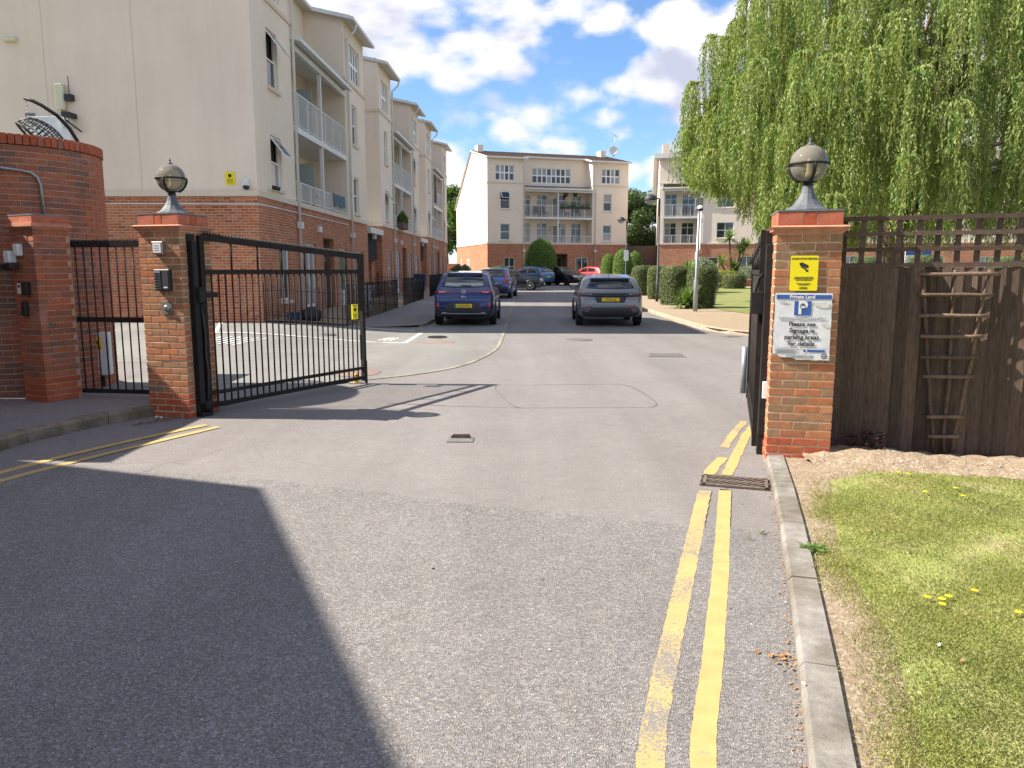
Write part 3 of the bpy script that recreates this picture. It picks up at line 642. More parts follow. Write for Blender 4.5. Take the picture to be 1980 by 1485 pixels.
def window(root, fr, a, b, z0, z1, cols=2, rows=2, inset=.075, opened=None, sill=True, pm=None, name='window', head=None, kick=0.0, barw=.045):
    mb = MB(); f = .055
    fr.box(mb, a, a + f, z0, z1, inset, inset + .06); fr.box(mb, b - f, b, z0, z1, inset, inset + .06)
    fr.box(mb, a + f, b - f, z1 - f, z1, inset, inset + .06); fr.box(mb, a + f, b - f, z0, z0 + f + kick, inset, inset + .06)
    A0, A1, Z0, Z1 = a + f, b - f, z0 + f + kick, z1 - f
    cx = [A0 + (A1 - A0) * k / cols for k in range(cols + 1)]
    if head: zz = [Z0, Z1 - head, Z1]
    else: zz = [Z0 + (Z1 - Z0) * k / rows for k in range(rows + 1)]
    for x in cx[1:-1]: fr.box(mb, x - barw / 2, x + barw / 2, Z0, Z1, inset - .004, inset + .056)
    for z in zz[1:-1]:
        for k in range(cols): fr.box(mb, cx[k] + (barw / 2 if k else 0), cx[k + 1] - (barw / 2 if k < cols - 1 else 0), z - barw / 2, z + barw / 2, inset - .004, inset + .056)
    w = mb.build(name, M['white_paint'], root)
    for k in range(cols):
        for r in range(len(zz) - 1):
            if opened == 'top' and r == len(zz) - 2: continue
            m2 = MB(); fr.box(m2, cx[k] + .003, cx[k + 1] - .003, zz[r] + .003, zz[r + 1] - .003, inset + .028, inset + .036)
            m2.build('pane', M[pm or random.choice(PANEX)], w)
    if opened == 'top':     # top-hung sash swung outwards
        m2 = MB(); h = zz[-1] - zz[-2]; an = R(38); W = A1 - A0
        def q(s, t, e):   # s along, t down the sash, e thickness
            return fr.p(A0 + s, Z1 - t * math.cos(an) + e * math.sin(an) * 0, inset - .03 - t * math.sin(an) - e * math.cos(an))
        def plate(s0, s1, t0, t1, e0, e1, mat):
            vs = [q(s, t, e) for s in (s0, s1) for t in (t0, t1) for e in (e0, e1)]
            m2.add(vs, [(0, 1, 3, 2), (4, 6, 7, 5), (0, 4, 5, 1), (2, 3, 7, 6), (0, 2, 6, 4), (1, 5, 7, 3)], mat)
        plate(0, .05, 0, h, 0, .045, 0); plate(W - .05, W, 0, h, 0, .045, 0); plate(.05, W - .05, 0, .05, 0, .045, 0); plate(.05, W - .05, h - .05, h, 0, .045, 0)
        plate(.05, W - .05, .05, h - .05, .018, .026, 1)
        m2.build('open_sash', [M['white_paint'], M['pane']], w)
        m3 = MB(); fr.box(m3, A0, A1, zz[-2], Z1, inset + .1, inset + .104); m3.build('room_shade_sheet', M['dark_opening'], w)  # flat dark sheet behind the sash, the unlit room put into its colour
    if sill:
        m3 = MB(); fr.box(m3, a - .08, b + .08, z0 - .10, z0 - .002, -.07, inset); m3.build('sill', M['cream_band'], w)
    return w
def railing(root, fr, a, b, z0, z1, e, singles=False, gap=.11, posts=()):
    mb = MB(); fr.box(mb, a, b, z1 - .035, z1, e - .022, e + .022); fr.box(mb, a, b, z0 + .06, z0 + .085, e - .012, e + .012)
    for p in posts: fr.box(mb, p - .02, p + .02, z0, z1 - .035, e - .02, e + .02)
    n = int((b - a) / gap)
    if not singles:
        for k in range(n): s = a + (b - a) * (k + .5) / n; fr.box(mb, s - .007, s + .007, z0 + .085, z1 - .035, e - .007, e + .007)
    r = mb.build('railing', M['white_dull'], root)
    if singles:
        m2 = MB(); fr.box(m2, -.007, .007, z0 + .085, z1 - .035, e - .007, e + .007)
        for v in range(len(m2.v)): m2.v[v] = tuple(np.array(m2.v[v]) - np.array([fr.o[0], fr.o[1], 0]))
        me = m2.mesh('baluster', M['white_dull'])
        for k in range(n): s = a + (b - a) * (k + .5) / n; link('baluster', me, r, None, (fr.o[0] + fr.d[0] * s, fr.o[1] + fr.d[1] * s, 0))
    return r
def block(label, loc, rz, L_=13.8, near=False, opens=(), porch=False, gable_windows=False, dep=12.0, chim=(), clutter=True):
    t = thing('apartment_block', label, 'building', loc, rz, 'cream and brick apartment blocks')
    a1, a2, rc = 3.4, 10.1, 1.5; BR = 3.40; EA = 10.85
    rz_ = lambda v: EA + .22 * (v + .35)
    F = Fr((0, 0), (1, 0)); FM = Fr((0, rc), (1, 0))
    g_h = [(1.55, 2.55, .55, 2.2), (4.15, 5.35, .08, 2.3), (6.3, 7.7, 0.02, 2.55), (8.5, 9.75, .08, 2.25), (11.4, 12.5, .55, 2.2)]
    mb = MB(); wall(mb, (0, 0), (1, 0), L_, -.5, BR, g_h, .13)
    wall(mb, (0, dep), (0, -1), dep, -.5, BR); wall(mb, (L_, 0), (0, 1), dep, -.5, BR); wall(mb, (L_, dep), (-1, 0), L_, -.5, BR)
    mb.build('brick_wall', M['brickwall'], t, fix=False)
    mb = MB(); top1 = [(.75, 2.5, 8.98, 10.32)]; top2 = [(11.0, 12.8, 8.98, 10.32)]
    w1 = [(1.2, 2.1, 6.5, 8.05), (1.2, 2.1, 3.75, 5.2)]; w2 = [(11.2, 12.05, 6.5, 8.05), (11.2, 12.05, 3.75, 5.2)]
    wall(mb, (0, 0), (1, 0), a1, BR, rz_(0) , top1 + w1); wall(mb, (a2, 0), (1, 0), L_ - a2, BR, rz_(0), [(h[0] - a2, h[1] - a2, h[2], h[3]) for h in top2 + w2])
    doors = [(.25, 1.15), (1.75, 2.8), (3.75, 4.65), (5.2, 6.2)]
    mh = [(1.3, 5.1, 9.02, 10.35)] + [(p, q, 5.9, 7.98) for p, q in doors] + [(p, q, 3.36, 5.42) for p, q in doors]
    wall(mb, (a1, rc), (1, 0), a2 - a1, BR, rz_(rc), mh)
    for x_, rv in ((a1, 1), (a2, 0)):
        pts = [(x_, 0, BR), (x_, rc, BR), (x_, rc, rz_(rc)), (x_, 0, rz_(0))]; uv = [(p[1], p[2]) for p in pts]; mb.add(pts if rv else pts[::-1], [(0, 1, 2, 3)], 0, [uv if rv else uv[::-1]])
    rg, zr = 5.5, rz_(5.5); zk = 7.4
    for x, dr in ((0, 1), (L_, -1)):
        pts = [(x, 0, BR), (x, dep, BR), (x, dep, zk), (x, rg, zr), (x, 0, rz_(0))]
        uv = [(p[1], p[2]) for p in pts]; mb.add(pts if dr < 0 else pts[::-1], [(0, 1, 2, 3, 4)], 0, [uv if dr < 0 else uv[::-1]])
    wall(mb, (L_, dep), (-1, 0), L_, BR, zk)
    mb.build('render_wall', M['cream'], t, fix=False)
    # string courses
    mb = MB(); F.box(mb, -.05, L_ + .05, BR, BR + .15, -.05, .0); mb.bb(-.05, 0, 0, dep, BR, BR + .15); mb.bb(L_, L_ + .05, 0, dep, BR, BR + .15)
    F.box(mb, a1 + .002, a2 - .002, BR + .002, BR + .16, .003, .28)
    mb.build('stone_band', M['cream_band'], t)
    mb = MB()
    for p, q in ((-.05, a1 + .05), (a2 - .05, L_ + .05)):
        F.box(mb, p, q, 8.72, 8.84, -.05, 0)
        for x0 in (p, q - .05): mb.bb(x0, x0 + .05, 0, 2.4 if abs(x0) < .2 or x0 > L_ - .1 else rc, 8.72, 8.84)
    mb.build('string_course', M['cream_band'], t)
    # roof
    mb = MB(); th = .13
    for x0, x1, v0 in ((-.14, a1 + .3, -.38), (a1 + .3, a2 - .3, rc - .32), (a2 - .3, L_ + .14, -.38)):
        z0 = rz_(v0); bot = [(x0, v0, z0), (x1, v0, z0), (x1, rg, zr), (x0, rg, zr)]; top = [(x, y, z + th) for x, y, z in bot]
        mb.add(bot + top, [(4, 5, 6, 7)], 0); mb.add(bot + top, [(3, 2, 1, 0), (0, 1, 5, 4), (1, 2, 6, 5), (3, 0, 4, 7)], 1)
    bot = [(-.14, rg, zr), (L_ + .14, rg, zr), (L_ + .14, dep + .4, zk - .25), (-.14, dep + .4, zk - .25)]; top = [(x, y, z + th) for x, y, z in bot]
    mb.add(bot + top, [(4, 5, 6, 7), (1, 2, 6, 5), (3, 0, 4, 7)], 0); mb.add(bot + top, [(3, 2, 1, 0), (2, 3, 7, 6)], 1)
    roof = mb.build('roof', [M['roof_tile'], M['soffit']], t, fix=False)
    mb = MB()
    if not near or True:
        rows = 9
        for k in range(rows):
            v = -.2 + (rg + .1) * (k + .5) / rows; x0, x1 = (-.13, L_ + .13)
            for xa, xb in (((x0, a1 + .28), (a2 - .28, x1)) if v < rc - .3 else ((x0, x1),)):
                mb.box(((xa + xb) / 2, v, rz_(v) + th + .012), (xb - xa, .05, .03))
    mb.build('tile_course', M['roof_tile'], roof)
    for cxp in chim:
        m2 = MB(); m2.bb(cxp - .27, cxp + .27, 4.3, 5.3, 11.3, 12.55); m2.bb(cxp - .3, cxp + .3, 4.27, 5.33, 12.55, 12.62); m2.build('chimney', M['cream'], roof)
    mb = MB()
    for x0, x1, v0 in ((-.14, a1 + .3, -.38), (a1 + .3, a2 - .3, rc - .32), (a2 - .3, L_ + .14, -.38)):
        z0 = rz_(v0); mb.bb(x0, x1, v0 - .10, v0 - .005, z0 + .0, z0 + .11)
    for x0 in (a1 + .302, a2 - .302 - .02): mb.add([(x0, -.38, rz_(-.38)), (x0, rc - .4, rz_(rc - .4)), (x0, rc - .4, rz_(rc - .4) + .14), (x0, -.38, rz_(-.38) + .14), (x0 + .02, -.38, rz_(-.38)), (x0 + .02, rc - .4, rz_(rc - .4)), (x0 + .02, rc - .4, rz_(rc - .4) + .14), (x0 + .02, -.38, rz_(-.38) + .14)],
        [(0, 1, 2, 3), (4, 5, 6, 7), (0, 1, 5, 4), (3, 2, 6, 7)])
    mb.build('gutter', M['white_dull'], t)
    for x in (a1 + .02, a2 + .3):
        mb = MB(); mb.tube([(x, -.45, rz_(-.38) + .02), (x, -.40, 10.6), (x, -.075, 10.3), (x, -.075, .05)], .045, 8)
        mb.bb(x - .1, x + .1, -.17, -.02, 2.72, 2.92); mb.build('downpipe', M['white_dull'], t)
    # balcony
    mb = MB(); mb.bb(a1 + .003, a2 - .003, .0, rc - .003, 5.68, 5.86); mb.build('balcony_slab', M['white_dull'], t)
    mb = MB(); mb.bb(a1 + .003, a2 - .003, .3, rc - .003, 3.2, 3.36); mb.build('balcony_floor', M['cream_band'], t)
    mb = MB(); z0, z1 = 8.30, 8.68
    bot = [(a1 + .004, -.22, z0), (a2 - .004, -.22, z0), (a2 - .004, rc - .004, z1), (a1 + .004, rc - .004, z1)]; top = [(x, y, z + .09) for x, y, z in bot]
    mb.add(bot + top, [(4, 5, 6, 7)], 0); mb.add(bot + top, [(3, 2, 1, 0), (0, 1, 5, 4), (1, 2, 6, 5), (3, 0, 4, 7), (2, 3, 7, 6)], 1)
    mb.bb(a1 + .004, a2 - .004, -.31, -.225, z0 - .02, z0 + .09, 1); mb.bb(a1 + .004, a2 - .004, -.02, .12, 8.10, 8.27, 1)
    mb.build('canopy', [M['roof_grey'], M['white_dull']], t)
    mb = MB(); xm = 6.75; mb.bb(xm - .055, xm + .055, .02, .13, 3.565, 5.675); mb.bb(xm - .055, xm + .055, .02, .13, 5.865, 8.095); mb.build('post', M['white_dull'], t)
    for zf in (3.37, 5.87):
        mb = MB(); mb.bb(xm - .012, xm + .012, .35, rc - .1, zf + .12, zf + 1.75); mb.build('screen', M['pane_frost'], t)
    railing(t, F, a1 + .02, a2 - .02, 5.87, 6.92, .06, near, .105, [a1 + .7 + 1.05 * k for k in range(6)])
    railing(t, F, a1 + .02, a2 - .02, 3.565, 4.2, .06, near, .105, [a1 + .7 + 1.05 * k for k in range(6)])
    for zf, zt in ((5.9, 7.98), (3.36, 5.42)):
        for k, (p, q) in enumerate(doors):
            if near and k == 2: window(t, FM, a1 + p, a1 + q, zf, zt, 2, 1, name='balcony_door', sill=False, head=.35, pm='pane')
            else: window(t, FM, a1 + p, a1 + q, zf, zt, 2, 1, name='balcony_door', sill=False, head=.42)
    # windows
    window(t, F, *top1[0], 4, 2, sill=False, barw=.11); window(t, F, *top2[0], 4, 2, sill=False, barw=.11)
    window(t, FM, a1 + 1.3, a1 + 5.1, 9.02, 10.35, 8, 2, sill=False, barw=.11)
    for i, h in enumerate(w1 + w2): window(t, F, *h, 1, 2, opened='top' if i in opens else None)
    window(t, F, *g_h[0], 2, 2); window(t, F, *g_h[1], 2, 1, name='garden_door', sill=False, kick=.18, pm='pane_net')
    window(t, F, *g_h[3], 2 if not near else 1, 1, name='garden_door', sill=False, kick=.55 if near else .1, pm='pane_green' if near else None); window(t, F, *g_h[4], 2, 2)
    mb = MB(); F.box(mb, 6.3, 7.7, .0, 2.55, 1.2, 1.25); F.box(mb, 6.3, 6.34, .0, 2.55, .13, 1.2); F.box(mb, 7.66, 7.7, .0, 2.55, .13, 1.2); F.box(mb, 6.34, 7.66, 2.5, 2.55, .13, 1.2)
    mb.build('entrance_recess', M['brickwall_shade'], t)
    mb = MB(); F.box(mb, 6.55, 7.45, .05, 2.15, 1.12, 1.19); mb.build('front_door', M['dark_opening'], t)
    for p in (5.75, 10.45):
        mb = MB(); F.box(mb, p - .12, p + .12, 2.72, 2.92, -.1, -.002); mb.build('wall_light', M['white_box'], t)
    if porch:     # one-storey brick link closing the gap to the block before
        mb = MB(); wall(mb, (-3.25, .35), (1, 0), 3.25, -.5, 3.2, [(.55, 2.3, 0, 3.0)], .6); mb.build('link_wall', M['brickwall'], t, fix=False)
        mb = MB(); mb.bb(-3.25, -.005, .36, 3.2, 3.2, 3.32); mb.build('link_roof', M['roof_grey'], t)
        mb = MB(); mb.bb(-3.2, -.1, -.1, .345, 2.95, 3.2); mb.bb(-1.9, -1.7, -.05, .1, 2.72, 2.945); mb.build('porch_canopy', M['white_dull'], t)
        mb = MB(); mb.bb(-2.68, -.97, .96, 1.0, 0, 2.98); mb.build('porch_shade_sheet', M['brickwall_shade'], t)  # dark sheet across the porch opening, its shade painted in
        mb = MB(); mb.bb(-3.05, -.35, .2, .33, 1.75, 2.945); mb.build('dark_panel', M['dark_opening'], t)
    if gable_windows:
        G_ = Fr((0, dep), (0, -1))
        for a, z0, z1 in ((5.6, 9.2, 10.6), (4.5, 6.4, 7.9), (5.2, 6.4, 7.9), (4.5, 3.75, 5.2), (5.2, 3.75, 5.2), (2.0, .6, 2.1), (4.6, .6, 2.1), (5.3, .6, 2.1)):
            mb = MB(); G_.box(mb, a - .16, a + .16, z0, z1, -.03, .05); w = mb.build('window', M['white_paint'], t)
            for zz in ((z0 + .06, (z0 + z1) / 2 - .03), ((z0 + z1) / 2 + .03, z1 - .06)):
                m2 = MB(); G_.box(m2, a - .1, a + .1, zz[0], zz[1], -.036, -.031); m2.build('pane', M['pane_net'], w)
    return t
FROT = R(90 - 1.72)
def fac(Y): return (-6.8 + .03 * (Y - 21.1), Y)
blkA = block('nearest cream and brick apartment block on the left with open windows', (*fac(21.1), gz(*fac(21.1)) - .01), FROT, 13.6, True, opens=(0, 1))
blkB = block('second apartment block in the left row, planter on its balcony', (*fac(37.9), gz(*fac(37.9))), FROT, 13.6, opens=(1, 2, 3), porch=True)
blkC = block('farthest apartment block at the end of the left row', (*fac(53.4), gz(*fac(53.4))), FROT, 13.6, opens=(1, 3), porch=True)
blkB.scale = blkC.scale = (.92, 1, 1)
blkE = block('cream apartment block at the head of the road with sunlit gable wall', (-2.2, 70.0, .60), R(17.2), 13.7, gable_windows=True, chim=(.55, 13.0), opens=(0,))
# terrace at the right, behind the willow
def terrace():
    t = thing('apartment_terrace', 'long cream and brick terrace half hidden behind the willow', 'building', (13.35, 71.5, .62), R(-9.5)); BR = 3.35; L_ = 38.0; F = Fr((0, 0), (1, 0)); FM = Fr((0, 1.5), (1, 0))
    gw = [(3.6, 5.4, .7, 2.2), (7.2, 8.6, .05, 2.3), (10.3, 13.2, .5, 2.2), (16, 17.4, .05, 2.3), (19, 20.5, .6, 2.2), (23, 24.4, .05, 2.3), (27, 28.4, .6, 2.2), (32, 33.4, .05, 2.2)]
    mb = MB(); wall(mb, (0, 0), (1, 0), L_, -.6, BR, gw); wall(mb, (0, 11), (0, -1), 11, -.6, BR); wall(mb, (L_, 0), (0, 1), 11, -.6, BR); mb.build('brick_wall', M['brickwall'], t, fix=False)
    ow = []
    for x in (5.9, 10.1, 14.5, 19, 23.5, 28, 32.5): ow += [(x - .75, x + .75, 3.9, 5.3), (x - .75, x + .75, 6.6, 8.1), (x - .9, x + .9, 9.0, 10.3)]
    mb = MB(); wall(mb, (0, 0), (1, 0), .35, BR, 10.9); wall(mb, (3.6, 0), (1, 0), L_ - 3.6, BR, 10.9, [(a - 3.6, b - 3.6, c, d) for a, b, c, d in ow])
    dr = [(.2, 1.3), (1.75, 2.9)]
    wall(mb, (.35, 1.5), (1, 0), 3.25, BR, 8.75, [(p, q, 5.9, 8.0) for p, q in dr] + [(p, q, 3.36, 5.4) for p, q in dr]); wall(mb, (.35, 0), (0, 1), 1.5, BR, 8.75); wall(mb, (3.6, 1.5), (0, -1), 1.5, BR, 8.75)
    wall(mb, (.35, .0), (1, 0), 3.25, 8.75, 10.9, [(1.3, 3.05, 9.0, 10.3)])
    for x in (0, L_): pts = [(x, 0, BR), (x, 11, BR), (x, 11, 8), (x, 5, 12.0), (x, 0, 10.9)]; mb.add(pts if x else pts[::-1], [(0, 1, 2, 3, 4)])
    mb.build('render_wall', M['cream'], t, fix=False)
    mb = MB(); F.box(mb, -.05, L_, BR, BR + .14, -.05, 0); mb.bb(-.05, 0, 0, 11, BR, BR + .14); F.box(mb, -.05, 3.7, 8.75, 8.87, -.06, .0); mb.build('stone_band', M['cream_band'], t)
    mb = MB(); bot = [(-.5, -.4, 10.85), (L_, -.4, 10.85), (L_, 5, 12.0), (-.5, 5, 12.0), (-.5, 11.3, 7.8), (L_, 11.3, 7.8)]; top = [(x, y, z + .13) for x, y, z in bot]
    mb.add(bot + top, [(6, 7, 8, 9), (9, 8, 11, 10)], 0); mb.add(bot + top, [(3, 2, 1, 0), (4, 5, 2, 3), (0, 1, 7, 6), (3, 0, 6, 9), (4, 3, 9, 10)], 1); rf = mb.build('roof', [M['roof_tile'], M['soffit']], t, fix=False)
    mb = MB(); mb.bb(.3, .95, 4.3, 5.4, 11.5, 12.9); mb.build('chimney', M['cream'], rf)
    mb = MB(); mb.bb(-.5, L_, -.5, -.405, 11.33, 10.95); mb.build('gutter', M['white_dull'], t)
    mb = MB(); mb.tube([(3.75, -.08, 8.4), (3.75, -.08, 2.9), (3.4, -.08, 2.6), (3.4, -.08, .1)], .05); mb.build('downpipe', M['white_dull'], t)
    mb = MB(); mb.bb(.36, 3.59, -.05, 1.49, 5.68, 5.86); mb.build('balcony_slab', M['white_dull'], t)
    mb = MB(); mb.bb(.2, 3.7, -.3, 1.49, 8.3, 8.43); mb.bb(.36, 3.59, .0, .1, 8.1, 8.29); mb.build('canopy', M['white_dull'], t)
    mb = MB(); mb.bb(.36, .46, .0, .1, 3.36, 5.67); mb.bb(.36, .46, .0, .1, 5.87, 8.09); mb.build('post', M['white_dull'], t)
    railing(t, F, .4, 3.58, 5.87, 6.92, -.01, False, .11, [1.2, 2, 2.8]); railing(t, F, .4, 3.58, 3.37, 4.2, .05, False, .11, [1.2, 2, 2.8])
    for zf, zt in ((5.9, 8.0), (3.36, 5.4)):
        for p, q in dr: window(t, FM, .35 + p, .35 + q, zf, zt, 2, 1, name='balcony_door', sill=False, head=.42)
    window(t, F, 1.65, 3.4, 9.0, 10.3, 4, 2, sill=False)
    for a, b, c, d in ow: window(t, F, a, b, c, d, 2 if c < 9 else 4, 2, sill=c < 9)
    for i, (a, b, c, d) in enumerate(gw): window(t, F, a, b, c, d, 2, 2 if c > .2 else 1, sill=c > .2, name='window' if c > .2 else 'garden_door', pm='pane' if i in (1, 2) else None)
terrace()
def dish():
    t = thing('satellite_dish', 'white satellite dish on the right chimney of the far block', 'satellite dish', (9.55, 75.2, 12.45), 0)
    an = Matrix.Rotation(R(-75), 3, 'X') @ Matrix.Rotation(0, 3, 'Z')
    mb = MB(); mb.lathe([(0.001, -.12), (.2, -.1), (.34, -.04), (.42, .02), (.42, .035), (.33, -.02), (.001, -.09)], 24, (0, -.3, .35), rot=Matrix.Rotation(R(80), 3, 'X')); mb.build('reflector', M['white_dull'], t)
    mb = MB(); mb.tube([(0, 0, -.2), (0, 0, .4), (0, -.22, .38)], .03); mb.build('mast', M['grey_metal'], t)
    t2 = thing('aerial', 'thin television aerial standing above the satellite dish', 'aerial', (9.75, 75.6, 12.3))
    mb = MB(); mb.tube([(0, 0, 0), (0, 0, 2.1)], .025, 6); mb.build('mast', M['grey_metal'], t2)
    mb = MB(); mb.bar((-.45, 0, 2.25), (.35, 0, 1.85), .03, .03)
    for k in range(6): x = -.4 + .14 * k; z = 2.225 - .07 * k; mb.bar((x, -.2, z), (x, .2, z), .015, .015)
    mb.bar((-.2, 0, .9), (.2, 0, .9), .03, .03); mb.build('antenna', M['grey_metal'], t2)
dish()
# things on the block next to the gate
def on_wall():
    base = blkA.matrix_basis.copy() if False else Matrix.Translation(blkA.location) @ Matrix.Rotation(FROT, 4, 'Z')
    def W(x, y, z): return base @ Vector((x, y, z))
    rzg = FROT   # gable faces local -x
    def cam_(label, y, z, col, dark):
        t = thing('security_camera', label, 'camera', W(-.002, y, z), rzg)
        mb = MB(); mb.bb(-.12, 0, -.09, .09, -.02, .14); mb.build('housing', col, t)
        mb = MB(); mb.lathe([(.001, -.10), (.06, -.085), (.085, -.03), (.085, .0)], 16, (-.07, 0, -.02)); mb.build('lens_dome', dark, t)
    cam_('white dome camera on the corner of the nearest block, beside yellow sign', .28, 3.68, M['white_box'], M['black_plastic'])
    t = thing('security_camera', 'small black bullet camera just round the corner of nearest block', 'camera', W(.9, -.002, 3.72), rzg)
    mb = MB(); mb.bb(-.05, .05, -.1, 0, -.05, .05); mb.build('mount', M['white_box'], t); mb = MB(); mb.tube([(0, -.1, .0), (.05, -.3, -.05)], .06, 10); mb.build('barrel', M['black_plastic'], t)
    t = thing('warning_sign', 'small yellow warning sign low on the cream gable wall', 'sign', W(-.012, .72, 3.86), rzg)
    MB().bb(-.01, .01, -.13, .13, -.17, .17).build('plate', M['yellow_sign'], t, .004)
    mb = MB()
    for k in range(4): mb.bb(-.0125, -.0105, -.08, .08, -.13 + .035 * k, -.118 + .035 * k)
    mb.lathe([(0.001, 0), (.05, 0)], 12, (-.0115, 0, .07), rot=Matrix.Rotation(R(90), 3, 'Y')); mb.build('print', M['ink'], t)
    t = thing('alarm_box', 'pale cream alarm box high on the gable wall above the terrace', 'alarm box', W(-.002, 5.1, 5.95), rzg)
    mb = MB(); mb.bb(-.16, 0, -.12, .12, -.34, .34); mb.build('case', M['ivory'], t, .03); mb = MB(); mb.tube([(-.06, 0, -.34), (-.06, -.03, -.5), (-.03, -.12, -.55)], .012, 6); mb.build('cable', M['black_plastic'], t)
    t = thing('flood_light', 'black floodlight with looped cables under the alarm box', 'light', W(-.002, 4.95, 5.38), rzg)
    mb = MB(); mb.bb(-.4, -.02, -.22, -.02, .02, .14); mb.build('lamp_body', M['black_plastic'], t); mb = MB(); mb.tube([(-.02, .1, .1), (-.2, .1, .2), (-.25, -.05, -.05), (-.1, -.2, -.2), (-.2, -.3, -.25), (-.02, -.3, -.3)], .02, 6); mb.build('cable', M['black_plastic'], t)
    mb = MB(); mb.bb(-.25, 0, -.03, .12, -.2, -.02); mb.build('bracket', M['white_box'], t)
    t = thing('flood_light', 'small black sensor lamp right of the alarm box', 'light', W(-.002, 4.86, 5.92), rzg)
    mb = MB(); mb.bb(-.16, 0, -.09, .09, -.07, .09); mb.tube([(-.08, 0, .09), (-.08, 0, .55)], .012, 6); mb.build('lamp_body', M['black_plastic'], t)
    t = thing('wall_cabinet', 'large pale grey flat cabinet on the wall behind hanging chair', 'cabinet', W(-.002, 5.40, 4.95), rzg)
    mb = MB(); mb.bb(-.16, 0, -.55, .6, -.62, .5); mb.build('case', M['white_box'], t, .01)
    t = thing('wall_conduit', 'thin white conduit under the stone band of the nearest block', 'conduit', W(0, 0, 0), FROT)
    mb = MB(); mb.tube([(-.02, 9.5, 3.22), (-.02, 5, 3.215), (-.02, .2, 3.19), (-.02, -.02, 3.185), (1.5, -.02, 3.2), (3.3, -.02, 3.2), (10, -.02, 3.2)], .018, 6); mb.build('pipe', M['white_dull'], t)
    t = thing('wall_vent', 'small cream wall vent at the far left of the gable wall', 'vent', W(-.002, 6.33, 7.42), rzg)
    mb = MB(); mb.bb(-.12, 0, -.15, .15, -.06, .06); mb.build('grille', M['ivory'], t)
    t = thing('louvre_vent', 'narrow grey louvre vent behind the hanging chair', 'vent', W(-.002, 6.0, 5.52), rzg)
    mb = MB(); mb.bb(-.03, 0, -.12, .12, -.04, .04); mb.build('grille', M['ink_grey'], t)
    for y in (5.5, 3.12):
        mb = MB(); mb.bb(-.006, .004, y - .011, y + .011, 3.56, 10.6); j = mb.build('render_joint', M['cream_band'], blkA)
    Gw = Fr((0, 12), (0, -1))
    window(blkA, Gw, 4.9, 5.7, 4.3, 5.05, 2, 1, inset=-.05)
on_wall()
# ------------------------------------------------------------------ the gateway
BRICK_CACHE = {}
def brick_mesh(l, w, h, mat, var=0):
    k = (round(l, 3), round(w, 3), round(h, 3), mat.name, var)
    if k not in BRICK_CACHE:
        rnd = random.Random(var * 13 + 5); mb = MB(); mb.box((0, 0, 0), (l, w, h))
        mb.v = [tuple(c + rnd.uniform(-.0018, .0018) for c in v) for v in mb.v]
        BRICK_CACHE[k] = mb.mesh('brick', mat, .0035)
    return BRICK_CACHE[k]
def pillar(label, loc, rz, courses, ch, bl, red=3):
    """gate pillar of pinwheel-laid bricks, moulded cap course, cap blocks and lead top"""
    t = thing('gate_pillar', label, 'pillar', loc, rz, 'brick gate pillars'); jt = .0115
    w = 2.5 * bl - jt; hw = w / 2; bw = bl / 2 - jt; sl = bl - jt; bh = ch - jt
    MB().bb(-hw + .005, hw - .005, -hw + .005, hw - .005, -.05, courses * ch).build('mortar_core', M['mortar'], t)
    for c in range(courses):
        z = c * ch + bh / 2 + .002; mat = M['brick_red'] if c < red else M['brick_pillar']
        for side in range(4):
            an = side * PI / 2; ca, sa = math.cos(an), math.sin(an); flip = c % 2
            for k in range(2):
                x0 = (-hw + k * bl) if flip == 0 else (-hw + bl / 2 + k * bl)
                x = x0 + sl / 2; y = -hw + bw / 2 + jit(.0016)
                link('brick', brick_mesh(sl, bw, bh, mat, random.randrange(5)), t, None, (x * ca - y * sa, x * sa + y * ca, z + jit(.0008)), an + jit(.004))
    z = courses * ch
    mb = MB(); a = hw
    for o0, o1, z0, z1 in ((.004, .022, 0, .02), (.03, .03, .02, .034), (.034, .05, .034, .052), (.05, .022, .052, .066)):
        p = a + o0; q = a + o1
        mb.add([(-p, -p, z + z0), (p, -p, z + z0), (p, p, z + z0), (-p, p, z + z0), (-q, -q, z + z1), (q, -q, z + z1), (q, q, z + z1), (-q, q, z + z1)], [(0, 1, 5, 4), (1, 2, 6, 5), (2, 3, 7, 6), (3, 0, 4, 7), (4, 5, 6, 7), (3, 2, 1, 0)])
    mb.build('moulded_course', M['terracotta_pale'], t)
    z += .068; h = .115; e = hw - .006
    MB().bb(-e + .01, e - .01, -e + .01, e - .01, z - .005, z + h - .004).build('cap_mortar', M['mortar'], t)
    for side in range(4):
        an = side * PI / 2; ca, sa = math.cos(an), math.sin(an); L1 = (2 * e - .085 - .02) / 2
        for x0, x1 in ((-e + (.112 if side % 2 else 0), -e + L1), (-.0425, .0425), (e - L1, e - (.112 if side % 2 else 0))):
            l = x1 - x0; x = (x0 + x1) / 2; y = -e + .055
            link('cap_block', brick_mesh(l, .11, h - .006, M['terracotta'] if l > .1 else M['brick_red'], 9), t, None, (x * ca - y * sa, x * sa + y * ca, z + h / 2), an)
    mb = MB(); mb.bb(-e - .004, e + .004, -e - .004, e + .004, z + h, z + h + .014); mb.build('lead_cap', M['lead'], t)
    t['top'] = z + h + .014
    return t
PL = pillar('left brick gate pillar with keypad, beside the open black gate', (-3.905, 9.06, .0), R(-14.8), 29, .0735, .222, 4)
PR = pillar('right brick gate pillar carrying yellow and white signs', (2.578, 6.885, .02), R(-13), 27, .0735, .2185, 3)
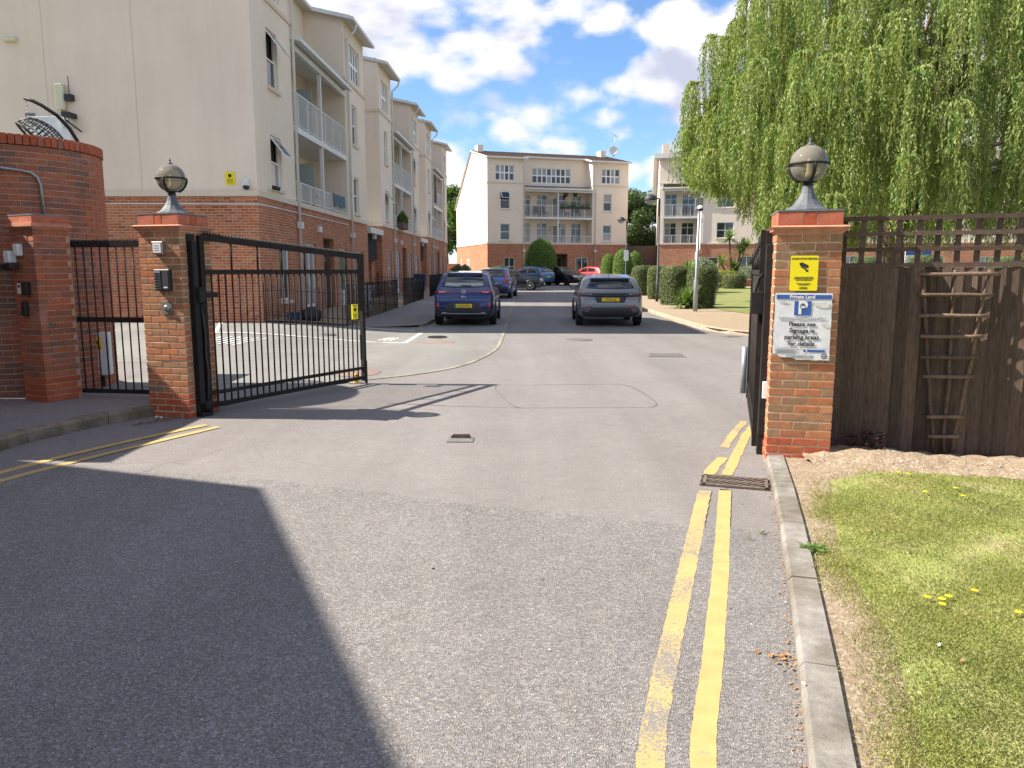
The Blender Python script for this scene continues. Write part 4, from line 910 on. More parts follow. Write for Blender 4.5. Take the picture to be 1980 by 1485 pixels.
def lamp(label, P_):
    z = P_.location.z + P_['top']; t = thing('globe_lamp', label, 'lamp', (P_.location.x, P_.location.y, z), P_.rotation_euler.z + .4, 'globe lamps on the gate pillars')
    mb = MB(); mb.lathe([(.001, 0), (.185, 0), (.185, .012), (.17, .022), (.155, .028), (.12, .055), (.085, .10), (.06, .15), (.047, .2), (.043, .222)], 12, smooth=False); mb.build('trumpet_base', M['slate_metal'], t)
    mb = MB(); mb.lathe([(.043, .218), (.05, .225), (.036, .235), (.04, .245), (.07, .262), (.075, .275), (.06, .278)], 20); mb.build('cup', M['black_metal'], t)
    zc = .405; r = .160
    mb = MB(); mb.lathe([(r * math.sin(PI * k / 20), zc - r * math.cos(PI * k / 20)) for k in range(2, 20)] + [(.001, zc + r)], 32); mb.build('globe', M['globe'], t)
    mb = MB(); mb.lathe([(r + .002, zc - .012), (r + .014, zc - .012), (r + .014, zc + .006), (r + .002, zc + .006), (r + .002, zc - .012)], 32); mb.build('band', M['black_metal'], t)
    for k in range(3):
        an = k * 2 * PI / 3 + .3; pts = [(math.cos(an) * rr, math.sin(an) * rr, zz) for rr, zz in [(r + .008, zc - .005)] + [((r + .008) * math.cos(R(d)), zc - (r + .008) * math.sin(R(d))) for d in (15, 30, 45, 58)] + [(.06, zc - .135)]]
        MB().tube(pts, [.013, .013, .013, .013, .015, .02], 6).build('arm', M['black_metal'], t)
    mb = MB(); mb.lathe([(.03, zc + r - .004), (.034, zc + r + .004), (.012, zc + r + .016), (.01, zc + r + .03), (.013, zc + r + .04), (.004, zc + r + .06), (.001, zc + r + .066)], 14); mb.build('finial', M['slate_metal'], t)
    mb = MB(); mb.lathe([(.001, .278), (.03, .278), (.03, .33), (.022, .335), (.022, .42), (.012, .45), (.001, .452)], 14); mb.build('bulb_holder', M['ivory'], t)
lamp('smoked glass globe lamp on top of the left gate pillar', PL); lamp('smoked glass globe lamp on top of the right gate pillar', PR)
def on_face(P_, x, z, e=.0):   # point on the pillar's front face
    w = .2735; v = Matrix.Rotation(P_.rotation_euler.z, 4, 'Z') @ Vector((x, -w - e, z)); return (P_.location.x + v.x, P_.location.y + v.y, P_.location.z + v.z)
def left_pillar_fittings():
    rz = PL.rotation_euler.z
    t = thing('exit_button_box', 'small white metal box at top of the left pillar face', 'switch box', on_face(PL, .015, 1.94), rz)
    MB().bb(-.07, .07, -.055, 0, -.07, .07).build('case', M['steel'], t, .004); MB().bb(-.052, .052, -.0575, -.0552, -.052, .052).build('face_card', M['plate_white'], t)
    mb = MB()
    for k in range(3): mb.bb(-.035, .03, -.0585, -.0576, -.03 + .025 * k, -.022 + .025 * k)
    mb.build('print', M['ink_grey'], t)
    t = thing('entry_keypad', 'black entry keypad with two panels on the left pillar', 'keypad', on_face(PL, .045, 1.585), rz)
    MB().bb(-.105, .105, -.05, 0, -.12, .12).build('case', M['black_plastic'], t, .01); MB().bb(-.09, -.012, -.056, -.0505, -.105, .105).build('key_panel', M['grey_metal'], t); MB().bb(.012, .09, -.056, -.0505, -.105, .105).build('display_panel', M['cladding'], t)
    me = MB().bb(-.009, .009, -.004, .004, -.008, .008).mesh('key', M['black_plastic'])
    for i in range(3):
        for j in range(6): link('key', me, t, None, (-.075 + .024 * i, -.058, -.08 + .03 * j))
    MB().bb(.03, .08, -.0575, -.0562, -.09, -.075).build('label_strip', M['plate_white'], t)
    t = thing('key_switch', 'square brass key switch plate below the keypad', 'switch', on_face(PL, .06, 1.27), rz)
    MB().bb(-.065, .065, -.012, 0, -.075, .075).build('plate', M['iron_pale'], t, .002); mb = MB(); mb.lathe([(.001, .02), (.025, .02), (.034, .012), (.036, 0)], 18, (0, -.012, 0), rot=Matrix.Rotation(R(90), 3, 'X')); mb.build('lock_barrel', M['steel'], t)
    v = Matrix.Rotation(rz, 4, 'Z') @ Vector((.2745, -.10, .60)); t = thing('gate_sensor', 'small grey sensor box low on the left pillar side', 'sensor', (PL.location.x + v.x, PL.location.y + v.y, v.z), rz)
    MB().bb(0, .03, -.03, .03, -.075, .075).build('case', M['grey_metal'], t, .006); MB().bb(.0302, .032, -.022, .022, .0, .018).build('eye', M['black_plastic'], t)
left_pillar_fittings()
def signs():
    rz = PR.rotation_euler.z
    t = thing('camera_warning_sign', 'yellow camera warning sign on the right pillar', 'sign', on_face(PR, -.03, 1.65), rz)
    mb = MB(); w, h, r = .112, .148, .012; pts = []
    for cx, cy, a0 in ((w - r, h - r, 0), (-w + r, h - r, 90), (-w + r, -h + r, 180), (w - r, -h + r, 270)):
        pts += [(cx + r * math.cos(R(a0 + d)), cy + r * math.sin(R(a0 + d))) for d in (0, 30, 60, 90)]
    n = len(pts); mb.add([(x, -.004, z) for x, z in pts] + [(x, -.008, z) for x, z in pts], [tuple(range(n)), tuple(range(2 * n - 1, n - 1, -1))] + [(i, (i + 1) % n, n + (i + 1) % n, n + i) for i in range(n)])
    mb.build('plate', M['yellow_sign'], t)
    text_obj('24 HOUR CCTV IN OPERATION', .0205, M['ink'], t, (0, -.0088, .122), sx=.72, bold=.0006)
    mb = MB()   # camera pictogram
    def q(pts): mb.add([(x, -.0089, z) for x, z in pts], [tuple(range(len(pts)))])
    q([(-.042, .085), (-.018, .092), (.034, .066), (.034, .046), (.018, .043), (-.036, .062)]); q([(-.03, .058), (.008, .044), (.006, .034), (-.022, .044)]); q([(.004, .044), (.022, .036), (.018, .018), (.004, .026)])
    q([(.012, .022), (.034, .030), (.032, .010), (.016, .012)])
    mb.build('pictogram', M['ink'], t)
    text_obj('Images are being monitored and\nrecorded for the purposes of crime\nprevention and public safety', .0135, M['ink'], t, (0, -.0088, -.045), sx=.82, bold=.0004, space=.9)
    text_obj('This scheme is controlled by\nthe site management', .0115, M['ink'], t, (0, -.0088, -.092), sx=.85, bold=.0003, space=.9)
    text_obj('For information\nplease telephone', .0115, M['ink'], t, (0, -.0088, -.124), sx=.85, bold=.0003, space=.9)
    t = thing('parking_notice', 'torn white private land parking notice on the right pillar', 'sign', on_face(PR, -.022, 1.195), rz)
    mb = MB(); W, Hh = .232, .288; nx, nz = 14, 16; vs = []; rnd = random.Random(3)
    for j in range(nz + 1):
        for i in range(nx + 1):
            x = -W + 2 * W * i / nx; z = -Hh + 2 * Hh * j / nz; y = -.012 + .0009 * math.sin(x * 40 + z * 13) * math.sin(z * 28)
            if j == 0: z += (.05 if i < 2 else .022 if i < 6 else .0 + .004 * rnd.random()) - (.004 if i == 5 else 0)
            if j == 1 and i < 3: z += .02
            if i == nx: x += rnd.uniform(-.006, .003)
            if i == 0: x += rnd.uniform(-.003, .004)
            vs.append((x, y, z))
    fs = [(j * (nx + 1) + i, j * (nx + 1) + i + 1, (j + 1) * (nx + 1) + i + 1, (j + 1) * (nx + 1) + i) for j in range(nz) for i in range(nx)]
    mb.add(vs, fs, 0, None, True); o = mb.build('sheet', M['sign_white'], t, fix=False)
    MB().bb(-W + .02, W - .02, -.0085, -.001, -Hh + .06, Hh - .02).build('backing_board', M['cladding'], t)
    y = -.0150
    MB().bb(-W + .012, W - .006, y, y + .001, .236, .272).build('blue_band', M['sign_blue'], t); text_obj('Private Land', .041, M['plate_white'], t, (-.01, y - .0008, .254), bold=.0012)
    MB().bb(-.072, .066, y, y + .001, .098, .218).build('blue_square', M['sign_blue'], t)
    text_obj('P', .158, M['plate_white'], t, (-.004, y - .0008, .158), bold=.004)
    mb = MB(); mb.lathe([(.017, 0), (.024, 0)], 20, (-.004, y - .0022, .176), rot=Matrix.Rotation(R(90), 3, 'X')); mb.build('roundel', M['ink_grey'], t)
    mb = MB()
    for p in ([(.07, .21), (.12, .205), (.19, .212), (.226, .190), (.2, .165), (.14, .160), (.09, .182)], [(-.21, .214), (-.15, .222), (-.12, .205), (-.17, .196)], [(.15, .02), (.2, .03), (.228, .01), (.226, -.012), (.19, -.004)]):
        mb.add([(x, y - .0006, z) for x, z in p], [tuple(range(len(p)))])
    mb.build('torn_patch', M['paper'], t)
    text_obj('PARKING CONDITIONS APPLY', .0285, M['ink_grey'], t, (0, y - .0008, .070), sx=.98)
    for k, s in enumerate(('Please see', 'Signage in', 'parking areas', 'for details')): text_obj(s, .0515, M['ink'], t, (0, y - .0008, .022 - .056 * k), sx=1.03, bold=.0012)
    MB().bb(-W + .02, W - .02, y, y + .0006, -.182, -.1805).build('rule', M['ink_grey'], t)
    mb = MB()
    for k in range(6): mb.bb(-W + .02, -.02 - .03 * (k % 2), y, y + .0006, -.196 - .0065 * k, -.1935 - .0065 * k)
    for k in range(4): mb.bb(-.12, .10, y, y + .0006, -.245 - .008 * k, -.2425 - .008 * k)
    mb.build('small_print', M['ink_grey'], t)
    mb = MB(); mb.lathe([(.001, 0), (.011, 0)], 14, (.03, y, -.207), rot=Matrix.Rotation(R(90), 3, 'X')); mb.bb(.052, .195, y, y + .0006, -.217, -.198); mb.build('supplier_mark', M['sign_blue'], t)
    mb = MB(); mb.lathe([(.016, 0), (.023, 0)], 22, (.19, y, -.252), rot=Matrix.Rotation(R(90), 3, 'X')); mb.bb(.178, .202, y, y + .0006, -.256, -.248); mb.build('stamp', M['ink'], t)
signs()

def leaf_gate():
    """left gate leaf, standing open into the yard"""
    an = math.atan2(2.44, 1.38); t = thing('vehicle_gate', 'black barred left gate leaf standing open with yellow sign', 'gate', (-3.60, 9.02, 0), an, 'vehicle gate leaves')
    L_ = 2.80; m = M['brown_black']; top = lambda s: 2.075 - .068 * s
    MB().bb(-.03, .03, -.03, .03, .02, 2.09).build('hinge_stile', m, t); MB().bb(L_ - .03, L_ + .03, -.03, .03, .06, top(L_) + .04).build('end_stile', m, t)
    mb = MB(); mb.bar((.03, 0, top(.03) - .0), (L_ - .03, 0, top(L_)), .045, .075); tr = mb.build('top_rail', m, t)
    mb = MB(); n = 64
    for k in range(n):
        s = .05 + (L_ - .1) * k / n; z = top(s) + .037; mb.add([(s, -.012, z), (s + .026, -.012, z), (s + .013, -.012, z + .024), (s, .012, z), (s + .026, .012, z), (s + .013, .012, z + .024)], [(0, 1, 2), (5, 4, 3), (0, 3, 4, 1), (1, 4, 5, 2), (2, 5, 3, 0)])
    mb.build('spike_strip', m, tr)
    mb = MB(); mb.bb(.03, L_ - .03, -.022, .022, 1.645, 1.70); mb.build('middle_rail', m, t)
    mb = MB(); mb.bb(.03, L_ - .03, -.022, .022, .225, .265); mb.build('lower_rail', m, t); mb = MB(); mb.bb(.03, L_ + .04, -.022, .022, .075, .125); mb.build('bottom_rail', m, t)
    me = MB().tube([(0, 0, .125), (0, 0, 1.646)], .0105, 8).mesh('bar', m); n = 26
    for k in range(n): link('bar', me, t, None, (.03 + (L_ - .06) * (k + 1) / (n + 1), 0, 0))
    for k in range(6):
        s = .03 + (L_ - .06) * (4 * k + 4) / (n + 1); MB().tube([(s, 0, 1.70), (s, 0, top(s) - .036)], .0125, 8).build('upper_bar', m, t)
    mb = MB(); mb.bb(L_ - .11, L_ - .035, -.03, -.012, 1.1, 1.93); mb.build('lock_plate', m, t); mb = MB(); mb.bb(L_ - .10, L_ - .03, -.05, -.022, .38, .75); mb.build('magnet_plate', M['black_plastic'], t)
    MB().bb(L_ + .035, L_ + .055, -.02, .02, .0, .35).build('drop_bolt', m, t)
    MB().bb(L_ - .27, L_ - .15, -.045, -.027, .985, 1.20).build('warning_plate', M['yellow_sign'], t)
    mb = MB()
    for k in range(3): mb.bb(L_ - .25, L_ - .17, -.0462, -.0452, 1.01 + .022 * k, 1.02 + .022 * k)
    mb.add([(L_ - .21 + .03 * math.cos(a), -.0458, 1.125 + .03 * math.sin(a)) for a in np.linspace(0, 2 * PI, 12)[:-1]], [tuple(range(11))]); mb.bb(L_ - .25, L_ - .17, -.0462, -.0452, 1.175, 1.187); mb.build('warning_print', M['ink'], t)
    # hinge post with operator
    p = thing('gate_post', 'tall black steel hinge post beside the left pillar', 'post', (-3.645, 8.965, 0), an)
    MB().bb(-.13, -.035, -.05, .05, -.05, 2.1).build('post', M['black_metal'], p); MB().bb(-.12, -.05, -.11, -.052, .15, 2.02).build('operator_column', M['black_metal'], p, .006)
    mb = MB(); mb.bb(-.10, .0, -.17, -.06, 1.33, 1.5); mb.bb(-.06, .2, -.12, -.06, 1.38, 1.44); mb.build('operator_arm', M['black_metal'], p, .006); mb = MB(); mb.lathe([(.001, -.06), (.04, -.06), (.04, .06), (.001, .06)], 14, (-.02, -.1, .12)); mb.bb(-.13, .03, -.12, .03, .0, .05); mb.build('bottom_hinge', M['black_metal'], p)
    mb = MB(); mb.tube([(-.05, -.12, 1.33), (-.04, -.15, 1.0), (-.03, -.13, .7), (0, -.12, .5), (-.03, -.12, .2)], .009, 6); mb.build('cable', M['cladding'], p)
    s = thing('gate_stop', 'short yellow stop post at the free end of the open gate', 'gate stop', (-2.36, 11.52, 0)); MB().lathe([(.035, 0), (.035, .13), (.028, .145), (.001, .148)], 14).build('post', M['yellow_post'], s); MB().bb(-.1, .1, -.06, .06, -.01, .012).build('foot', M['edging'], s)
leaf_gate()
def right_leaf():
    d = Vector((.735, 2.62)); an = math.atan2(d.y, d.x); t = thing('vehicle_gate', 'black right gate leaf folded back, seen edge on', 'gate', (2.315, 7.18, 0), an, 'vehicle gate leaves'); L_ = 2.75; m = M['brown_black']; top = lambda s: 2.02 - .06 * s
    MB().bb(-.03, .03, -.03, .03, .04, 2.06).build('hinge_stile', m, t); MB().bb(L_ - .03, L_ + .03, -.03, .03, .06, top(L_) + .04).build('end_stile', m, t)
    mb = MB(); mb.bar((.03, 0, top(.03)), (L_ - .03, 0, top(L_)), .045, .075); mb.build('top_rail', m, t)
    for nm, z0, z1 in (('middle_rail', 1.645, 1.70), ('lower_rail', .225, .265), ('bottom_rail', .075, .125)): MB().bb(.03, L_ - .03, -.022, .022, z0, z1).build(nm, m, t)
    me = MB().tube([(0, 0, .125), (0, 0, 1.646)], .0105, 8).mesh('bar', m)
    for k in range(26): link('bar', me, t, None, (.03 + (L_ - .06) * (k + 1) / 27, 0, 0))
    for k in range(6): s = .03 + (L_ - .06) * (4 * k + 4) / 27; MB().tube([(s, 0, 1.70), (s, 0, top(s) - .036)], .0125, 8).build('upper_bar', m, t)
    MB().tube([(L_ + .0, .07, .12), (L_ + .0, .07, .72)], .035, 12).build('grey_sleeve', M['grey_metal'], t)
    p = thing('gate_post', 'black steel hinge post and operator behind the right pillar', 'post', (2.335, 7.02, .0), an); MB().bb(-.05, .05, -.05, .05, -.05, 2.04).build('post', M['black_metal'], p)
    mb = MB(); mb.bb(-.13, -.055, -.02, .05, .2, 1.92); mb.build('operator_column', M['black_metal'], p, .005); mb = MB(); mb.bb(-.02, .1, .052, .16, 1.3, 1.5); mb.tube([(0, .12, 1.5), (.0, .1, 1.62), (.05, .06, 1.66)], .015, 6); mb.build('operator_arm', M['black_metal'], p, .004)
    mb = MB(); mb.bb(-.19, -.14, -.02, .03, .55, .70); mb.build('junction_box', M['white_box'], p, .004)
right_leaf()
def side_gate():
    a = Vector((-5.50, 9.60)); b = Vector((-4.36, 9.44)); d = b - a; an = math.atan2(d.y, d.x); L_ = d.length; m = M['black_metal']; z0 = .12
    t = thing('pedestrian_gate', 'narrow black barred pedestrian gate left of the pillar', 'gate', (a.x, a.y, z0), an)
    MB().bb(-.16, -.05, -.05, .05, -.02, 1.93).build('hinge_post', m, t); MB().bb(-.02, .025, -.025, .025, .05, 1.92).build('hinge_stile', m, t); MB().bb(L_ - .03, L_, -.02, .02, .05, 1.9).build('latch_stile', m, t)
    mb = MB(); mb.bb(.025, L_ - .03, -.022, .022, 1.85, 1.92); tr = mb.build('top_rail', m, t); MB().bb(.025, L_ - .03, -.022, .022, .94, 1.0).build('middle_rail', m, t); MB().bb(.025, L_ - .03, -.022, .022, .05, .10).build('bottom_rail', m, t)
    mb = MB()
    for k in range(30): s = .03 + (L_ - .06) * k / 30; mb.add([(s, -.01, 1.92), (s + .026, -.01, 1.92), (s + .013, -.01, 1.945), (s, .01, 1.92), (s + .026, .01, 1.92), (s + .013, .01, 1.945)], [(0, 1, 2), (5, 4, 3), (0, 3, 4, 1), (1, 4, 5, 2), (2, 5, 3, 0)])
    mb.build('spike_strip', m, tr)
    me = MB().tube([(0, 0, .10), (0, 0, 1.85)], .009, 8).mesh('bar', m)
    for k in range(9): link('bar', me, t, None, (.03 + (L_ - .06) * (k + 1) / 10, 0, 0))
    mb = MB()
    for z in (.42, 1.5): mb.bb(-.22, .03, -.055, -.03, z - .02, z + .02)
    mb.build('hinge', m, t)
    c = thing('gate_control_cabinet', 'white control cabinet with yellow warning label behind the side gate', 'cabinet', (-5.62, 10.42, .0), R(14)); MB().bb(-.05, .05, -.03, .03, 0, .3).build('stand', M['black_metal'], c); MB().bb(-.15, .15, -.07, .07, .28, .86).build('case', M['white_box'], c, .008); MB().bb(-.06, .06, -.074, -.0705, .63, .80).build('label', M['yellow_sign'], c)
    mb = MB()
    for k in range(3): mb.bb(-.045, .045, -.0755, -.0742, .64 + .014 * k, .647 + .014 * k)
    mb.add([(-.035, -.075, .70), (.035, -.075, .70), (0, -.075, .77)], [(0, 1, 2)]); mb.build('label_print', M['ink'], c)
side_gate()
# round-cornered terrace wall with soldier coping
def terrace_wall():
    cx, cy, Rr = -6.65, 10.55, 1.07; ch, bl, jt = .0735, .2255, .0115; top = 3.20; n = int(round((top - .10) / ch))
    t = thing('terrace_wall', 'round cornered weathered brick wall of the raised terrace', 'wall', (0, 0, 0))
    S0 = .75; arc = Rr * PI * 1.05; S2 = .4   # straight before the bend, arc, straight behind
    def at(s, off=0):
        r = Rr + off
        if s < S0: return (cx - (S0 - s), cy - r, 0.0)
        if s < S0 + arc: a = -PI / 2 + (s - S0) / Rr; return (cx + r * math.cos(a), cy + r * math.sin(a), a + PI / 2)
        a = -PI / 2 + arc / Rr; q = s - S0 - arc; return (cx + r * math.cos(a) - q * math.sin(a), cy + r * math.sin(a) + q * math.cos(a), a + PI / 2)
    tot = S0 + arc + S2
    mb = MB(); N_ = 70; P = [at(tot * k / N_, -.0055) for k in range(N_ + 1)]
    for k in range(N_): p, q = P[k], P[k + 1]; mb.add([(p[0], p[1], 0), (q[0], q[1], 0), (q[0], q[1], top), (p[0], p[1], top)], [(0, 1, 2, 3)], 0, None, True)
    Q = [at(tot * k / N_, -.3) for k in range(N_ + 1)]
    for k in range(N_): p, q = Q[k], Q[k + 1]; mb.add([(q[0], q[1], 0), (p[0], p[1], 0), (p[0], p[1], top), (q[0], q[1], top)], [(0, 1, 2, 3)], 0, None, True)
    mb.build('mortar_core', M['mortar_dark'], t, fix=False)
    spots = []
    for c in range(n):
        s = -(c % 2) * bl / 2 + .05
        while s < tot - .3:
            spots.append((c, s + bl / 2)); s += bl
    vis = [(c, s) for c, s in spots if .15 < s < S0 + Rr * PI * .43 and c > 0]
    vis.sort(key=lambda q: abs(q[1] - S0 - .7) * 1.2 + (abs(q[0] - n * .62) * .028)); single = set(vis[:300])
    rest = MB()
    for c, s in spots:
        x, y, a = at(s, -.0515); z = .12 + c * ch + (ch - jt) / 2
        if (c, s) in single: link('brick', brick_mesh(bl - jt, .10, ch - jt, M['brick_wall_piece'], random.randrange(5)), t, None, (x, y, z), a + jit(.006))
        elif s > .0: rest.box((x, y, z), (bl - jt, .10, ch - jt), Matrix.Rotation(a, 3, 'Z'))
    tag(rest.build('brickwork', M['brick_wall_piece'], t), kind='stuff')
    m = .078; k = 0
    while k * m < tot - .3:
        x, y, a = at(k * m + m / 2, -.13); link('coping_brick', brick_mesh(m - .009, .29, .125, M['brick_red'] if k % 3 else M['brick_wall_piece'], k % 5), t, None, (x, y, .12 + n * ch + .065 + jit(.002)), a); k += 1
    mb = MB(); mb.prism([(cx - 1.0, cy - .8), (cx, cy - .8), (cx + .55, cy - .4), (cx + .8, cy), (cx + .55, cy + .5), (cx, cy + .8), (cx, 12.6), (cx - 1.0, 12.6)], 2.2, 2.3); mb.build('terrace_deck', M['paving'], t)
    c = thing('conduit', 'bent grey conduit pipe on the round terrace wall', 'conduit', (0, 0, 0)); pts = []
    for s, z in ((S0 + .1, 2.93), (S0 + .45, 2.92), (S0 + .68, 2.90), (S0 + .79, 2.88), (S0 + .85, 2.83), (S0 + .88, 2.74), (S0 + .89, 2.36)): x, y, a = at(s, .025); pts.append((x, y, z))
    MB().tube(pts, .017, 8).build('pipe', M['grey_metal'], c)
    # pier against the wall
    p = thing('wall_pier', 'short brick pier with moulded cap against the round wall', 'pier', (-5.69, 9.41, .12), R(-25)); hw = .21; cc = 28
    MB().bb(-hw + .008, hw - .008, -hw + .008, .25, -.05, cc * ch).build('mortar_core', M['mortar_dark'], p)
    bl2 = (2 * hw + jt) / 2
    for c_ in range(cc):
        mt = M['brick_red'] if c_ < 4 else M['brick_wall_piece']; z = c_ * ch + (ch - jt) / 2
        if c_ % 2:
            lay = [(-hw, bl2 - jt, 0), (-hw + bl2, bl2 - jt, 0)]
            side = [(-hw + .1, .18), (-hw + .29, .15)]
        else:
            lay = [(-hw, .0965, 0), (-hw + .106, bl2 - jt, 0), (hw - .0965, .0965, 0)]
            side = [(-hw + .1, .09), (-hw + .2, .2)]
        for x0, l, _ in lay: link('brick', brick_mesh(l, .10, ch - jt, mt, random.randrange(5)), p, None, (x0 + l / 2, -hw + .05 + jit(.0015), z))
        for y0, l in side: link('brick', brick_mesh(l, .10, ch - jt, mt, random.randrange(5)), p, None, (hw - .05 + jit(.0015), y0 + .006 + l / 2, z), PI / 2)
    z = cc * ch; mb = MB()
    for e, z0, z1 in ((.02, 0, .022), (.045, .022, .055), (.02, .055, .07)): mb.bb(-hw - e, hw + e, -hw - e, .26, z + z0, z + z1)
    mb.build('moulded_course', M['terracotta_pale'], p); mb = MB(); mb.bb(-hw, hw, -hw, .25, z + .07, z + .15); mb.build('cap_block', M['terracotta'], p); mb = MB(); mb.bb(-hw - .004, hw + .004, -hw - .004, .25, z + .15, z + .165); mb.build('lead_cap', M['lead'], p)
    def onp(x, zz): v = Matrix.Rotation(R(-25), 4, 'Z') @ Vector((x, -hw, 0)); return (p.location.x + v.x, p.location.y + v.y, zz)
    t1 = thing('security_light', 'twin white security lights with black heads on the pier', 'light', onp(-.12, 1.88), R(-25)); MB().bb(.04, .13, -.07, 0, -.02, .12).bb(-.10, .0, -.10, 0, -.10, .04).build('casing', M['white_box'], t1, .008)
    mb = MB(); mb.bb(-.14, -.02, -.2, -.05, -.19, -.115); mb.bb(.02, .1, -.16, -.04, -.17, -.1); mb.build('lamp_head', M['black_plastic'], t1, .006)
    t1 = thing('entry_reader', 'small grey and black entry reader on the pier', 'keypad', onp(-.03, 1.48), R(-25)); MB().bb(-.08, .0, -.04, 0, -.065, .06).build('reader', M['white_box'], t1, .004); MB().bb(.02, .12, -.06, 0, -.075, .075).build('hood', M['black_plastic'], t1, .006); mb = MB(); mb.bb(-.06, -.02, -.0425, -.0405, .01, .04); mb.build('screen', M['black_plastic'], t1)
    t1 = thing('key_safe', 'small black key safe below the entry reader', 'key safe', onp(-.02, 1.24), R(-25)); MB().bb(-.045, .05, -.05, 0, -.09, .09).build('case', M['black_plastic'], t1, .015)
    # unseen wall, added out of view to throw shade on the left pavement
    w = MB(); wall(w, (-7.12, 9.45), (0, -1), 2.6, -.1, 3.3); wall(w, (-7.4, 6.85), (0, 1), 2.6, -.1, 3.3); w.bb(-7.42, -7.1, 6.8, 9.46, 3.3, 3.4)
    q = w.build('added_shade_wall', M['brickwall'], None, fix=False); tag(q, 'unseen brick wall added at far left to shade the pavement', 'wall')
terrace_wall()
def neighbour():
    """house on the left of the street, out of the picture; its roof edge throws the shadow on the road"""
    h = 6.2; c = Vector((-1.95 - 1.035 * h, 6.08)); d1 = Vector((.42, -.91)).normalized(); d2 = Vector((-1, .36)).normalized()
    t = thing('street_house', 'brick house on the near left whose shadow falls on the road', 'building', (c.x, c.y, 0), 0); L1, D1 = 11.0, 7.0
    q = [Vector((0, 0)), d2 * D1, d2 * D1 + d1 * L1, d1 * L1]; hs = [(1.5, 2.7, .9, 2.2), (5, 6.2, .9, 2.2), (1.5, 2.7, 3.6, 4.9), (5, 6.2, 3.6, 4.9)]; mb = MB()
    for a, b, hh in ((q[3], q[0], hs), (q[0], q[1], ()), (q[1], q[2], ()), (q[2], q[3], ())):
        d = b - a; wall(mb, tuple(a), tuple(d.normalized()), d.length, -.2, h - .15, hh)
    mb.build('brick_wall', M['brickwall'], t, fix=False); MB().prism([tuple(p) for p in q], h - .15, h).build('roof', M['roof_tile'], t)
    rot = thing; f = MB(); g = MB(); dd = (q[0] - q[3]).normalized(); nn = Vector((dd.y, -dd.x))
    for a, b, z0, z1 in hs:
        for mbx, e, ins in ((f, .09, 0), (g, .085, .07)):
            p0 = q[3] + dd * (a + ins) - nn * e; p1 = q[3] + dd * (b - ins) - nn * e; mbx.add([(p0.x, p0.y, z0 + ins), (p1.x, p1.y, z0 + ins), (p1.x, p1.y, z1 - ins), (p0.x, p0.y, z1 - ins)], [(0, 1, 2, 3)])
    f.build('window', M['white_paint'], t); g.build('glazing', M['pane'], t)
neighbour()
def egg_chair():
    t = thing('hanging_chair', 'black hanging egg chair on a curved stand above the round wall', 'chair', (-6.6, 11.6, 2.3), 0)
    o = Vector((-6.6, 11.6, 2.3)); P = lambda x, z: (x - o.x, 0, z - o.z)
    MB().tube([P(-7.04, 4.15), P(-6.92, 4.11), P(-6.8, 4.05), P(-6.59, 3.91), P(-6.43, 3.73), P(-6.33, 3.56), P(-6.28, 3.38), P(-6.27, 3.0), P(-6.3, 2.35)], .026, 10).build('stand', M['black_metal'], t)
    mb = MB(); mb.tube([P(-6.3, 2.33), P(-6.9, 2.33)], .026, 8); mb.tube([(-.3, -.4, .03), (-.3, .4, .03)], .026, 8); mb.build('base', M['slate_metal'], t)
    mb = MB()
    for k in range(6): mb.lathe([(.012, -.005), (.017, 0), (.012, .005), (.007, 0), (.012, -.005)], 8, P(-7.02 + .002 * k, 4.10 - .05 * k), rot=Matrix.Rotation(R(90), 3, 'X' if k % 2 else 'Y'))
    mb.build('chain', M['steel'], t)
    # basket: rim ring plus ribs
    c = Vector(P(-6.86, 3.50)); ax = Matrix.Rotation(R(-52), 3, 'Y'); mb = MB(); rx, rz_, dp = .22, .40, .34
    rim = [c + Vector((0.0 + rx * .35 * math.cos(a), .30 * math.sin(a), 0)) + Vector((-.12 - .10 * math.cos(a), 0, .38 * math.cos(a))) for a in np.linspace(0, 2 * PI, 25)]
    rim = [c + Matrix.Rotation(R(32), 3, 'Z') @ Matrix.Rotation(R(-42), 3, 'Y') @ Vector((-.02, .32 * math.sin(a), .40 * math.cos(a))) for a in np.linspace(0, 2 * PI, 29)]
    mb.tube(rim, .017, 8, cap=False); bk = mb.build('basket_rim', M['black_metal'], t)
    mb = MB(); R_ = Matrix.Rotation(R(32), 3, 'Z') @ Matrix.Rotation(R(-42), 3, 'Y')
    for k in range(1, 13):
        z = -.40 + .8 * k / 13; w = .32 * math.sqrt(max(0, 1 - (z / .4) ** 2)); mb.tube([c + R_ @ Vector((.30 * math.sqrt(max(0, 1 - (z / .42) ** 2)) * math.sin(a), -w * math.cos(a), z)) for a in np.linspace(0, PI, 11)], .008, 5)
    for k in range(1, 7):
        an = PI * k / 7; mb.tube([c + R_ @ Vector((.30 * math.sin(an) * math.sin(a), -.32 * math.cos(an) * math.sin(a), .4 * math.cos(a))) for a in np.linspace(0, PI, 13)], .008, 5)
    mb.build('basket_weave', M['black_plastic'], t)
egg_chair()
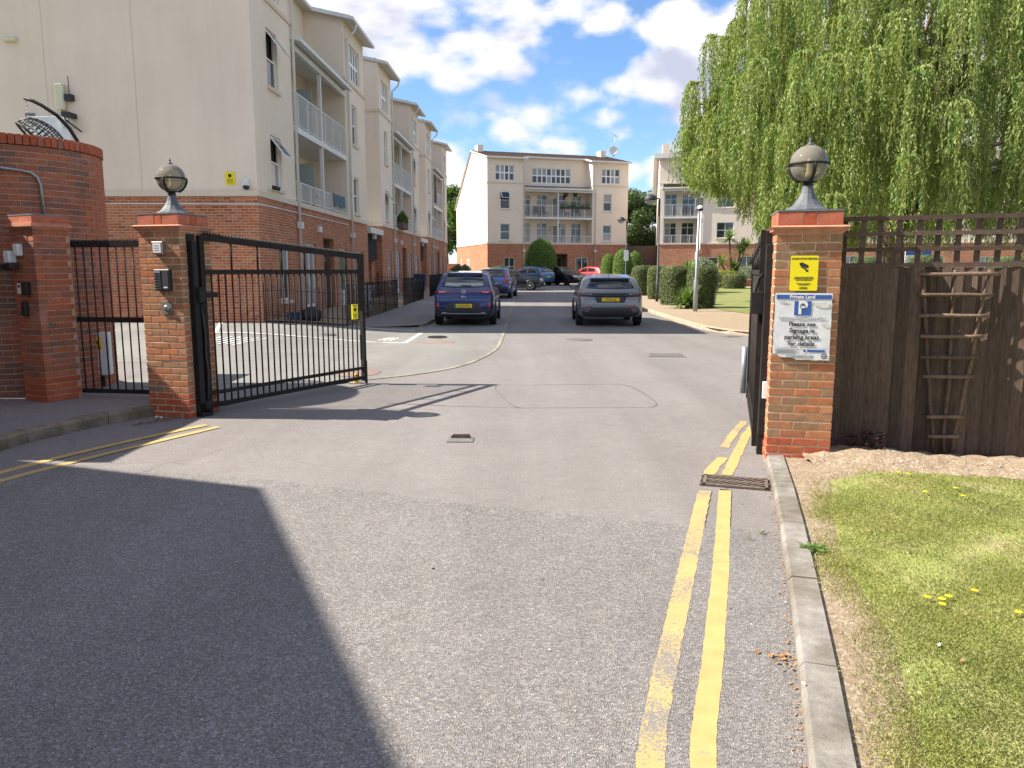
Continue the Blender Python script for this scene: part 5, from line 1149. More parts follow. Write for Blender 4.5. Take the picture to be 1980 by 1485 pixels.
# featheredge fence with trellis top, and the little fan trellis
def fence():
    an = math.atan(-.30); t = thing('board_fence', 'dark stained vertical board fence right of the pillar', 'fence', (2.95, 6.98, .0), an); L_ = 3.9; k = 0; x = -.06
    me = []
    for v in range(4):
        mb = MB(); w = .118; vs = [(0, 0, .02), (w, -.024, .02), (w, -.006, .02), (0, .008, .02), (0, 0, 1.72), (w, -.024, 1.72), (w, -.006, 1.72), (0, .008, 1.72)]; mb.add(vs, [(0, 1, 5, 4), (1, 2, 6, 5), (2, 3, 7, 6), (3, 0, 4, 7), (4, 5, 6, 7), (3, 2, 1, 0)]); me.append(mb.mesh('board', M['fence_wood']))
    while x < L_:
        o = link('board', me[k % 4], t, None, (x, jit(.003), jit(.006))); o.rotation_euler = (jit(.006), jit(.005), jit(.035)); x += .1025 + jit(.004); k += 1
    for z in (.4, 1.4): MB().bb(-.06, L_, .03, .09, z - .04, z + .04).build('cross_rail', M['fence_wood'], t)
    for xx in (1.75, 3.55): MB().bb(xx - .045, xx + .045, .03, .12, 0, 2.15).build('fence_post', M['fence_wood'], t)
    tr = thing('fence_trellis', 'square lattice trellis along the top of the board fence', 'trellis', (2.95, 6.98, 1.738), an)
    for z, h in ((0.0, .038), (.135, .034), (.27, .034), (.405, .038)): MB().bb(-.06, L_, -.014, .008, z - h / 2, z + h / 2).build('lattice_rail', M['trellis_wood'], tr).rotation_euler = (0, jit(.001) - .006, 0)
    ml = MB().bb(-.0225, .0225, .009, .027, -.01, .41).mesh('lattice_slat', M['trellis_wood']); x = .015
    while x < L_: o = link('lattice_slat', ml, tr, None, (x, 0, 0)); o.rotation_euler = (0, jit(.02), 0); x += .151 + jit(.005)
    ft = thing('fan_trellis', 'rustic stick fan trellis leaning on the board fence', 'trellis', (2.95, 6.98, 0), an); y = -.07
    rows = [((.616, 1.662), (1.228, 1.663)), ((.62, 1.484), (1.203, 1.489)), ((.633, 1.304), (1.179, 1.313)), ((.662, 1.124), (1.154, 1.136)), ((.679, .942), (1.128, .956)), ((.707, .769), (1.102, .784)), ((.765, .415), (1.05, .43)), ((.79, .238), (1.035, .254))]
    for (a, z), (b, z2) in rows:
        pts = [(a + (b - a) * k / 5, y - .02 + jit(.004), z + (z2 - z) * k / 5 + jit(.003)) for k in range(6)]; MB().tube(pts, [.0165 + jit(.002) for _ in pts], 7).build('rung', M['ladder_wood'], ft)
    for a, b in (((.646, 1.70), (.844, .10)), ((.906, 1.70), (.926, .10)), ((1.167, 1.70), (.985, .10))):
        pts = [(a[0] + (b[0] - a[0]) * k / 8 + jit(.010), y + .007, a[1] + (b[1] - a[1]) * k / 8) for k in range(9)]; MB().tube(pts, [.0175 + jit(.003) for _ in pts], 7).build('upright', M['ladder_wood'], ft)
fence()
# ------------------------------------------------------------------ cars
def smooth_curve(pts, xs, k=.05):
    """piecewise curve through pts, corners eased"""
    px = np.array([p[0] for p in pts]); py = np.array([p[1] for p in pts]); out = np.zeros(len(xs)); W = 0
    for d, w in ((-1, .6), (-.5, 1), (0, 1.2), (.5, 1), (1, .6)):
        kk = np.minimum(k, np.minimum(xs - px[0], px[-1] - xs).clip(0)); out += w * np.interp(xs + d * kk, px, py); W += w
    return out / W
STY = {
 'suv': dict(L=4.58, zt=[(0, .72), (.03, .86), (.08, 1.0), (.2, 1.12), (.42, 1.36), (.66, 1.555), (.9, 1.60), (1.7, 1.645), (2.4, 1.60), (2.9, 1.47), (3.5, 1.12), (4.1, 1.02), (4.42, .92), (4.55, .75), (4.58, .66)],
        zb=[(0, .50), (.06, .34), (.25, .26), (.8, .22), (3.7, .22), (4.4, .26), (4.58, .45)], w=[(0, .78), (.05, .85), (.2, .905), (.7, .925), (3.8, .925), (4.3, .87), (4.5, .74), (4.58, .60)], belt=[(0, 1.06), (1, 1.05), (4.58, .98)], ax=(.86, 3.62), wr=.36),
 'coupe_suv': dict(L=4.37, zt=[(0, .70), (.03, .84), (.08, .98), (.16, 1.14), (.36, 1.34), (.56, 1.50), (.8, 1.545), (1.6, 1.625), (2.3, 1.60), (2.75, 1.47), (3.3, 1.16), (3.9, 1.06), (4.22, .96), (4.34, .75), (4.37, .66)],
        zb=[(0, .52), (.06, .36), (.25, .28), (.8, .24), (3.5, .24), (4.2, .28), (4.37, .45)], w=[(0, .80), (.05, .88), (.2, .94), (.7, .955), (3.6, .95), (4.1, .89), (4.3, .76), (4.37, .62)], belt=[(0, 1.12), (.9, 1.10), (4.37, .98)], ax=(.82, 3.50), wr=.375),
 'saloon': dict(L=4.85, zt=[(0, .72), (.03, .88), (.12, 1.02), (.75, 1.07), (1.35, 1.36), (1.9, 1.455), (2.4, 1.46), (2.9, 1.37), (3.55, 1.02), (4.3, .90), (4.7, .78), (4.82, .66), (4.85, .60)],
        zb=[(0, .48), (.06, .32), (.3, .22), (.9, .18), (3.9, .18), (4.6, .2), (4.85, .4)], w=[(0, .74), (.06, .84), (.3, .90), (.9, .92), (4.0, .92), (4.5, .86), (4.75, .74), (4.85, .58)], belt=[(0, .96), (1, .96), (4.85, .86)], ax=(.98, 3.98), wr=.335),
 'hatch': dict(L=4.1, zt=[(0, .74), (.03, .9), (.1, 1.02), (.2, 1.1), (.4, 1.3), (.6, 1.42), (.85, 1.46), (1.5, 1.50), (2.1, 1.47), (2.6, 1.36), (3.2, 1.02), (3.7, .92), (3.98, .80), (4.08, .66), (4.1, .6)],
        zb=[(0, .5), (.06, .34), (.25, .24), (.7, .2), (3.4, .2), (3.95, .24), (4.1, .42)], w=[(0, .74), (.05, .81), (.2, .865), (.7, .885), (3.3, .885), (3.8, .83), (4.0, .7), (4.1, .56)], belt=[(0, 1.0), (1, .98), (4.1, .88)], ax=(.72, 3.26), wr=.32),
}
class Car:
    def __init__(s, label, loc, heading, style, paint_, rim='rim', name='parked_car', clad=True, scale=1.0):
        st = STY[style]; s.L = L_ = st['L']; s.st = st
        s.t = thing(name, label, 'car', (loc[0], loc[1], gz(*loc) + .002), heading, 'cars in the yard'); s.t.scale = (scale,) * 3
        xs = np.unique(np.concatenate([[0, .012, .025, .04, .06, .08, .1, .13, .16, .2, .25, .3], np.linspace(.36, L_ - .3, 58), [L_ - .24, L_ - .18, L_ - .13, L_ - .09, L_ - .06, L_ - .035, L_ - .015, L_]]))
        zt = smooth_curve(st['zt'], xs); zb = smooth_curve(st['zb'], xs, .03); w = smooth_curve(st['w'], xs, .04); belt = np.minimum(np.interp(xs, [p[0] for p in st['belt']], [p[1] for p in st['belt']]), zt - .03)
        V = []; F = []
        for i in range(len(xs)):
            b, z0, z1, W = belt[i], zb[i], zt[i], w[i]; h = z1 - b; sh = .955 * W; wr = sh - .27 * h
            half = [(0, z0), (.6 * W, z0), (.9 * W, z0 + .015), (.975 * W, z0 + .09), (W, z0 + .3 * (b - z0)), (.998 * W, z0 + .62 * (b - z0)), (.99 * W, b - .06), (sh, b)]
            half += [(sh - .055 * h - .012, b + .22 * h), (sh - .15 * h - .012, b + .6 * h), (wr - .012, z1 - .16 * h), (wr - .045, z1 - .05 * h), (wr * .8, z1 - .004), (wr * .42, z1 + .012), (0, z1 + .016)]
            ring = [(xs[i] - L_ / 2, y, z) for y, z in half] + [(xs[i] - L_ / 2, -y, z) for y, z in half[-2:0:-1]]
            V += ring; n = len(ring)
        for i in range(len(xs) - 1):
            for k in range(n): F.append((i * n + k, i * n + (k + 1) % n, (i + 1) * n + (k + 1) % n, (i + 1) * n + k))
        F.append(tuple(range(n - 1, -1, -1))); F.append(tuple((len(xs) - 1) * n + k for k in range(n)))
        mb = MB(); mb.add(V, F, 0, None, True); s.body = mb.build('body', paint_, s.t); s.bvh = BVHTree.FromPolygons([Vector(v) for v in V], F)
        s.paint = paint_
        for ax in st['ax']:
            for sd in (-1, 1):
                x = ax - L_ / 2; wy = float(np.interp(ax, xs, w)); r = st['wr']
                rt = Matrix.Rotation(R(-90 * sd), 3, 'X')
                mb = MB(); mb.lathe([(.001, 0), (r + .065, 0), (r + .065, .012), (r + .02, .016), (r + .02, .02)], 30, (x, sd * (wy - .016), r + .01), rot=rt)
                # keep only the part of the arch above the sill
                mb.v = [(vx, vy, max(vz, .2)) for vx, vy, vz in mb.v]; mb.build('wheel_arch', M['cladding'] if clad else M['black_plastic'], s.t)
                mb = MB(); mb.lathe([(r * .64, .0), (r * .66, .012), (r * .92, .012), (r * .985, -.012), (r, -.04), (r, -.17), (r * .97, -.2), (r * .6, -.21), (.001, -.21)], 32, (x, sd * (wy + .012), r), rot=rt); wh = mb.build('wheel', M['tyre'], s.t)
                mb = MB(); c = Vector((x, sd * (wy + .012), r)); mb.lathe([(r * .66, .004), (r * .6, .008), (r * .57, -.03), (.001, -.045)], 30, c, 1, rot=rt)
                mb.lathe([(r * .69, .006), (r * .665, .013), (r * .60, .008)], 30, c, 0, rot=rt); mb.lathe([(.001, .012), (r * .14, .008), (r * .17, -.02)], 16, c, 0, rot=rt)
                for k in range(5):
                    a = 2 * PI * k / 5 + .3; q = lambda rr, da, e: c + rt @ Vector((rr * math.cos(a + da), rr * math.sin(a + da), e))
                    vs = [q(r * .1, -.5, .006), q(r * .1, .5, .006), q(r * .62, .15, .006), q(r * .62, -.15, .006), q(r * .1, -.5, -.03), q(r * .1, .5, -.03), q(r * .62, .15, -.03), q(r * .62, -.15, -.03)]
                    mb.add(vs, [(0, 1, 2, 3), (0, 1, 5, 4), (1, 2, 6, 5), (2, 3, 7, 6), (3, 0, 4, 7)], 0)
                mb.build('rim', [M[rim], M['black_plastic']], wh)
    def cast(s, o, d):
        h = s.bvh.ray_cast(Vector(o), Vector(d))
        return h[0], h[1]
    def patch(s, name, view, lower, upper, mat, off=.006, n=18, m=6, parent=None, side=1):
        """piece of bodywork cut to an outline and laid on the body; view: rear, front, side"""
        def samp(pts, t):
            k = t * (len(pts) - 1); i = min(int(k), len(pts) - 2); f = k - i; return tuple(pts[i][j] + (pts[i + 1][j] - pts[i][j]) * f for j in (0, 1))
        vs = []; d = {'rear': (1, 0, 0), 'front': (-1, 0, 0), 'side': (0, -side, 0)}[view]
        for j in range(m + 1):
            for i in range(n + 1):
                a = samp(lower, i / n); b = samp(upper, i / n); u = a[0] + (b[0] - a[0]) * j / m; z = a[1] + (b[1] - a[1]) * j / m
                o = {'rear': (-4, u, z), 'front': (4, u, z), 'side': (u, side * 2, z)}[view]
                p, nn = s.cast(o, d)
                if p is None: p = s.bvh.find_nearest(Vector(o))[0]; nn = Vector(d) * -1
                if nn.dot(Vector(d)) > 0: nn = -nn
                vs.append(p + nn * off)
        fs = [(j * (n + 1) + i, j * (n + 1) + i + 1, (j + 1) * (n + 1) + i + 1, (j + 1) * (n + 1) + i) for j in range(m) for i in range(n)]
        # rim skirt so that the piece has thickness
        mb = MB(); k = len(vs); bnd = [i for i in range(n + 1)] + [(j) * (n + 1) + n for j in range(1, m + 1)] + [m * (n + 1) + i for i in range(n - 1, -1, -1)] + [j * (n + 1) for j in range(m - 1, 0, -1)]
        inner = [vs[i] + Vector(d) * (off + .004) for i in bnd]; vs2 = vs + inner; nb = len(bnd)
        fs2 = fs + [(bnd[i], bnd[(i + 1) % nb], k + (i + 1) % nb, k + i) for i in range(nb)]
        mb.add(vs2, fs2, 0, None, True); o = mb.build(name, mat, parent or s.t)
        for p in o.data.polygons[len(fs):]: p.use_smooth = False
        return o
    def rear_x(s, y, z):
        p, n = s.cast((-4, y, z), (1, 0, 0)); return p.x if p is not None else -s.L / 2
    def plate(s, text, z, mat, view='rear', flash=False, w=.52, tilt=0):
        x = s.rear_x(0, z) if view == 'rear' else s.cast((4, 0, z), (-1, 0, 0))[0].x; sg = -1 if view == 'rear' else 1
        o = link('number_plate', MB().bb(-.006, .006, -w / 2, w / 2, -.056, .056).mesh('number_plate', mat, .002), s.t); o.location = (x + sg * .022, 0, z); o.rotation_euler = (0, tilt, 0)
        if flash: MB().bb(-.0085, -.0062, w / 2 - .05, w / 2 - .002, -.054, .054).build('green_flash', M['plate_green'], o)
        if text: text_obj(text, .098, M['ink'], o, (sg * .0075, -.02 if flash else 0, -.003), (R(90), 0, R(-90) if view == 'rear' else R(90)), 'registration', sx=.86, bold=.0008)
        return o
    def side_glass(s, segs, mat=None):
        for sd in (-1, 1):
            for lo, up in segs: s.patch('side_window', 'side', lo, up, mat or M['car_glass'], .005, 14, 5, None, sd)
    def mirrors(s, x, z):
        for sd in (-1, 1):
            p, n = s.cast((x, sd * 3, z), (0, -sd, 0)); y = p.y
            mb = MB(); mb.box((x, y + sd * .11, z + .05), (.12, .19, .13)); mb.bar((x + .02, y - sd * .02, z), (x + .02, y + sd * .06, z + .02), .05, .03); mb.build('wing_mirror', s.paint, s.t, .02)
X = lambda c, x: x - c.L / 2
def seams(c, rows, doors):
    """tailgate and door gaps"""
    for lo, up in rows: c.patch('panel_gap', 'rear', lo, up, M['black_plastic'], .0035, 10, 1)
    for s_ in (-1, 1):
        for x, z0, z1 in doors: c.patch('door_gap', 'side', [(X(c, x), z0), (X(c, x + .007), z0)], [(X(c, x), z1), (X(c, x + .007), z1)], M['black_plastic'], .0035, 1, 8, None, s_)
def fin(c, x, mat):
    p, n = c.cast((X(c, x), 0, 4), (0, 0, -1)); mb = MB(); mb.add([(p.x - .02, -.012, p.z - .01), (p.x - .02, .012, p.z - .01), (p.x + .14, 0, p.z - .01), (p.x - .03, -.004, p.z + .055), (p.x - .03, .004, p.z + .055), (p.x + .02, 0, p.z + .05)], [(0, 1, 4, 3), (0, 3, 5, 2), (1, 2, 5, 4), (3, 4, 5), (0, 2, 1)]); mb.build('roof_fin', mat, c.t)
def blue_suv():
    c = Car('dark blue electric estate car parked nearest on the left', (-1.40, 25.6), R(88.4), 'suv', M['car_blue'], 'rim_dark'); P = c.patch
    P('roof_panel', 'rear', [(.60, 1.53), (-.60, 1.53)], [(.52, 1.615), (-.52, 1.615)], M['roof_black'], .008)
    P('rear_window', 'rear', [(.67, 1.20), (.3, 1.165), (-.3, 1.165), (-.67, 1.20)], [(.57, 1.49), (-.57, 1.49)], M['car_glass'], .008, 20, 8)
    P('painted_sunlight_patch', 'rear', [(.60, 1.205), (.3, 1.19), (-.3, 1.19), (-.60, 1.205)], [(.56, 1.30), (.2, 1.285), (-.2, 1.285), (-.56, 1.30)], M['pane_frost'], .0095, 16, 3)  # pale patch over the glass, sunlight put into its colour
    P('rear_wiper', 'rear', [(.10, 1.19), (-.22, 1.185)], [(.10, 1.225), (-.22, 1.215)], M['black_plastic'], .02, 8, 1)
    P('light_bar', 'rear', [(.80, .965), (.5, 1.0), (.2, 1.01), (-.2, 1.01), (-.5, 1.0), (-.80, .965)], [(.82, 1.075), (.5, 1.065), (.2, 1.045), (-.2, 1.045), (-.5, 1.065), (-.82, 1.075)], M['lamp_dark'], .010, 26, 3)
    for s_ in (-1, 1): P('tail_light', 'rear', [(s_ * .5, 1.005), (s_ * .78, .975)], [(s_ * .5, 1.055), (s_ * .80, 1.065)], M['lamp_red'], .013, 8, 2); P('tail_light_line', 'rear', [(s_ * .56, 1.022), (s_ * .74, 1.0)], [(s_ * .56, 1.035), (s_ * .74, 1.018)], M['lamp_clear'], .015, 6, 1)
    P('rear_bumper', 'rear', [(.83, .36), (.4, .32), (-.4, .32), (-.83, .36)], [(.84, .56), (.55, .50), (.45, .70), (-.45, .70), (-.55, .50), (-.84, .56)], M['cladding'], .014, 28, 6)
    P('diffuser', 'rear', [(.72, .37), (-.72, .37)], [(.62, .44), (.45, .40), (-.45, .40), (-.62, .44)], M['grey_metal'], .02, 16, 2)
    for s_ in (-1, 1): P('reflector', 'rear', [(s_ * .74, .55), (s_ * .81, .56)], [(s_ * .74, .69), (s_ * .81, .70)], M['lamp_red'], .016, 4, 3)
    c.plate('LS22 URX', .62, M['plate_yellow'], flash=True)
    x = c.rear_x(0, 1.03) - .018; e = link('emblem', MB().lathe([(.055, -.003), (.066, -.003), (.066, .004), (.055, .004), (.055, -.003)], 26).mesh('emblem', M['chrome']), c.t); e.location = (x, 0, 1.03); e.rotation_euler = (0, R(90), 0)
    mb = MB()
    for a, b in (((-.028, .046), (-.008, .004)), ((-.008, .004), (.0, .004)), ((.008, .004), (.028, .046)), ((-.05, .018), (-.024, -.046)), ((-.024, -.046), (0, -.008)), ((0, -.008), (.024, -.046)), ((.024, -.046), (.05, .018))): mb.bar((x - .002, a[0], 1.03 + a[1]), (x - .002, b[0], 1.03 + b[1]), .006, .011, up=(1, 0, 0))
    mb.build('emblem_letters', M['chrome'], c.t)
    text_obj('ID.4', .07, M['chrome'], c.t, (c.rear_x(0, .89) - .012, 0, .89), (R(90), 0, R(-90)), 'badge', sx=1.2, bold=.002)
    c.side_glass([([(X(c, .62), 1.13), (X(c, 1.05), 1.09)], [(X(c, .80), 1.44), (X(c, 1.05), 1.52)]), ([(X(c, 1.12), 1.09), (X(c, 2.0), 1.07)], [(X(c, 1.12), 1.53), (X(c, 2.0), 1.54)]), ([(X(c, 2.1), 1.07), (X(c, 3.05), 1.06)], [(X(c, 2.1), 1.54), (X(c, 2.75), 1.42)])])
    P('windscreen', 'front', [(-.68, 1.14), (.68, 1.14)], [(-.55, 1.50), (.55, 1.50)], M['car_glass'])
    for s_ in (-1, 1): P('side_sill', 'side', [(X(c, .3), .27), (X(c, 4.2), .27)], [(X(c, .3), .42), (X(c, 4.2), .40)], M['cladding'], .012, 24, 2, None, s_)
    for s_ in (-1, 1): MB().tube([(X(c, .85), s_ * .56, 1.61), (X(c, 1.1), s_ * .585, 1.655), (X(c, 2.2), s_ * .585, 1.66), (X(c, 2.6), s_ * .56, 1.56)], .015, 6).build('roof_rail', M['steel'], c.t)
    MB().bb(X(c, .60), X(c, .86), -.55, .55, 1.565, 1.60).build('spoiler', M['car_blue'], c.t, .01); c.mirrors(X(c, 2.95), 1.12); fin(c, 1.0, M['car_blue']); seams(c, [([(.70, .735), (-.70, .735)], [(.70, .742), (-.70, .742)]), ([(.70, .74), (.707, .74)], [(.72, 1.10), (.727, 1.10)]), ([(-.70, .74), (-.707, .74)], [(-.72, 1.10), (-.727, 1.10)])], [(1.25, .45, 1.05), (2.05, .4, 1.05), (3.05, .4, 1.05)])
blue_suv()
def grey_suv():
    c = Car('grey sporty sports utility car standing in the road', (3.03, 25.3), R(88.0), 'coupe_suv', M['car_grey'], 'rim_dark'); P = c.patch; c.t.scale = (1, 1.02, .955)
    P('rear_window', 'rear', [(.70, 1.20), (.35, 1.175), (-.35, 1.175), (-.70, 1.20)], [(.60, 1.44), (-.60, 1.44)], M['car_glass'], .008, 20, 8)
    P('light_band', 'rear', [(.87, .95), (.45, .93), (-.45, .93), (-.87, .95)], [(.88, 1.035), (.45, 1.045), (-.45, 1.045), (-.88, 1.035)], M['black_plastic'], .012, 24, 3)
    for s_ in (-1, 1): P('tail_light', 'rear', [(s_ * .52, .965), (s_ * .88, .965)], [(s_ * .54, 1.02), (s_ * .89, 1.02)], M['lamp_dark'], .016, 10, 2); P('reversing_light', 'rear', [(s_ * .54, 1.0), (s_ * .62, 1.0)], [(s_ * .54, 1.015), (s_ * .62, 1.015)], M['lamp_clear'], .018, 3, 1)
    P('plate_recess', 'rear', [(.40, .76), (-.40, .76)], [(.46, .925), (-.46, .925)], M['cladding'], .010, 12, 3)
    P('rear_bumper', 'rear', [(.80, .37), (.4, .33), (-.4, .33), (-.80, .37)], [(.82, .50), (.66, .46), (.56, .60), (-.56, .60), (-.66, .46), (-.82, .50)], M['cladding'], .014, 26, 5)
    for s_ in (-1, 1): P('reflector', 'rear', [(s_ * .52, .61), (s_ * .76, .61)], [(s_ * .53, .65), (s_ * .74, .65)], M['lamp_red'], .014, 6, 2)
    c.plate('YH25 JZJ', .85, M['plate_yellow'])
    P('badge', 'rear', [(.50, .855), (.36, .855)], [(.50, .87), (.36, .87)], M['cladding'], .014, 3, 1)
    c.side_glass([([(X(c, .55), 1.17), (X(c, 1.05), 1.13)], [(X(c, .75), 1.38), (X(c, 1.05), 1.44)]), ([(X(c, 1.12), 1.13), (X(c, 1.95), 1.11)], [(X(c, 1.12), 1.45), (X(c, 1.95), 1.50)]), ([(X(c, 2.05), 1.11), (X(c, 2.85), 1.09)], [(X(c, 2.05), 1.50), (X(c, 2.55), 1.42)])])
    P('windscreen', 'front', [(-.70, 1.18), (.70, 1.18)], [(-.57, 1.50), (.57, 1.50)], M['car_glass'])
    for s_ in (-1, 1): P('side_sill', 'side', [(X(c, .3), .29), (X(c, 4.0), .29)], [(X(c, .3), .45), (X(c, 4.0), .42)], M['cladding'], .012, 24, 2, None, s_)
    MB().bb(X(c, .42), X(c, .80), -.58, .58, 1.49, 1.53).build('spoiler', M['car_grey'], c.t, .012); c.mirrors(X(c, 2.75), 1.14); fin(c, .95, M['black_plastic']); seams(c, [([(.72, .67), (-.72, .67)], [(.72, .677), (-.72, .677)]), ([(.72, .675), (.727, .675)], [(.74, 1.16), (.747, 1.16)]), ([(-.72, .675), (-.727, .675)], [(-.74, 1.16), (-.747, 1.16)])], [(1.2, .45, 1.1), (2.0, .42, 1.1), (2.9, .42, 1.1)])
grey_suv()
def common(c, dark='car_glass', front=True):
    st = c.st; zt = dict(st['zt']); top = max(z for _, z in st['zt']); L_ = c.L; bl = st['belt'][1][1]
    c.patch('windscreen', 'front', [(-.66, bl + .09), (.66, bl + .09)], [(-.52, top - .13), (.52, top - .13)], M[dark], .006, 14, 6)
    c.patch('rear_window', 'rear', [(-.62, bl + .12), (.62, bl + .12)], [(-.5, top - .13), (.5, top - .13)], M[dark], .006, 14, 6)
    for s_ in (-1, 1):
        c.patch('headlight', 'front', [(s_ * .48, .62), (s_ * .76, .66)], [(s_ * .46, .73), (s_ * .76, .79)], M['lamp_clear'], .01, 6, 3)
        c.patch('tail_light', 'rear', [(s_ * .55, .80), (s_ * .78, .80)], [(s_ * .56, .98), (s_ * .79, 1.0)], M['lamp_red'], .01, 6, 3)
    c.patch('grille', 'front', [(-.36, .50), (.36, .50)], [(-.40, .70), (.40, .70)], M['black_plastic'], .01, 10, 3)
    c.patch('lower_grille', 'front', [(-.6, .30), (.6, .30)], [(-.55, .42), (.55, .42)], M['black_plastic'], .01, 10, 2)
def sg(c, a, b, z0, z1, ta, tb, ztop, zm):
    return [([(X(c, a), z0), (X(c, (a + b) / 2 - .05), z0 - .01)], [(X(c, ta), zm), (X(c, (a + b) / 2 - .05), ztop)]), ([(X(c, (a + b) / 2 + .03), z0 - .01), (X(c, b), z1)], [(X(c, (a + b) / 2 + .03), ztop), (X(c, tb), zm)])]
c = Car('bright blue sports utility car parked behind the dark blue one', (-.78, 43.3), R(84), 'suv', M['car_mid'], 'rim', scale=.98); common(c); c.side_glass(sg(c, .7, 3.0, 1.12, 1.07, .9, 2.7, 1.51, 1.46))
c.patch('roof_panel', 'rear', [(-.56, 1.50), (.56, 1.50)], [(-.5, 1.61), (.5, 1.61)], M['car_black'], .008)
for s_ in (-1, 1): c.patch('tail_light_tower', 'rear', [(s_ * .66, .92), (s_ * .82, .90)], [(s_ * .58, 1.42), (s_ * .66, 1.40)], M['lamp_red'], .014, 4, 10)
c.patch('rear_bumper', 'rear', [(-.82, .36), (.82, .36)], [(-.84, .60), (.84, .60)], M['cladding'], .012, 18, 3); c.plate('', .78, M['plate_yellow'])
for s_ in (-1, 1): c.patch('reflector', 'rear', [(s_ * .62, .62), (s_ * .74, .62)], [(s_ * .62, .68), (s_ * .74, .68)], M['lamp_red'], .016, 3, 1)
c = Car('black blue saloon car turned sideways with five spoke alloy wheel', (-.2, 53.6), R(-7), 'saloon', M['car_dark'], 'rim', clad=False); common(c); c.side_glass(sg(c, 1.15, 3.25, 1.0, .97, 1.45, 2.8, 1.40, 1.34)); c.mirrors(X(c, 3.1), .98); c.plate('', .45, M['plate_white'], 'front')
c = Car('mid blue hatchback seen from its rear corner beside black saloon', (1.55, 64.6), R(132), 'suv', M['car_sky'], 'rim', clad=False, scale=.93); common(c, 'pane'); c.side_glass(sg(c, .75, 3.0, 1.12, 1.07, .95, 2.7, 1.51, 1.46), M['pane']); c.plate('', .75, M['plate_yellow'])
for s_ in (-1, 1): MB().tube([(X(c, .85), s_ * .56, 1.61), (X(c, 1.1), s_ * .585, 1.655), (X(c, 2.2), s_ * .585, 1.66), (X(c, 2.6), s_ * .56, 1.56)], .015, 6).build('roof_rail', M['steel'], c.t)
c = Car('black luxury saloon car facing the gate with chrome grille', (4.15, 65.2), R(-52), 'saloon', M['car_black'], 'rim_dark', clad=False, scale=1.03); common(c); c.side_glass(sg(c, 1.15, 3.25, 1.0, .97, 1.45, 2.8, 1.40, 1.34)); c.mirrors(X(c, 3.1), .98); c.plate('', .42, M['plate_white'], 'front')
c.patch('grille_surround', 'front', [(-.40, .47), (.40, .47)], [(-.45, .73), (.45, .73)], M['chrome'], .014, 10, 3); c.patch('grille_slats', 'front', [(-.36, .50), (.36, .50)], [(-.41, .70), (.41, .70)], M['cladding'], .018, 10, 3)
for z in (.55, .60, .65): c.patch('grille_bar', 'front', [(-.38, z), (.38, z)], [(-.38, z + .014), (.38, z + .014)], M['chrome'], .022, 8, 1)
c = Car('red hatchback parked before the far block', (7.1, 69.6), R(128), 'hatch', M['car_red'], 'rim', clad=False); common(c); c.side_glass(sg(c, .7, 2.75, 1.04, .98, .85, 2.4, 1.38, 1.33)); c.plate('', .7, M['plate_yellow']); c.mirrors(X(c, 2.7), 1.0)
c = Car('dark car partly hidden behind the clipped hedges', (11.4, 61.5), R(4), 'suv', M['car_black'], 'rim', clad=False); common(c); c.side_glass(sg(c, .7, 3.0, 1.12, 1.07, .9, 2.7, 1.51, 1.46))
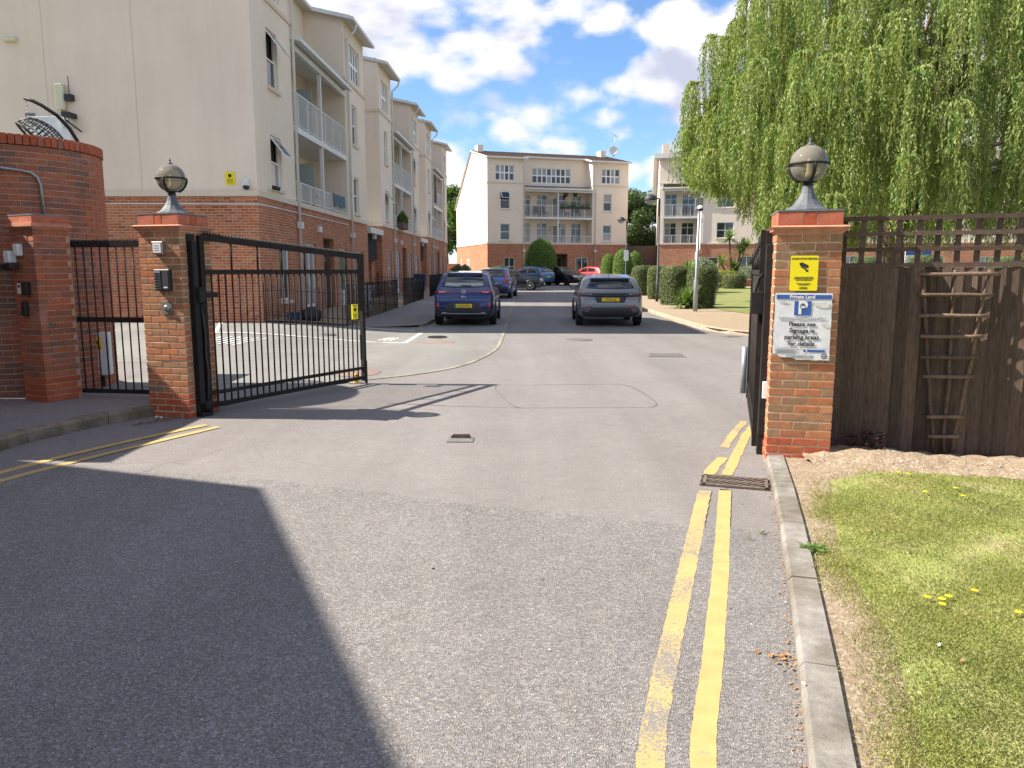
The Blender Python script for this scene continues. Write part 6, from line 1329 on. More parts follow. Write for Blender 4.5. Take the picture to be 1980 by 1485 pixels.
# ------------------------------------------------------------------ planting
def quads(cen, dirs, nrm, ln, wd):
    """leaf-shaped quads (diamonds) from arrays of centres, long axes and normals"""
    side = np.cross(dirs, nrm); side /= np.linalg.norm(side, axis=1, keepdims=True) + 1e-9
    ln = np.asarray(ln).reshape(-1, 1); wd = np.asarray(wd).reshape(-1, 1)
    a = cen - dirs * ln / 2; b = cen + side * wd / 2 - dirs * ln * .08; c = cen + dirs * ln / 2; d = cen - side * wd / 2 - dirs * ln * .08
    V = np.stack([a, b, c, d], 1).reshape(-1, 3); n = len(cen); return V, np.arange(4 * n).reshape(n, 4)
def unit(v): return v / (np.linalg.norm(v, axis=1, keepdims=True) + 1e-9)
def rnd_unit(n): return unit(RNG.normal(size=(n, 3)))
def hedge_shape(name, label, cat, loc, prof, leaf, n, lsz, group=None, squash=1.0, noise_=.05, box=0.0, core=True, stem=None):
    """clipped bush: leafy skin on a turned or box-like form; prof = [(radius, height)]"""
    t = thing(name, label, cat, (*loc, gz(*loc) + .09), random.uniform(0, 6), group)
    pz = np.array([p[1] for p in prof]); pr = np.array([p[0] for p in prof])
    seg = np.hypot(np.diff(pz), np.diff(pr)) * (pr[:-1] + pr[1:] + .01); cum = np.concatenate([[0], np.cumsum(seg)]) / seg.sum()
    u = RNG.random(n); k = np.clip(np.searchsorted(cum, u) - 1, 0, len(seg) - 1); f = (u - cum[k]) / (cum[k + 1] - cum[k] + 1e-9)
    r = pr[k] + (pr[k + 1] - pr[k]) * f; z = pz[k] + (pz[k + 1] - pz[k]) * f; th = RNG.random(n) * 2 * PI
    def form(r, th):
        if box: e = (np.abs(np.cos(th)) ** box + np.abs(np.sin(th)) ** box) ** (-1 / box); return r * e
        return r
    bump_ = 1 + noise_ * (np.sin(th * 5 + z * 4.1) * np.sin(z * 6.3 + th * 2) + .7 * np.sin(th * 11 + z * 13) ) + RNG.normal(size=n) * noise_ * .45
    rr = form(r, th) * bump_ * (1 - .10 * RNG.random(n) ** 2)
    cen = np.stack([rr * np.cos(th), rr * np.sin(th) * squash, z + RNG.normal(size=n) * .02], 1)
    out = np.stack([np.cos(th), np.sin(th), .5 + 0 * th], 1); nr = unit(unit(out) + rnd_unit(n) * .75); dr = unit(np.cross(nr, rnd_unit(n)))
    V, F_ = quads(cen, dr, nr, lsz * RNG.uniform(.7, 1.35, n), lsz * .6 * RNG.uniform(.7, 1.3, n)); link('foliage', np_mesh('foliage', V, F_, leaf), t)
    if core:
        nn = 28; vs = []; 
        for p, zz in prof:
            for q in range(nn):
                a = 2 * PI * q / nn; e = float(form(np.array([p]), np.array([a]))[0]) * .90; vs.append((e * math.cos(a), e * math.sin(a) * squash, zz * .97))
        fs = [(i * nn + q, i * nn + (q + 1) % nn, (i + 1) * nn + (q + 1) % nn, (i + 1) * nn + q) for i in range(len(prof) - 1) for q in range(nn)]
        link('shade_core', np_mesh('shade_core', np.array(vs), np.array(fs), M['leaf_core'], True), t)  # solid dark core, the bush's inner shade put into its colour
    return t
def dome(rad, h, e=2.2, base=.8, n=14):
    out = []
    for k in range(n + 1):
        s = k / n; z = h * s; w = (1 - max(0, (s - .25) / .75) ** e) ** .5 if s > .25 else base + (1 - base) * s / .25
        out.append((max(.01, rad * w), z))
    return out
hb = lambda r, h: [(r * .86, 0), (r * .97, h * .15), (r, h * .5), (r * 1.0, h * .82), (r * .93, h * .93), (r * .7, h * .985), (.01, h)]
HG = 'clipped hedges on the island'
for lab, loc, r, h in (('rounded clipped hedge farthest from the gate in the island row', (7.25, 43.2), .57, 1.62), ('second clipped hedge behind the street lamp', (7.30, 38.9), .50, 1.62), ('broad clipped hedge between the street lamp and camera pole', (7.08, 33.8), .57, 1.66), ('nearest clipped hedge beside the grey camera pole', (7.72, 31.6), .53, 1.68)):
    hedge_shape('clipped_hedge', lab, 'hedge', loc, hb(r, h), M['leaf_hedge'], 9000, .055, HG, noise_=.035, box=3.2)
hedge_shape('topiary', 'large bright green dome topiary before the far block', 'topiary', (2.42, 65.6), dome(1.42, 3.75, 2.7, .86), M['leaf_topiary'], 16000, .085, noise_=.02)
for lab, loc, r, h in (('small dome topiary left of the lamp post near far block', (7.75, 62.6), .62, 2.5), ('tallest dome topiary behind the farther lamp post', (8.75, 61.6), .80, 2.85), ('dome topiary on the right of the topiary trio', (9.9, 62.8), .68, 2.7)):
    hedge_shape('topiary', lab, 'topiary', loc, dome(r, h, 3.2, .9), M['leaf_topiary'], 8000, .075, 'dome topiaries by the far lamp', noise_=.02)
hedge_shape('low_hedge', 'low dark bush with gold top near the palm', 'hedge', (15.3, 53.5), hb(.8, 1.0), M['leaf_hedge'], 5000, .07, noise_=.06)
hedge_shape('low_hedge', 'golden clipped hedge strip before the right terrace', 'hedge', (14.9, 55.6), hb(1.3, 1.2), M['leaf_gold'], 6000, .07, squash=.45, noise_=.05)
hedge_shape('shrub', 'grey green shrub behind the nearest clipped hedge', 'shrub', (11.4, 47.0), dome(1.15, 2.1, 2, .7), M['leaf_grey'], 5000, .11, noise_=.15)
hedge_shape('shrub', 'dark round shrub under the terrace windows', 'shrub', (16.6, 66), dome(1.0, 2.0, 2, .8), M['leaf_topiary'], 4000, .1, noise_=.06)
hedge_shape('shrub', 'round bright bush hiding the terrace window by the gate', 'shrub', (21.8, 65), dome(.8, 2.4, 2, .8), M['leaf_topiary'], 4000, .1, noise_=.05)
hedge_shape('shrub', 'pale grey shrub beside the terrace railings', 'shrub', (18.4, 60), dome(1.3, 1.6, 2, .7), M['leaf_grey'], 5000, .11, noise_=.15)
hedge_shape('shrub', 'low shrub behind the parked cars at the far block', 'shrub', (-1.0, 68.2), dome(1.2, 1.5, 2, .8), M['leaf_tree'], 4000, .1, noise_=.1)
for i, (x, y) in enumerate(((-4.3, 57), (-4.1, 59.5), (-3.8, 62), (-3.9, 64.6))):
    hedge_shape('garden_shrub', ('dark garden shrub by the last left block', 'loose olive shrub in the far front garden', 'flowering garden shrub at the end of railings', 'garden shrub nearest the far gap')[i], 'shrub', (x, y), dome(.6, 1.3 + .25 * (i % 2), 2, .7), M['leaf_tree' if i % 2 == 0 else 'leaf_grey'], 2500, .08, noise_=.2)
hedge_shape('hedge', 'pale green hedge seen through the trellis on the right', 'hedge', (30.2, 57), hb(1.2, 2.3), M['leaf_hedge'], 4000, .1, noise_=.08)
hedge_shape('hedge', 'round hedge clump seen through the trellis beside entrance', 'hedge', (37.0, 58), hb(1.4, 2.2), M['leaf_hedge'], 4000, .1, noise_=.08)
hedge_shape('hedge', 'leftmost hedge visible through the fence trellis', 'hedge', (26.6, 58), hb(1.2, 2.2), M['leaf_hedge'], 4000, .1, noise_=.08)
def sword_plant(name, label, loc, crowns, mat, nl, ln, z0=.09):
    t = thing(name, label, 'plant', (*loc, gz(*loc) + z0))
    stem = MB(); V = []; F_ = []; k0 = 0
    for (cx, cy, cz, r) in crowns:
        if cz > .25: stem.tube([(0, 0, 0), (cx * .5, cy * .5, cz * .5), (cx, cy, cz)], [.10, .08, .06], 8)
        for k in range(nl):
            th = RNG.random() * 2 * PI; el = RNG.uniform(-.35, 1.45); l = ln * r * RNG.uniform(.7, 1.1); w = .022 * RNG.uniform(.8, 1.3) * (ln / .7)
            d = np.array([math.cos(th) * math.cos(el), math.sin(th) * math.cos(el), math.sin(el)]); p = np.array([cx, cy, cz]); sd = np.array([-math.sin(th), math.cos(th), 0])
            pts = []
            for q in range(4):
                s = q / 3; c_ = p + d * l * s + np.array([0, 0, -.22 * l * s * s]); ww = w * (1, 1.1, .8, .08)[q]; pts += [c_ - sd * ww, c_ + sd * ww]
            V += pts; F_ += [(k0 + 2 * q, k0 + 2 * q + 1, k0 + 2 * q + 3, k0 + 2 * q + 2) for q in range(3)]; k0 += 8
    link('leaves', np_mesh('leaves', np.array(V), np.array(F_), mat), t)
    if stem.v: stem.build('stem', M['bark'], t)
sword_plant('sword_plant', 'arching sword leaved plant in front of the clipped hedges', (7.05, 31.2), [(0, 0, .1, 1), (.1, .1, .3, 1), (-.1, .05, .2, .9)], M['leaf_sword'], 90, 1.0)
sword_plant('yucca', 'spiky yucca rising behind the island hedges', (10.1, 44.5), [(0, 0, 1.3, 1), (.3, .1, 1.0, .9)], M['leaf_sword'], 100, 1.0)
sword_plant('cabbage_palm', 'cabbage palm with several leafy heads before the terrace', (17.2, 60.5), [(-.4, 0, 3.6, 1), (.5, 0, 2.6, 1), (-.9, .1, 1.7, 1), (.9, .1, 3.0, .9), (.1, 0, 1.3, 1)], M['leaf_sword'], 90, 1.2)

def leaf_tree(name, label, loc, h, rad, mat, n, lsz, trunk_h=.35, group=None, lobes=26, seed=1):
    t = thing(name, label, 'tree', (*loc, gz(*loc)), 0, group); rg = np.random.default_rng(seed)
    tb = MB(); tb.tube([(0, 0, -.1), (.1, 0, h * trunk_h * .5), (0, .1, h * trunk_h), (.1, 0, h * .7)], [.035 * h, .028 * h, .022 * h, .01 * h], 9)
    cs = []
    for k in range(lobes):
        a = rg.random() * 2 * PI; s = rg.random(); rr = rad * math.sqrt(rg.random()) * (.45 + .5 * math.sin(PI * min(1, s * .95 + .08))); z = h * (trunk_h * .75 + (1 - trunk_h * .75) * s * .93); cs.append((rr * math.cos(a), rr * math.sin(a), z, rad * rg.uniform(.22, .42)))
        if k % 3 == 0: tb.tube([(0, 0, h * trunk_h * .9), (rr * math.cos(a) * .5, rr * math.sin(a) * .5, (h * trunk_h + z) / 2), (rr * math.cos(a), rr * math.sin(a), z)], [.014 * h, .009 * h, .004 * h], 6)
    tb.build('trunk', M['bark'], t); cs = np.array(cs); idx = rg.integers(0, lobes, n); d = unit(rg.normal(size=(n, 3))); q = rg.random(n) ** .45
    cen = cs[idx, :3] + d * (cs[idx, 3] * q).reshape(-1, 1) * np.array([1, 1, .8]); nr = unit(d * .5 + np.array([0, 0, .5]) + unit(rg.normal(size=(n, 3)))); dr = unit(np.cross(nr, unit(rg.normal(size=(n, 3)))))
    V, F_ = quads(cen, dr, nr, lsz * rg.uniform(.6, 1.4, n), lsz * .65 * rg.uniform(.7, 1.3, n)); link('crown', np_mesh('crown', V, F_, mat), t)
leaf_tree('broadleaf_tree', 'dark green tree between the two far buildings', (14.4, 90), 10.2, 4.4, M['leaf_tree'], 26000, .26, seed=2)
leaf_tree('broadleaf_tree', 'shadier tree filling the gap beside the far lamp', (17.6, 97), 9.0, 4.0, M['leaf_tree'], 20000, .26, seed=5)
leaf_tree('broadleaf_tree', 'sunlit tree glimpsed past the end of the left row', (-8.2, 96), 10.8, 4.2, M['leaf_bright'], 22000, .28, seed=3)
leaf_tree('broadleaf_tree', 'tree low behind the gap left of the far block', (-11.5, 104), 9.5, 4.5, M['leaf_tree'], 16000, .3, seed=4)

def willow():
    ox, oy = 10.95, 22.4; z0 = gz(ox, oy) + .1; t = thing('willow_tree', 'huge weeping willow hanging over the fence on the right', 'tree', (ox, oy, z0)); rg = np.random.default_rng(21)
    Rr, Ht = 5.75, 11.4; trunk = MB(); trunk.tube([(0, 0, -.1), (.05, 0, 1.0), (-.05, .05, 2.4), (.1, .1, 4.0)], [.42, .34, .30, .26], 12); trunk.build('trunk', M['bark'], t)
    limbs = MB(); starts = []; tries = 0; pos = []
    while len(starts) < 345 and tries < 20000:          # outer drapes, kept apart so that shade falls between them
        tries += 1; a = rg.random() * 2 * PI; u = rg.random(); rho = Rr * (rg.uniform(.80, 1.03) if rg.random() < .72 else math.sqrt(rg.random()) * .85)
        zmax = 3.6 + (Ht - 3.6) * max(0.0, 1 - (rho / (Rr * 1.05)) ** 2) ** .40; zt = 2.9 + (zmax - 2.9) * (u ** .8 if rho > .7 * Rr else rg.uniform(.8, 1.0)) + rg.uniform(-.2, .3)
        if rho * math.cos(a) < .325 * rho * math.sin(a) - 3.67 and zt < 4.4: continue
        p = np.array([rho * math.cos(a), rho * math.sin(a), zt * .55])
        if pos and np.min(np.linalg.norm(np.array(pos) - p, axis=1)) < .62: continue
        pos.append(p); starts.append((p[0], p[1], zt, a, 1))
    for k in range(170):                                # inner shaded strands
        rho = Rr * .78 * math.sqrt(rg.random()); a = rg.random() * 2 * PI; starts.append((rho * math.cos(a), rho * math.sin(a), rg.uniform(3.8, 9.0), a, 0))
    for k, (x, y, zt, a, o_) in enumerate(starts):
        if k % 7 == 0: limbs.tube([(.05, .05, 3.0), (x * .35, y * .35, 3.0 + (zt - 3.0) * .8), (x * .75, y * .75, zt + .3), (x, y, zt)], [.085, .06, .03, .008], 6)
    limbs.build('limb', M['bark'], t)
    C_, D_, N_, LN, WD = [], [], [], [], []; TV, TF = [], []
    for (x, y, zt, a, o_) in starts:
        ns = rg.integers(26, 46) if o_ else rg.integers(10, 16)
        spread = rg.uniform(.26, .52) if o_ else rg.uniform(.4, .8); deep = rg.uniform(1.2, 3.3)
        for q in range(ns):
            b = a + rg.normal() * 1.1; reach = spread * rg.uniform(.15, 1.3); ln = min(deep * rg.uniform(.35, 1.12), zt - rg.uniform(1.9, 2.5)); ln = max(ln, .5)
            ln = min(ln, max(.35, zt - 1.9 - 1.75 * ss((.325 * y - 3.67 - x) / 1.2) - rg.uniform(0, .45)))   # skirt lifts on the road side
            if a > 3.3 and a < 5.2: ln = min(ln, max(.4, zt - 1.9))
            m = int((ln + reach) / .046); s = (np.arange(m) + rg.random()) / m; tot = ln + reach
            out = reach * (1 - np.exp(-s * tot / max(.12, reach) * 1.1)); up = .18 * reach * np.sin(np.minimum(1, s * tot / (reach + .05)) * PI)
            zz = zt + up - np.maximum(0, s * tot - out) * (ln / tot) * 1.02; sway = .05 * np.sin(s * 4 + rg.random() * 6) * s
            px = x + np.cos(b) * out + sway; py = y + np.sin(b) * out + .05 * np.cos(s * 3 + q) * s; P = np.stack([px, py, zz], 1)
            dirs = rg.normal(size=(m, 3)) * .42 + np.array([0, 0, -1.0]); hang = np.minimum(1, s * 4).reshape(-1, 1); dirs = unit(dirs * hang + (1 - hang) * np.stack([np.cos(b) + 0 * s, np.sin(b) + 0 * s, -.4 + 0 * s], 1))
            off = rg.normal(size=(m, 3)) * .018; C_.append(P + off + dirs * .045); D_.append(dirs); N_.append(unit(rg.normal(size=(m, 3)))); sc = rg.uniform(.75, 1.15); LN.append(np.full(m, .122 * sc) * rg.uniform(.7, 1.2, m)); WD.append(np.full(m, .028) * rg.uniform(.8, 1.3, m))
            if q % 3 == 0:
                idx = np.linspace(0, m - 1, 7).astype(int); k0 = len(TV) * 2
                for i in idx: TV.append((P[i] + [.006, 0, 0], P[i] - [.006, 0, 0]))
                TF += [(k0 + 2 * i, k0 + 2 * i + 1, k0 + 2 * i + 3, k0 + 2 * i + 2) for i in range(6)]
    C_, D_, N_, LN, WD = map(np.concatenate, (C_, D_, N_, LN, WD)); V, F_ = quads(C_, D_, N_, LN, WD); link('crown', np_mesh('crown', V, F_, M['willow']), t)
    link('hanging_twigs', np_mesh('hanging_twigs', np.array(TV).reshape(-1, 3), np.array(TF), M['willow_twig']), t)
    print('willow leaves', len(F_))
willow()

# ------------------------------------------------------------------ grass, weeds, litter near the camera
def inside(poly, x, y):
    c = np.zeros(len(x), bool); n = len(poly)
    for i in range(n):
        x0, y0 = poly[i]; x1, y1 = poly[(i + 1) % n]; m = ((y0 > y) != (y1 > y)); c ^= m & (x < (x1 - x0) * (y - y0) / (y1 - y0 + 1e-12) + x0)
    return c
def vnoise(x, y, f, seed=0):
    return (np.sin(x * f * 1.3 + seed) * np.sin(y * f * 1.7 + seed * 2.1) + np.sin(x * f * 2.9 + y * f * 1.1 + seed) * .6 + np.sin(y * f * 3.7 - x * f * 2.3 + seed * 3) * .5) / 2.1
def grass():
    n = 1500000; x = RNG.uniform(.8, 5.0, n); y = RNG.uniform(1.6, 6.4, n); big = [(px - .10 if px < 3.5 else px, py) for px, py in LAWN]
    x = x + .0; dens = .58 + .60 * vnoise(x, y, 2.1, 1.0) + .25 * vnoise(x, y, 7.0, 2.0)
    infr = (np.abs(x) < .70 * (y + .5)) & (RNG.random(n) < np.clip(1.15 - .13 * y, .25, 1))
    keep = inside(big, x + RNG.normal(size=n) * .075 + .04 * vnoise(x, y, 5.0, 7.0), y + RNG.normal(size=n) * .06) & (RNG.random(n) < dens.clip(.16, 1)) & infr
    x, y = x[keep], y[keep]; n = len(x); h = RNG.uniform(.005, .016, n) * (1 + .35 * vnoise(x, y, 3.0, 4.0)); th = RNG.random(n) * 2 * PI; lean = RNG.uniform(.2, 1.1, n) * h; w = RNG.uniform(.0008, .0018, n)
    b = np.stack([x, y, np.full(n, .064)], 1); sd = np.stack([-np.sin(th), np.cos(th), 0 * th], 1) * w.reshape(-1, 1); tip = b + np.stack([np.cos(th) * lean, np.sin(th) * lean, h], 1); mid = (b + tip) / 2 + np.array([0, 0, .004])
    V = np.stack([b - sd, b + sd, mid + sd * .8, tip, mid - sd * .8], 1).reshape(-1, 3); F_ = np.arange(5 * n).reshape(n, 5)
    tag(link('grass', np_mesh('grass', V, F_, M['grass_blade'])), 'short sunny lawn grass beside the kerb', 'grass', kind='stuff'); print('blades', n)
grass()
def dandelions():
    me = MB(); 
    for k in range(12): a = 2 * PI * k / 12; me.add([(0, 0, .03), (.016 * math.cos(a - .2), .016 * math.sin(a - .2), .033), (.02 * math.cos(a), .02 * math.sin(a), .032), (.016 * math.cos(a + .2), .016 * math.sin(a + .2), .033)], [(0, 1, 2, 3)])
    me.lathe([(.001, .037), (.007, .036), (.009, .031)], 8); head = me.mesh('flower_head', M['dandelion']); st = MB().tube([(0, 0, 0), (.002, 0, .03)], .0012, 5).mesh('stalk', M['weed_leaf'])
    sp = [(2.06, 3.62, 'leftmost of the four dandelions in the near cluster'), (2.12, 3.60, 'dandelion beside the leftmost in the near cluster'), (2.17, 3.63, 'rightmost dandelion of the near cluster'), (2.09, 3.54, 'lowest dandelion of the near cluster'), (2.34, 3.70, 'single dandelion right of the near cluster'), (2.40, 3.45, 'lone dandelion nearest the camera on the lawn'), (3.10, 6.0, 'dandelion by the bare soil before the fence'), (3.15, 5.95, 'second dandelion by the bare soil'), (3.02, 5.45, 'dandelion in the middle of the lawn'), (3.3, 5.55, 'right dandelion in the middle of the lawn'), (3.24, 5.35, 'lower dandelion in the middle of the lawn'), (4.42, 5.75, 'dandelion at the far right edge of the lawn'), (4.45, 5.55, 'second dandelion at the far right edge')]
    for x, y, lab in sp:
        t = thing('dandelion', 'yellow ' + lab, 'flower', (x, y, .066), RNG.random() * 6, 'dandelions on the lawn'); t.scale = (.95,) * 3; link('flower_head', head, t); link('stalk', st, t)
dandelions()
def weeds():
    for lab, x, y, n, s, mt in (('low green weed growing at the back of the kerb', 1.78, 4.36, 40, .05, 'weed_leaf'), ('small weed growing in the gutter below the drain', 1.62, 4.78, 14, .022, 'weed_leaf'), ('tiny weed in the gutter beside kerb joint', 1.5, 4.68, 10, .018, 'weed_leaf'), ('dark purple leaved plant at the foot of the fence', 3.15, 6.66, 260, .05, 'leaf_purple'), ('withered purple seedling beside the right pillar', 2.95, 6.72, 60, .035, 'leaf_purple')):
        big = mt == 'leaf_purple'; t = thing('small_plant', lab, 'plant', (x, y, .06 if x > 1.7 else .008)); th = RNG.random(n) * 2 * PI; rr = RNG.random(n) ** .6 * (s * (3.2 if big else 1.6)); zz = RNG.random(n) * (s * (4.2 if big else .5))
        cen = np.stack([rr * np.cos(th), rr * np.sin(th), zz + .008], 1); dr = unit(np.stack([np.cos(th), np.sin(th), RNG.uniform(-.2, .6, n)], 1)); nr = unit(np.array([0, 0, 1.0]) + rnd_unit(n) * .7); V, F_ = quads(cen, dr, nr, s * RNG.uniform(.7, 1.4, n), s * .5 * RNG.uniform(.7, 1.3, n)); link('leaves', np_mesh('leaves', V, F_, M[mt]), t)
        if big: MB().tube([(0, 0, -.02), (.01, 0, s * 3.6)], .004, 5).build('stem', M['bark'], t)
weeds()
def litter():
    rg = random.Random(5); V, F_ = [], []
    def leafs(n, fx, fy, fz, s):
        for k in range(n):
            x, y, z = fx(), fy(), fz; a = rg.random() * 6; l = s * rg.uniform(.5, 1.3); w = l * rg.uniform(.35, .7); k0 = len(V); ca, sa = math.cos(a), math.sin(a)
            for u, v, h in ((-l / 2, 0, 0), (0, w / 2, rg.uniform(0, .6) * w), (l / 2, 0, rg.uniform(0, .3) * l), (0, -w / 2, rg.uniform(0, .4) * w)): V.append((x + u * ca - v * sa, y + u * sa + v * ca, z + h))
            F_.append((k0, k0 + 1, k0 + 2, k0 + 3))
    for k in range(150):
        s = rg.random(); p = (-4.35 + .33 * s, 8.42 + .52 * s); d = abs(rg.gauss(0, .06)); leafs(1, lambda: p[0] + .14 + d, lambda: p[1] - .08 - d * .5, .012, .035)
    for k in range(140):
        s = rg.random() ** .8; j = min(int(s * 3.99), 3); a = [(.95, 2.2), (1.02, 2.43), (1.37, 3.56), (1.89, 5.32), (2.2, 6.5)]; f = s * 4 - j; p = (a[j][0] + (a[j + 1][0] - a[j][0]) * f - abs(rg.gauss(.012, .02)), a[j][1] + (a[j + 1][1] - a[j][1]) * f); leafs(1, lambda: p[0], lambda: p[1], .010, .02)
    leafs(34, lambda: 1.20 + rg.gauss(0, .035), lambda: 3.17 + rg.gauss(0, .05), .010, .03)
    leafs(60, lambda: rg.uniform(1.5, 4), lambda: rg.uniform(2.6, 6.2), .085, .026); leafs(25, lambda: rg.uniform(-6, -4.6), lambda: rg.uniform(7.8, 9.3), .128, .03)
    leafs(14, lambda: rg.uniform(-1.5, 2.5), lambda: rg.uniform(3, 12), .012, .028); leafs(30, lambda: rg.uniform(-4.4, -3.7), lambda: rg.uniform(7.2, 8.2), .014, .025)
    tag(link('fallen_leaves', np_mesh('fallen_leaves', np.array(V), np.array(F_), M['dry_leaf'])), 'dry fallen leaves along the gutters and lawn', 'leaves', kind='stuff')
    V.clear(); F_.clear(); leafs(60, lambda: rg.uniform(-3, 3), lambda: rg.uniform(2.4, 14), .012, .012); leafs(30, lambda: rg.uniform(1.0, 3.6), lambda: rg.uniform(2.4, 6.2), .082, .018)
    for k in range(110): x = rg.uniform(2.6, 4.6); leafs(1, lambda: x, lambda: 6.45 - .32 * (x - 2.9) + rg.uniform(-.2, .2), .12, .022)
    leafs(6, lambda: -4.02 + rg.gauss(0, .05), lambda: 8.62 + rg.gauss(0, .04), .03, .05)
    tag(link('pale_litter', np_mesh('pale_litter', np.array(V), np.array(F_), M['paper'])), 'pale chips and scraps scattered on road and soil', 'litter', kind='stuff')
litter()

# ------------------------------------------------------------------ lamp posts, camera pole, railings, yard things
def lamp_post(label, loc, h, zz=None, arm=-.42):
    t = thing('street_lamp', label, 'street lamp', (*loc, gz(*loc) + .1), 0, 'dark street lamps'); m = M['cladding']
    MB().tube([(0, 0, -.1), (0, 0, 1.0), (0, 0, 1.02), (0, 0, h)], [.07, .07, .05, .04], 12).build('post', m, t); MB().tube([(0, 0, h), (-.05, 0, h + .04), (arm * .6, 0, h + .06)], .03, 8).build('arm', m, t)
    mb = MB(); mb.lathe([(.001, .30), (.10, .29), (.2, .24), (.28, .14), (.31, .02), (.30, 0)], 22, (arm, 0, h - .06)); mb.build('hood', m, t); mb = MB(); mb.lathe([(.28, .0), (.24, -.10), (.12, -.17), (.001, -.18)], 20, (arm, 0, h - .055)); mb.build('lens', M['pane_frost'], t)
    return t
lamp_post('dark street lamp standing among the island hedges', (6.82, 36.4), 4.70)
l2 = lamp_post('farther street lamp with white notice before the topiary trio', (8.70, 59.5), 4.95); o = MB().bb(-.17, .17, -.10, -.065, 1.9, 2.7).build('notice', M['plate_white'], l2)
def cctv():
    t = thing('camera_pole', 'pale grey camera pole in front of the hedges', 'camera pole', (6.95, 29.3, gz(6.95, 29.3) + .1)); m = M['grey_metal']
    MB().tube([(0, 0, -.1), (0, 0, 1.15), (.0, 0, 1.25), (.02, 0, 3.85)], [.085, .085, .052, .045], 12).build('pole', m, t); mb = MB(); mb.tube([(.02, 0, 3.8), (.03, 0, 4.15)], .035, 8); mb.bb(-.12, .16, -.03, .05, 3.75, 4.2); mb.build('bracket', m, t)
    mb = MB(); mb.lathe([(.001, .12), (.09, .1), (.11, .02), (.11, 0)], 18, (.04, -.14, 3.80)); mb.build('camera_housing', M['white_box'], t); mb = MB(); mb.lathe([(.1, 0), (.08, -.06), (.001, -.1)], 18, (.04, -.14, 3.80)); mb.build('camera_dome', M['black_plastic'], t)
cctv()
t = thing('sign_post', 'slim dark post standing behind the willow curtain', 'post', (14.6, 30, .1)); MB().tube([(0, 0, -.1), (0, 0, 5.4)], .06, 8).build('post', M['slate_metal'], t); MB().bb(-.25, .25, -.15, .15, 5.4, 5.55).build('lamp_head', M['slate_metal'], t)
def railing_run(label, pts, h=1.0, gap=.115, hoop=False, dz=.08):
    t = thing('garden_railing', label, 'railing', (0, 0, 0), 0, 'black garden railings'); mb = MB(); m = M['black_metal']; bars = MB()
    for (x0, y0), (x1, y1) in zip(pts, pts[1:]):
        a = Vector((x0, y0, gz(x0, y0) + dz)); b = Vector((x1, y1, gz(x1, y1) + dz)); l = (b - a).length; n = max(1, int(l / gap))
        for z in (.12, h - .14): mb.bar(a + Vector((0, 0, z)), b + Vector((0, 0, z)), .035, .018)
        for k in range(n + 1):
            p = a.lerp(b, k / n)
            if hoop and k < n and k % 2 == 0:
                q = a.lerp(b, (k + 1) / n); bars.tube([p, p + Vector((0, 0, h - .07)), p.lerp(q, .15) + Vector((0, 0, h - .02)), p.lerp(q, .5) + Vector((0, 0, h)), p.lerp(q, .85) + Vector((0, 0, h - .02)), q + Vector((0, 0, h - .07)), q], .007, 5)
            elif not hoop: bars.tube([p, p + Vector((0, 0, h))], [.008, .008], 5); bars.lathe([(.001, .05), (.012, .02), (.008, 0)], 5, p + Vector((0, 0, h)))
        for e in ((a, b) if (x0, y0) == pts[0] else (b,)): MB().bb(e.x - .02, e.x + .02, e.y - .02, e.y + .02, e.z - .05, e.z + h + .06).build('post', m, t)
    mb.build('rail', m, t); tag(bars.build('bars', m, t), kind='stuff')
gl = lambda Y: -4.62 + .0218 * (Y - 22.3)
railing_run('hooped railing across the end of the first front garden', [(-6.8, 21.2), (-5.7, 21.4), (gl(21.6), 21.6)], .95, .11, True)
railing_run('black railing along the first front garden', [(gl(21.7), 21.7), (gl(24.5), 24.5), (gl(27.5), 27.5), (gl(30), 30)], 1.05)
railing_run('dividing railing between the first and second gardens', [(gl(30), 30), (-6.7, 30.2)], 1.05); railing_run('black railing along the second front garden', [(gl(31.6), 31.6), (gl(34.5), 34.5), (gl(37.5), 37.5)], 1.05)
railing_run('dividing railing before the first porch', [(gl(37.5), 37.5), (-6.5, 37.6)], 1.05); railing_run('black railing along the third front garden', [(gl(40), 40), (gl(44), 44), (gl(48), 48)], 1.05)
railing_run('black railing along the fourth front garden', [(gl(49.5), 49.5), (gl(54), 54), (gl(60), 60)], 1.05); railing_run('dividing railing before the second porch', [(gl(48), 48), (-6.1, 48.1)], 1.05)
railing_run('far railing along the low wall before the terrace', [(11.5, 57.8), (15, 58), (20, 58.2), (26, 58.3)], 1.1, .16)
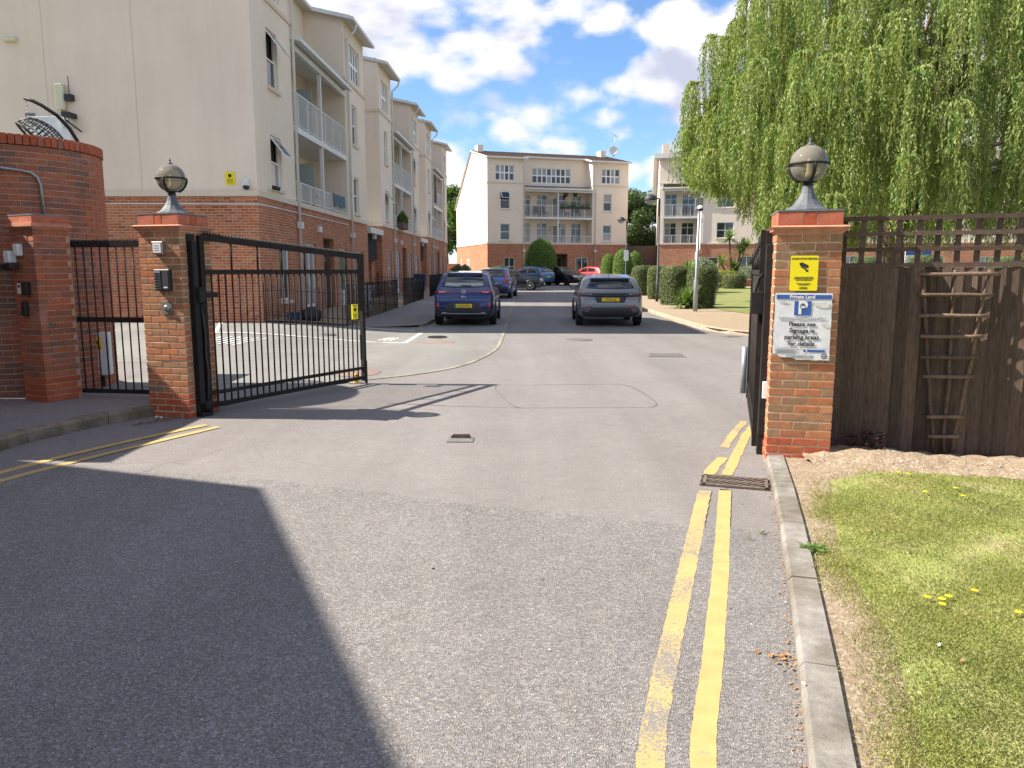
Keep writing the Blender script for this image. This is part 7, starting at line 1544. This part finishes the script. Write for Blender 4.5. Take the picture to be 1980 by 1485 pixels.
def garden_things():
    t = thing('low_wall', 'low brick wall under the railings before the terrace', 'wall', (0, 0, 0)); w = MB(); wall(w, (11, 58.4), (1, .02), 18, .3, .95); w.bb(11, 29, 58.42, 58.75, .93, 1.0); w.build('brick_wall', M['brickwall'], t, fix=False)
    t = thing('clothes_airer', 'white folding clothes airer behind the garden railing', 'airer', (-5.0, 26.2, .2), R(80)); mb = MB()
    for s in (-.3, .3): mb.tube([(s, -.25, 0), (s, .25, .95)], .012, 6); mb.tube([(s, .25, 0), (s, -.25, .95)], .012, 6)
    for k in range(6): mb.tube([(-.3, -.25 + .1 * k, .95), (.3, -.25 + .1 * k, .95)], .006, 5)
    mb.build('frame', M['white_paint'], t); mb = MB()
    for y in (-.15, .05): mb.bb(-.22, .2, y - .012, y + .012, .45, .965)
    mb.build('laundry', M['sign_white'], t, .006)
    t = thing('black_bag', 'dark bag lying behind the hooped railing', 'bag', (-5.75, 22.0, .3)); mb = MB(); mb.lathe([(.25, -.05), (.34, .08), (.30, .22), (.16, .32), (.05, .36), (.001, .36)], 14); mb.v = [(x * (1 + .15 * math.sin(5 * y + z * 9)), y * .7, z * (1 + .1 * math.sin(9 * x))) for x, y, z in mb.v]; mb.build('sack', M['black_plastic'], t)
    t = thing('blue_box', 'small dark blue box behind the hooped railing', 'box', (-6.15, 21.9, .28)); MB().bb(-.2, .2, -.15, .15, 0, .2).build('tub', M['blue_bin'], t, .015); MB().bb(-.22, .22, -.17, .17, .2, .23).build('lid', M['blue_bin'], t, .008)
    t = thing('wheelie_bin', 'dark blue wheelie bin in the third front garden', 'bin', (-5.3, 44.5, .4), R(90)); mb = MB(); mb.add([(-.24, -.28, .06), (.24, -.28, .06), (.24, .24, .06), (-.24, .24, .06), (-.29, -.36, 1.0), (.29, -.36, 1.0), (.29, .3, 1.0), (-.29, .3, 1.0)], [(0, 1, 5, 4), (1, 2, 6, 5), (2, 3, 7, 6), (3, 0, 4, 7), (3, 2, 1, 0)]); mb.build('tub', M['blue_bin'], t); MB().bb(-.31, .31, -.38, .33, 1.0, 1.06).build('lid', M['blue_bin'], t, .02)
    for s in (-.2, .2): mb = MB(); mb.lathe([(.001, -.03), (.1, -.03), (.1, .03), (.001, .03)], 14, (s, .27, .1), rot=Matrix.Rotation(R(90), 3, 'Y')); mb.build('wheel', M['tyre'], t)
    base = Matrix.Translation(blkB.location) @ Matrix.Rotation(FROT, 4, 'Z'); p = base @ Vector((5.0, -.16, 3.55))
    t = thing('balcony_planter', 'green plant in a brown trough on the second block balcony', 'planter', p, FROT); MB().bb(-.8, .8, -.18, .12, -.05, .3).build('trough', M['roof_tile'], t, .01); n = 1800; th = RNG.random(n) * 2 * PI; rr = RNG.random(n) ** .5; cen = np.stack([rr * np.cos(th) * .6, rr * np.sin(th) * .3, .3 + RNG.random(n) * .75 * (1 - rr * .7)], 1); V, F_ = quads(cen, unit(rnd_unit(n) + np.array([0, 0, 1])), rnd_unit(n), .12 * RNG.uniform(.7, 1.3, n), .04 + 0 * th); link('foliage', np_mesh('foliage', V, F_, M['leaf_bright']), t)
    base = Matrix.Translation(blkA.location) @ Matrix.Rotation(FROT, 4, 'Z')
    t = thing('hanging_washing', 'blue grey towels over the first floor balcony rail', 'washing', base @ Vector((8.2, .05, 4.2)), FROT); mb = MB()
    for k in range(4): x = -.2 + .42 * k; mb.bb(x, x + .38, -.06, -.03, -.42 + .05 * (k % 2), .03); mb.bb(x, x + .38, -.035, .06, .0, .04)
    mb.build('towel', M['teal'], t, .008)
    t = thing('balcony_table', 'small dark table on the nearest first floor balcony', 'table', base @ Vector((7.4, .75, 3.37)), FROT); MB().lathe([(.001, .72), (.38, .72), (.38, .69), (.001, .69)], 18).build('top', M['teal'], t); mb = MB()
    for a in (0, 2.1, 4.2): mb.tube([(0, 0, .69), (.3 * math.cos(a), .3 * math.sin(a), 0)], .015, 6)
    mb.build('leg', M['black_metal'], t)
    baseC = Matrix.Translation(blkC.location) @ Matrix.Rotation(FROT, 4, 'Z'); t = thing('hanging_cloth', 'dark red cloth hanging on the farthest left balcony', 'washing', baseC @ Vector((5.2, .0, 5.9)), FROT); MB().bb(-.5, .5, -.03, 0, .2, 2.0).build('cloth', M['red_cloth'], t, .004)
    baseE = Matrix.Translation(blkE.location) @ Matrix.Rotation(R(17.2), 4, 'Z')
    for i, (x, z, lab) in enumerate(((7.55, 8.0, 'left hanging basket on the far block balcony'), (8.5, 8.05, 'right hanging basket on the far block balcony'))):
        t = thing('hanging_basket', 'small dark ' + lab, 'hanging basket', baseE @ Vector((x, .25, z)), 0, 'hanging baskets'); MB().lathe([(.001, -.3), (.14, -.26), (.2, -.12), (.2, -.1)], 14).build('bowl', M['black_metal'], t); n = 160; V, F_ = quads(rnd_unit(n) * .2 * np.array([1, 1, .6]) + np.array([0, 0, -.05]), rnd_unit(n), rnd_unit(n), .1 + np.zeros(n), .06 + np.zeros(n)); link('foliage', np_mesh('foliage', V, F_, M['leaf_tree']), t); MB().tube([(0, 0, -.1), (0, 0, .33)], .008, 5).build('chain', M['steel'], t)
    for i, (x, z0, lab) in enumerate(((4.9, 5.87, 'dark garden chair on the left far balcony'), (5.6, 5.87, 'second dark chair on the left far balcony'), (7.7, 5.87, 'grey chair behind the right far balcony railing'), (8.9, 5.87, 'dark chair at the right end of far balcony'))):
        t = thing('balcony_chair', lab, 'chair', baseE @ Vector((x, .7, z0)), R(17.2 + 20 * (i % 3)), 'chairs on the far balcony'); MB().bb(-.25, .25, -.25, .25, .4, .45).build('seat', M['cladding'], t, .01); MB().bb(-.25, .25, .22, .27, .45, 1.0).build('backrest', M['cladding'], t, .01); mb = MB()
        for sx in (-.22, .22):
            for sy in (-.22, .22): mb.bb(sx - .02, sx + .02, sy - .02, sy + .02, 0, .4)
        mb.build('leg', M['cladding'], t)
    n = 900; V, F_ = quads(np.stack([RNG.uniform(6.9, 9.9, n), RNG.normal(size=n) * .06 - .05, 6.75 + RNG.random(n) ** 2 * .45], 1), rnd_unit(n), rnd_unit(n), .1 + np.zeros(n), .06 + np.zeros(n)); t = thing('balcony_flowers', 'row of plants along the right far balcony railing', 'plants', blkE.location, R(17.2)); link('foliage', np_mesh('foliage', V, F_, M['leaf_tree']), t); MB().bb(6.9, 9.9, -.12, .02, 6.62, 6.78).build('trough', M['cladding'], t)
    t = thing('notice_board', 'white notice board with blue header far behind the trellis', 'sign', (32.8, 63.0, .5)); MB().bb(-1.05, 1.05, -.03, .03, .9, 2.9).build('board', M['plate_white'], t); MB().bb(-1.05, 1.05, -.036, -.031, 2.35, 2.9).build('header', M['sign_blue'], t)
    for s in (-.9, .9): MB().bb(s - .04, s + .04, .035, .1, -.4, 2.9).build('post', M['grey_metal'], t)
    t = thing('low_wall', 'low red brick wall with yellow signs beyond the left row', 'wall', (-9.5, 80, .6)); w = MB(); wall(w, (0, 0), (1, 0), 6.0, -.3, 1.7); w.bb(0, 6.0, .02, .25, 1.6, 1.7); w.build('brick_wall', M['brickwall'], t, fix=False)
    for k in range(2): MB().bb(4.0 + .55 * k, 4.35 + .55 * k, -.03, -.004, 1.05, 1.4).build('plate', M['yellow_sign'], t)
    t = thing('low_wall', 'low brick wall and fence in the gap by the dark tree', 'wall', (11.6, 72.5, .5)); w = MB(); wall(w, (-1.0, 0), (1, 0), 3.4, -.3, 1.3); w.build('brick_wall', M['brickwall'], t, fix=False); MB().bb(-1.0, 2.4, .5, .6, -.3, 3.4).build('dark_panel', M['fence_wood'], t)
garden_things()
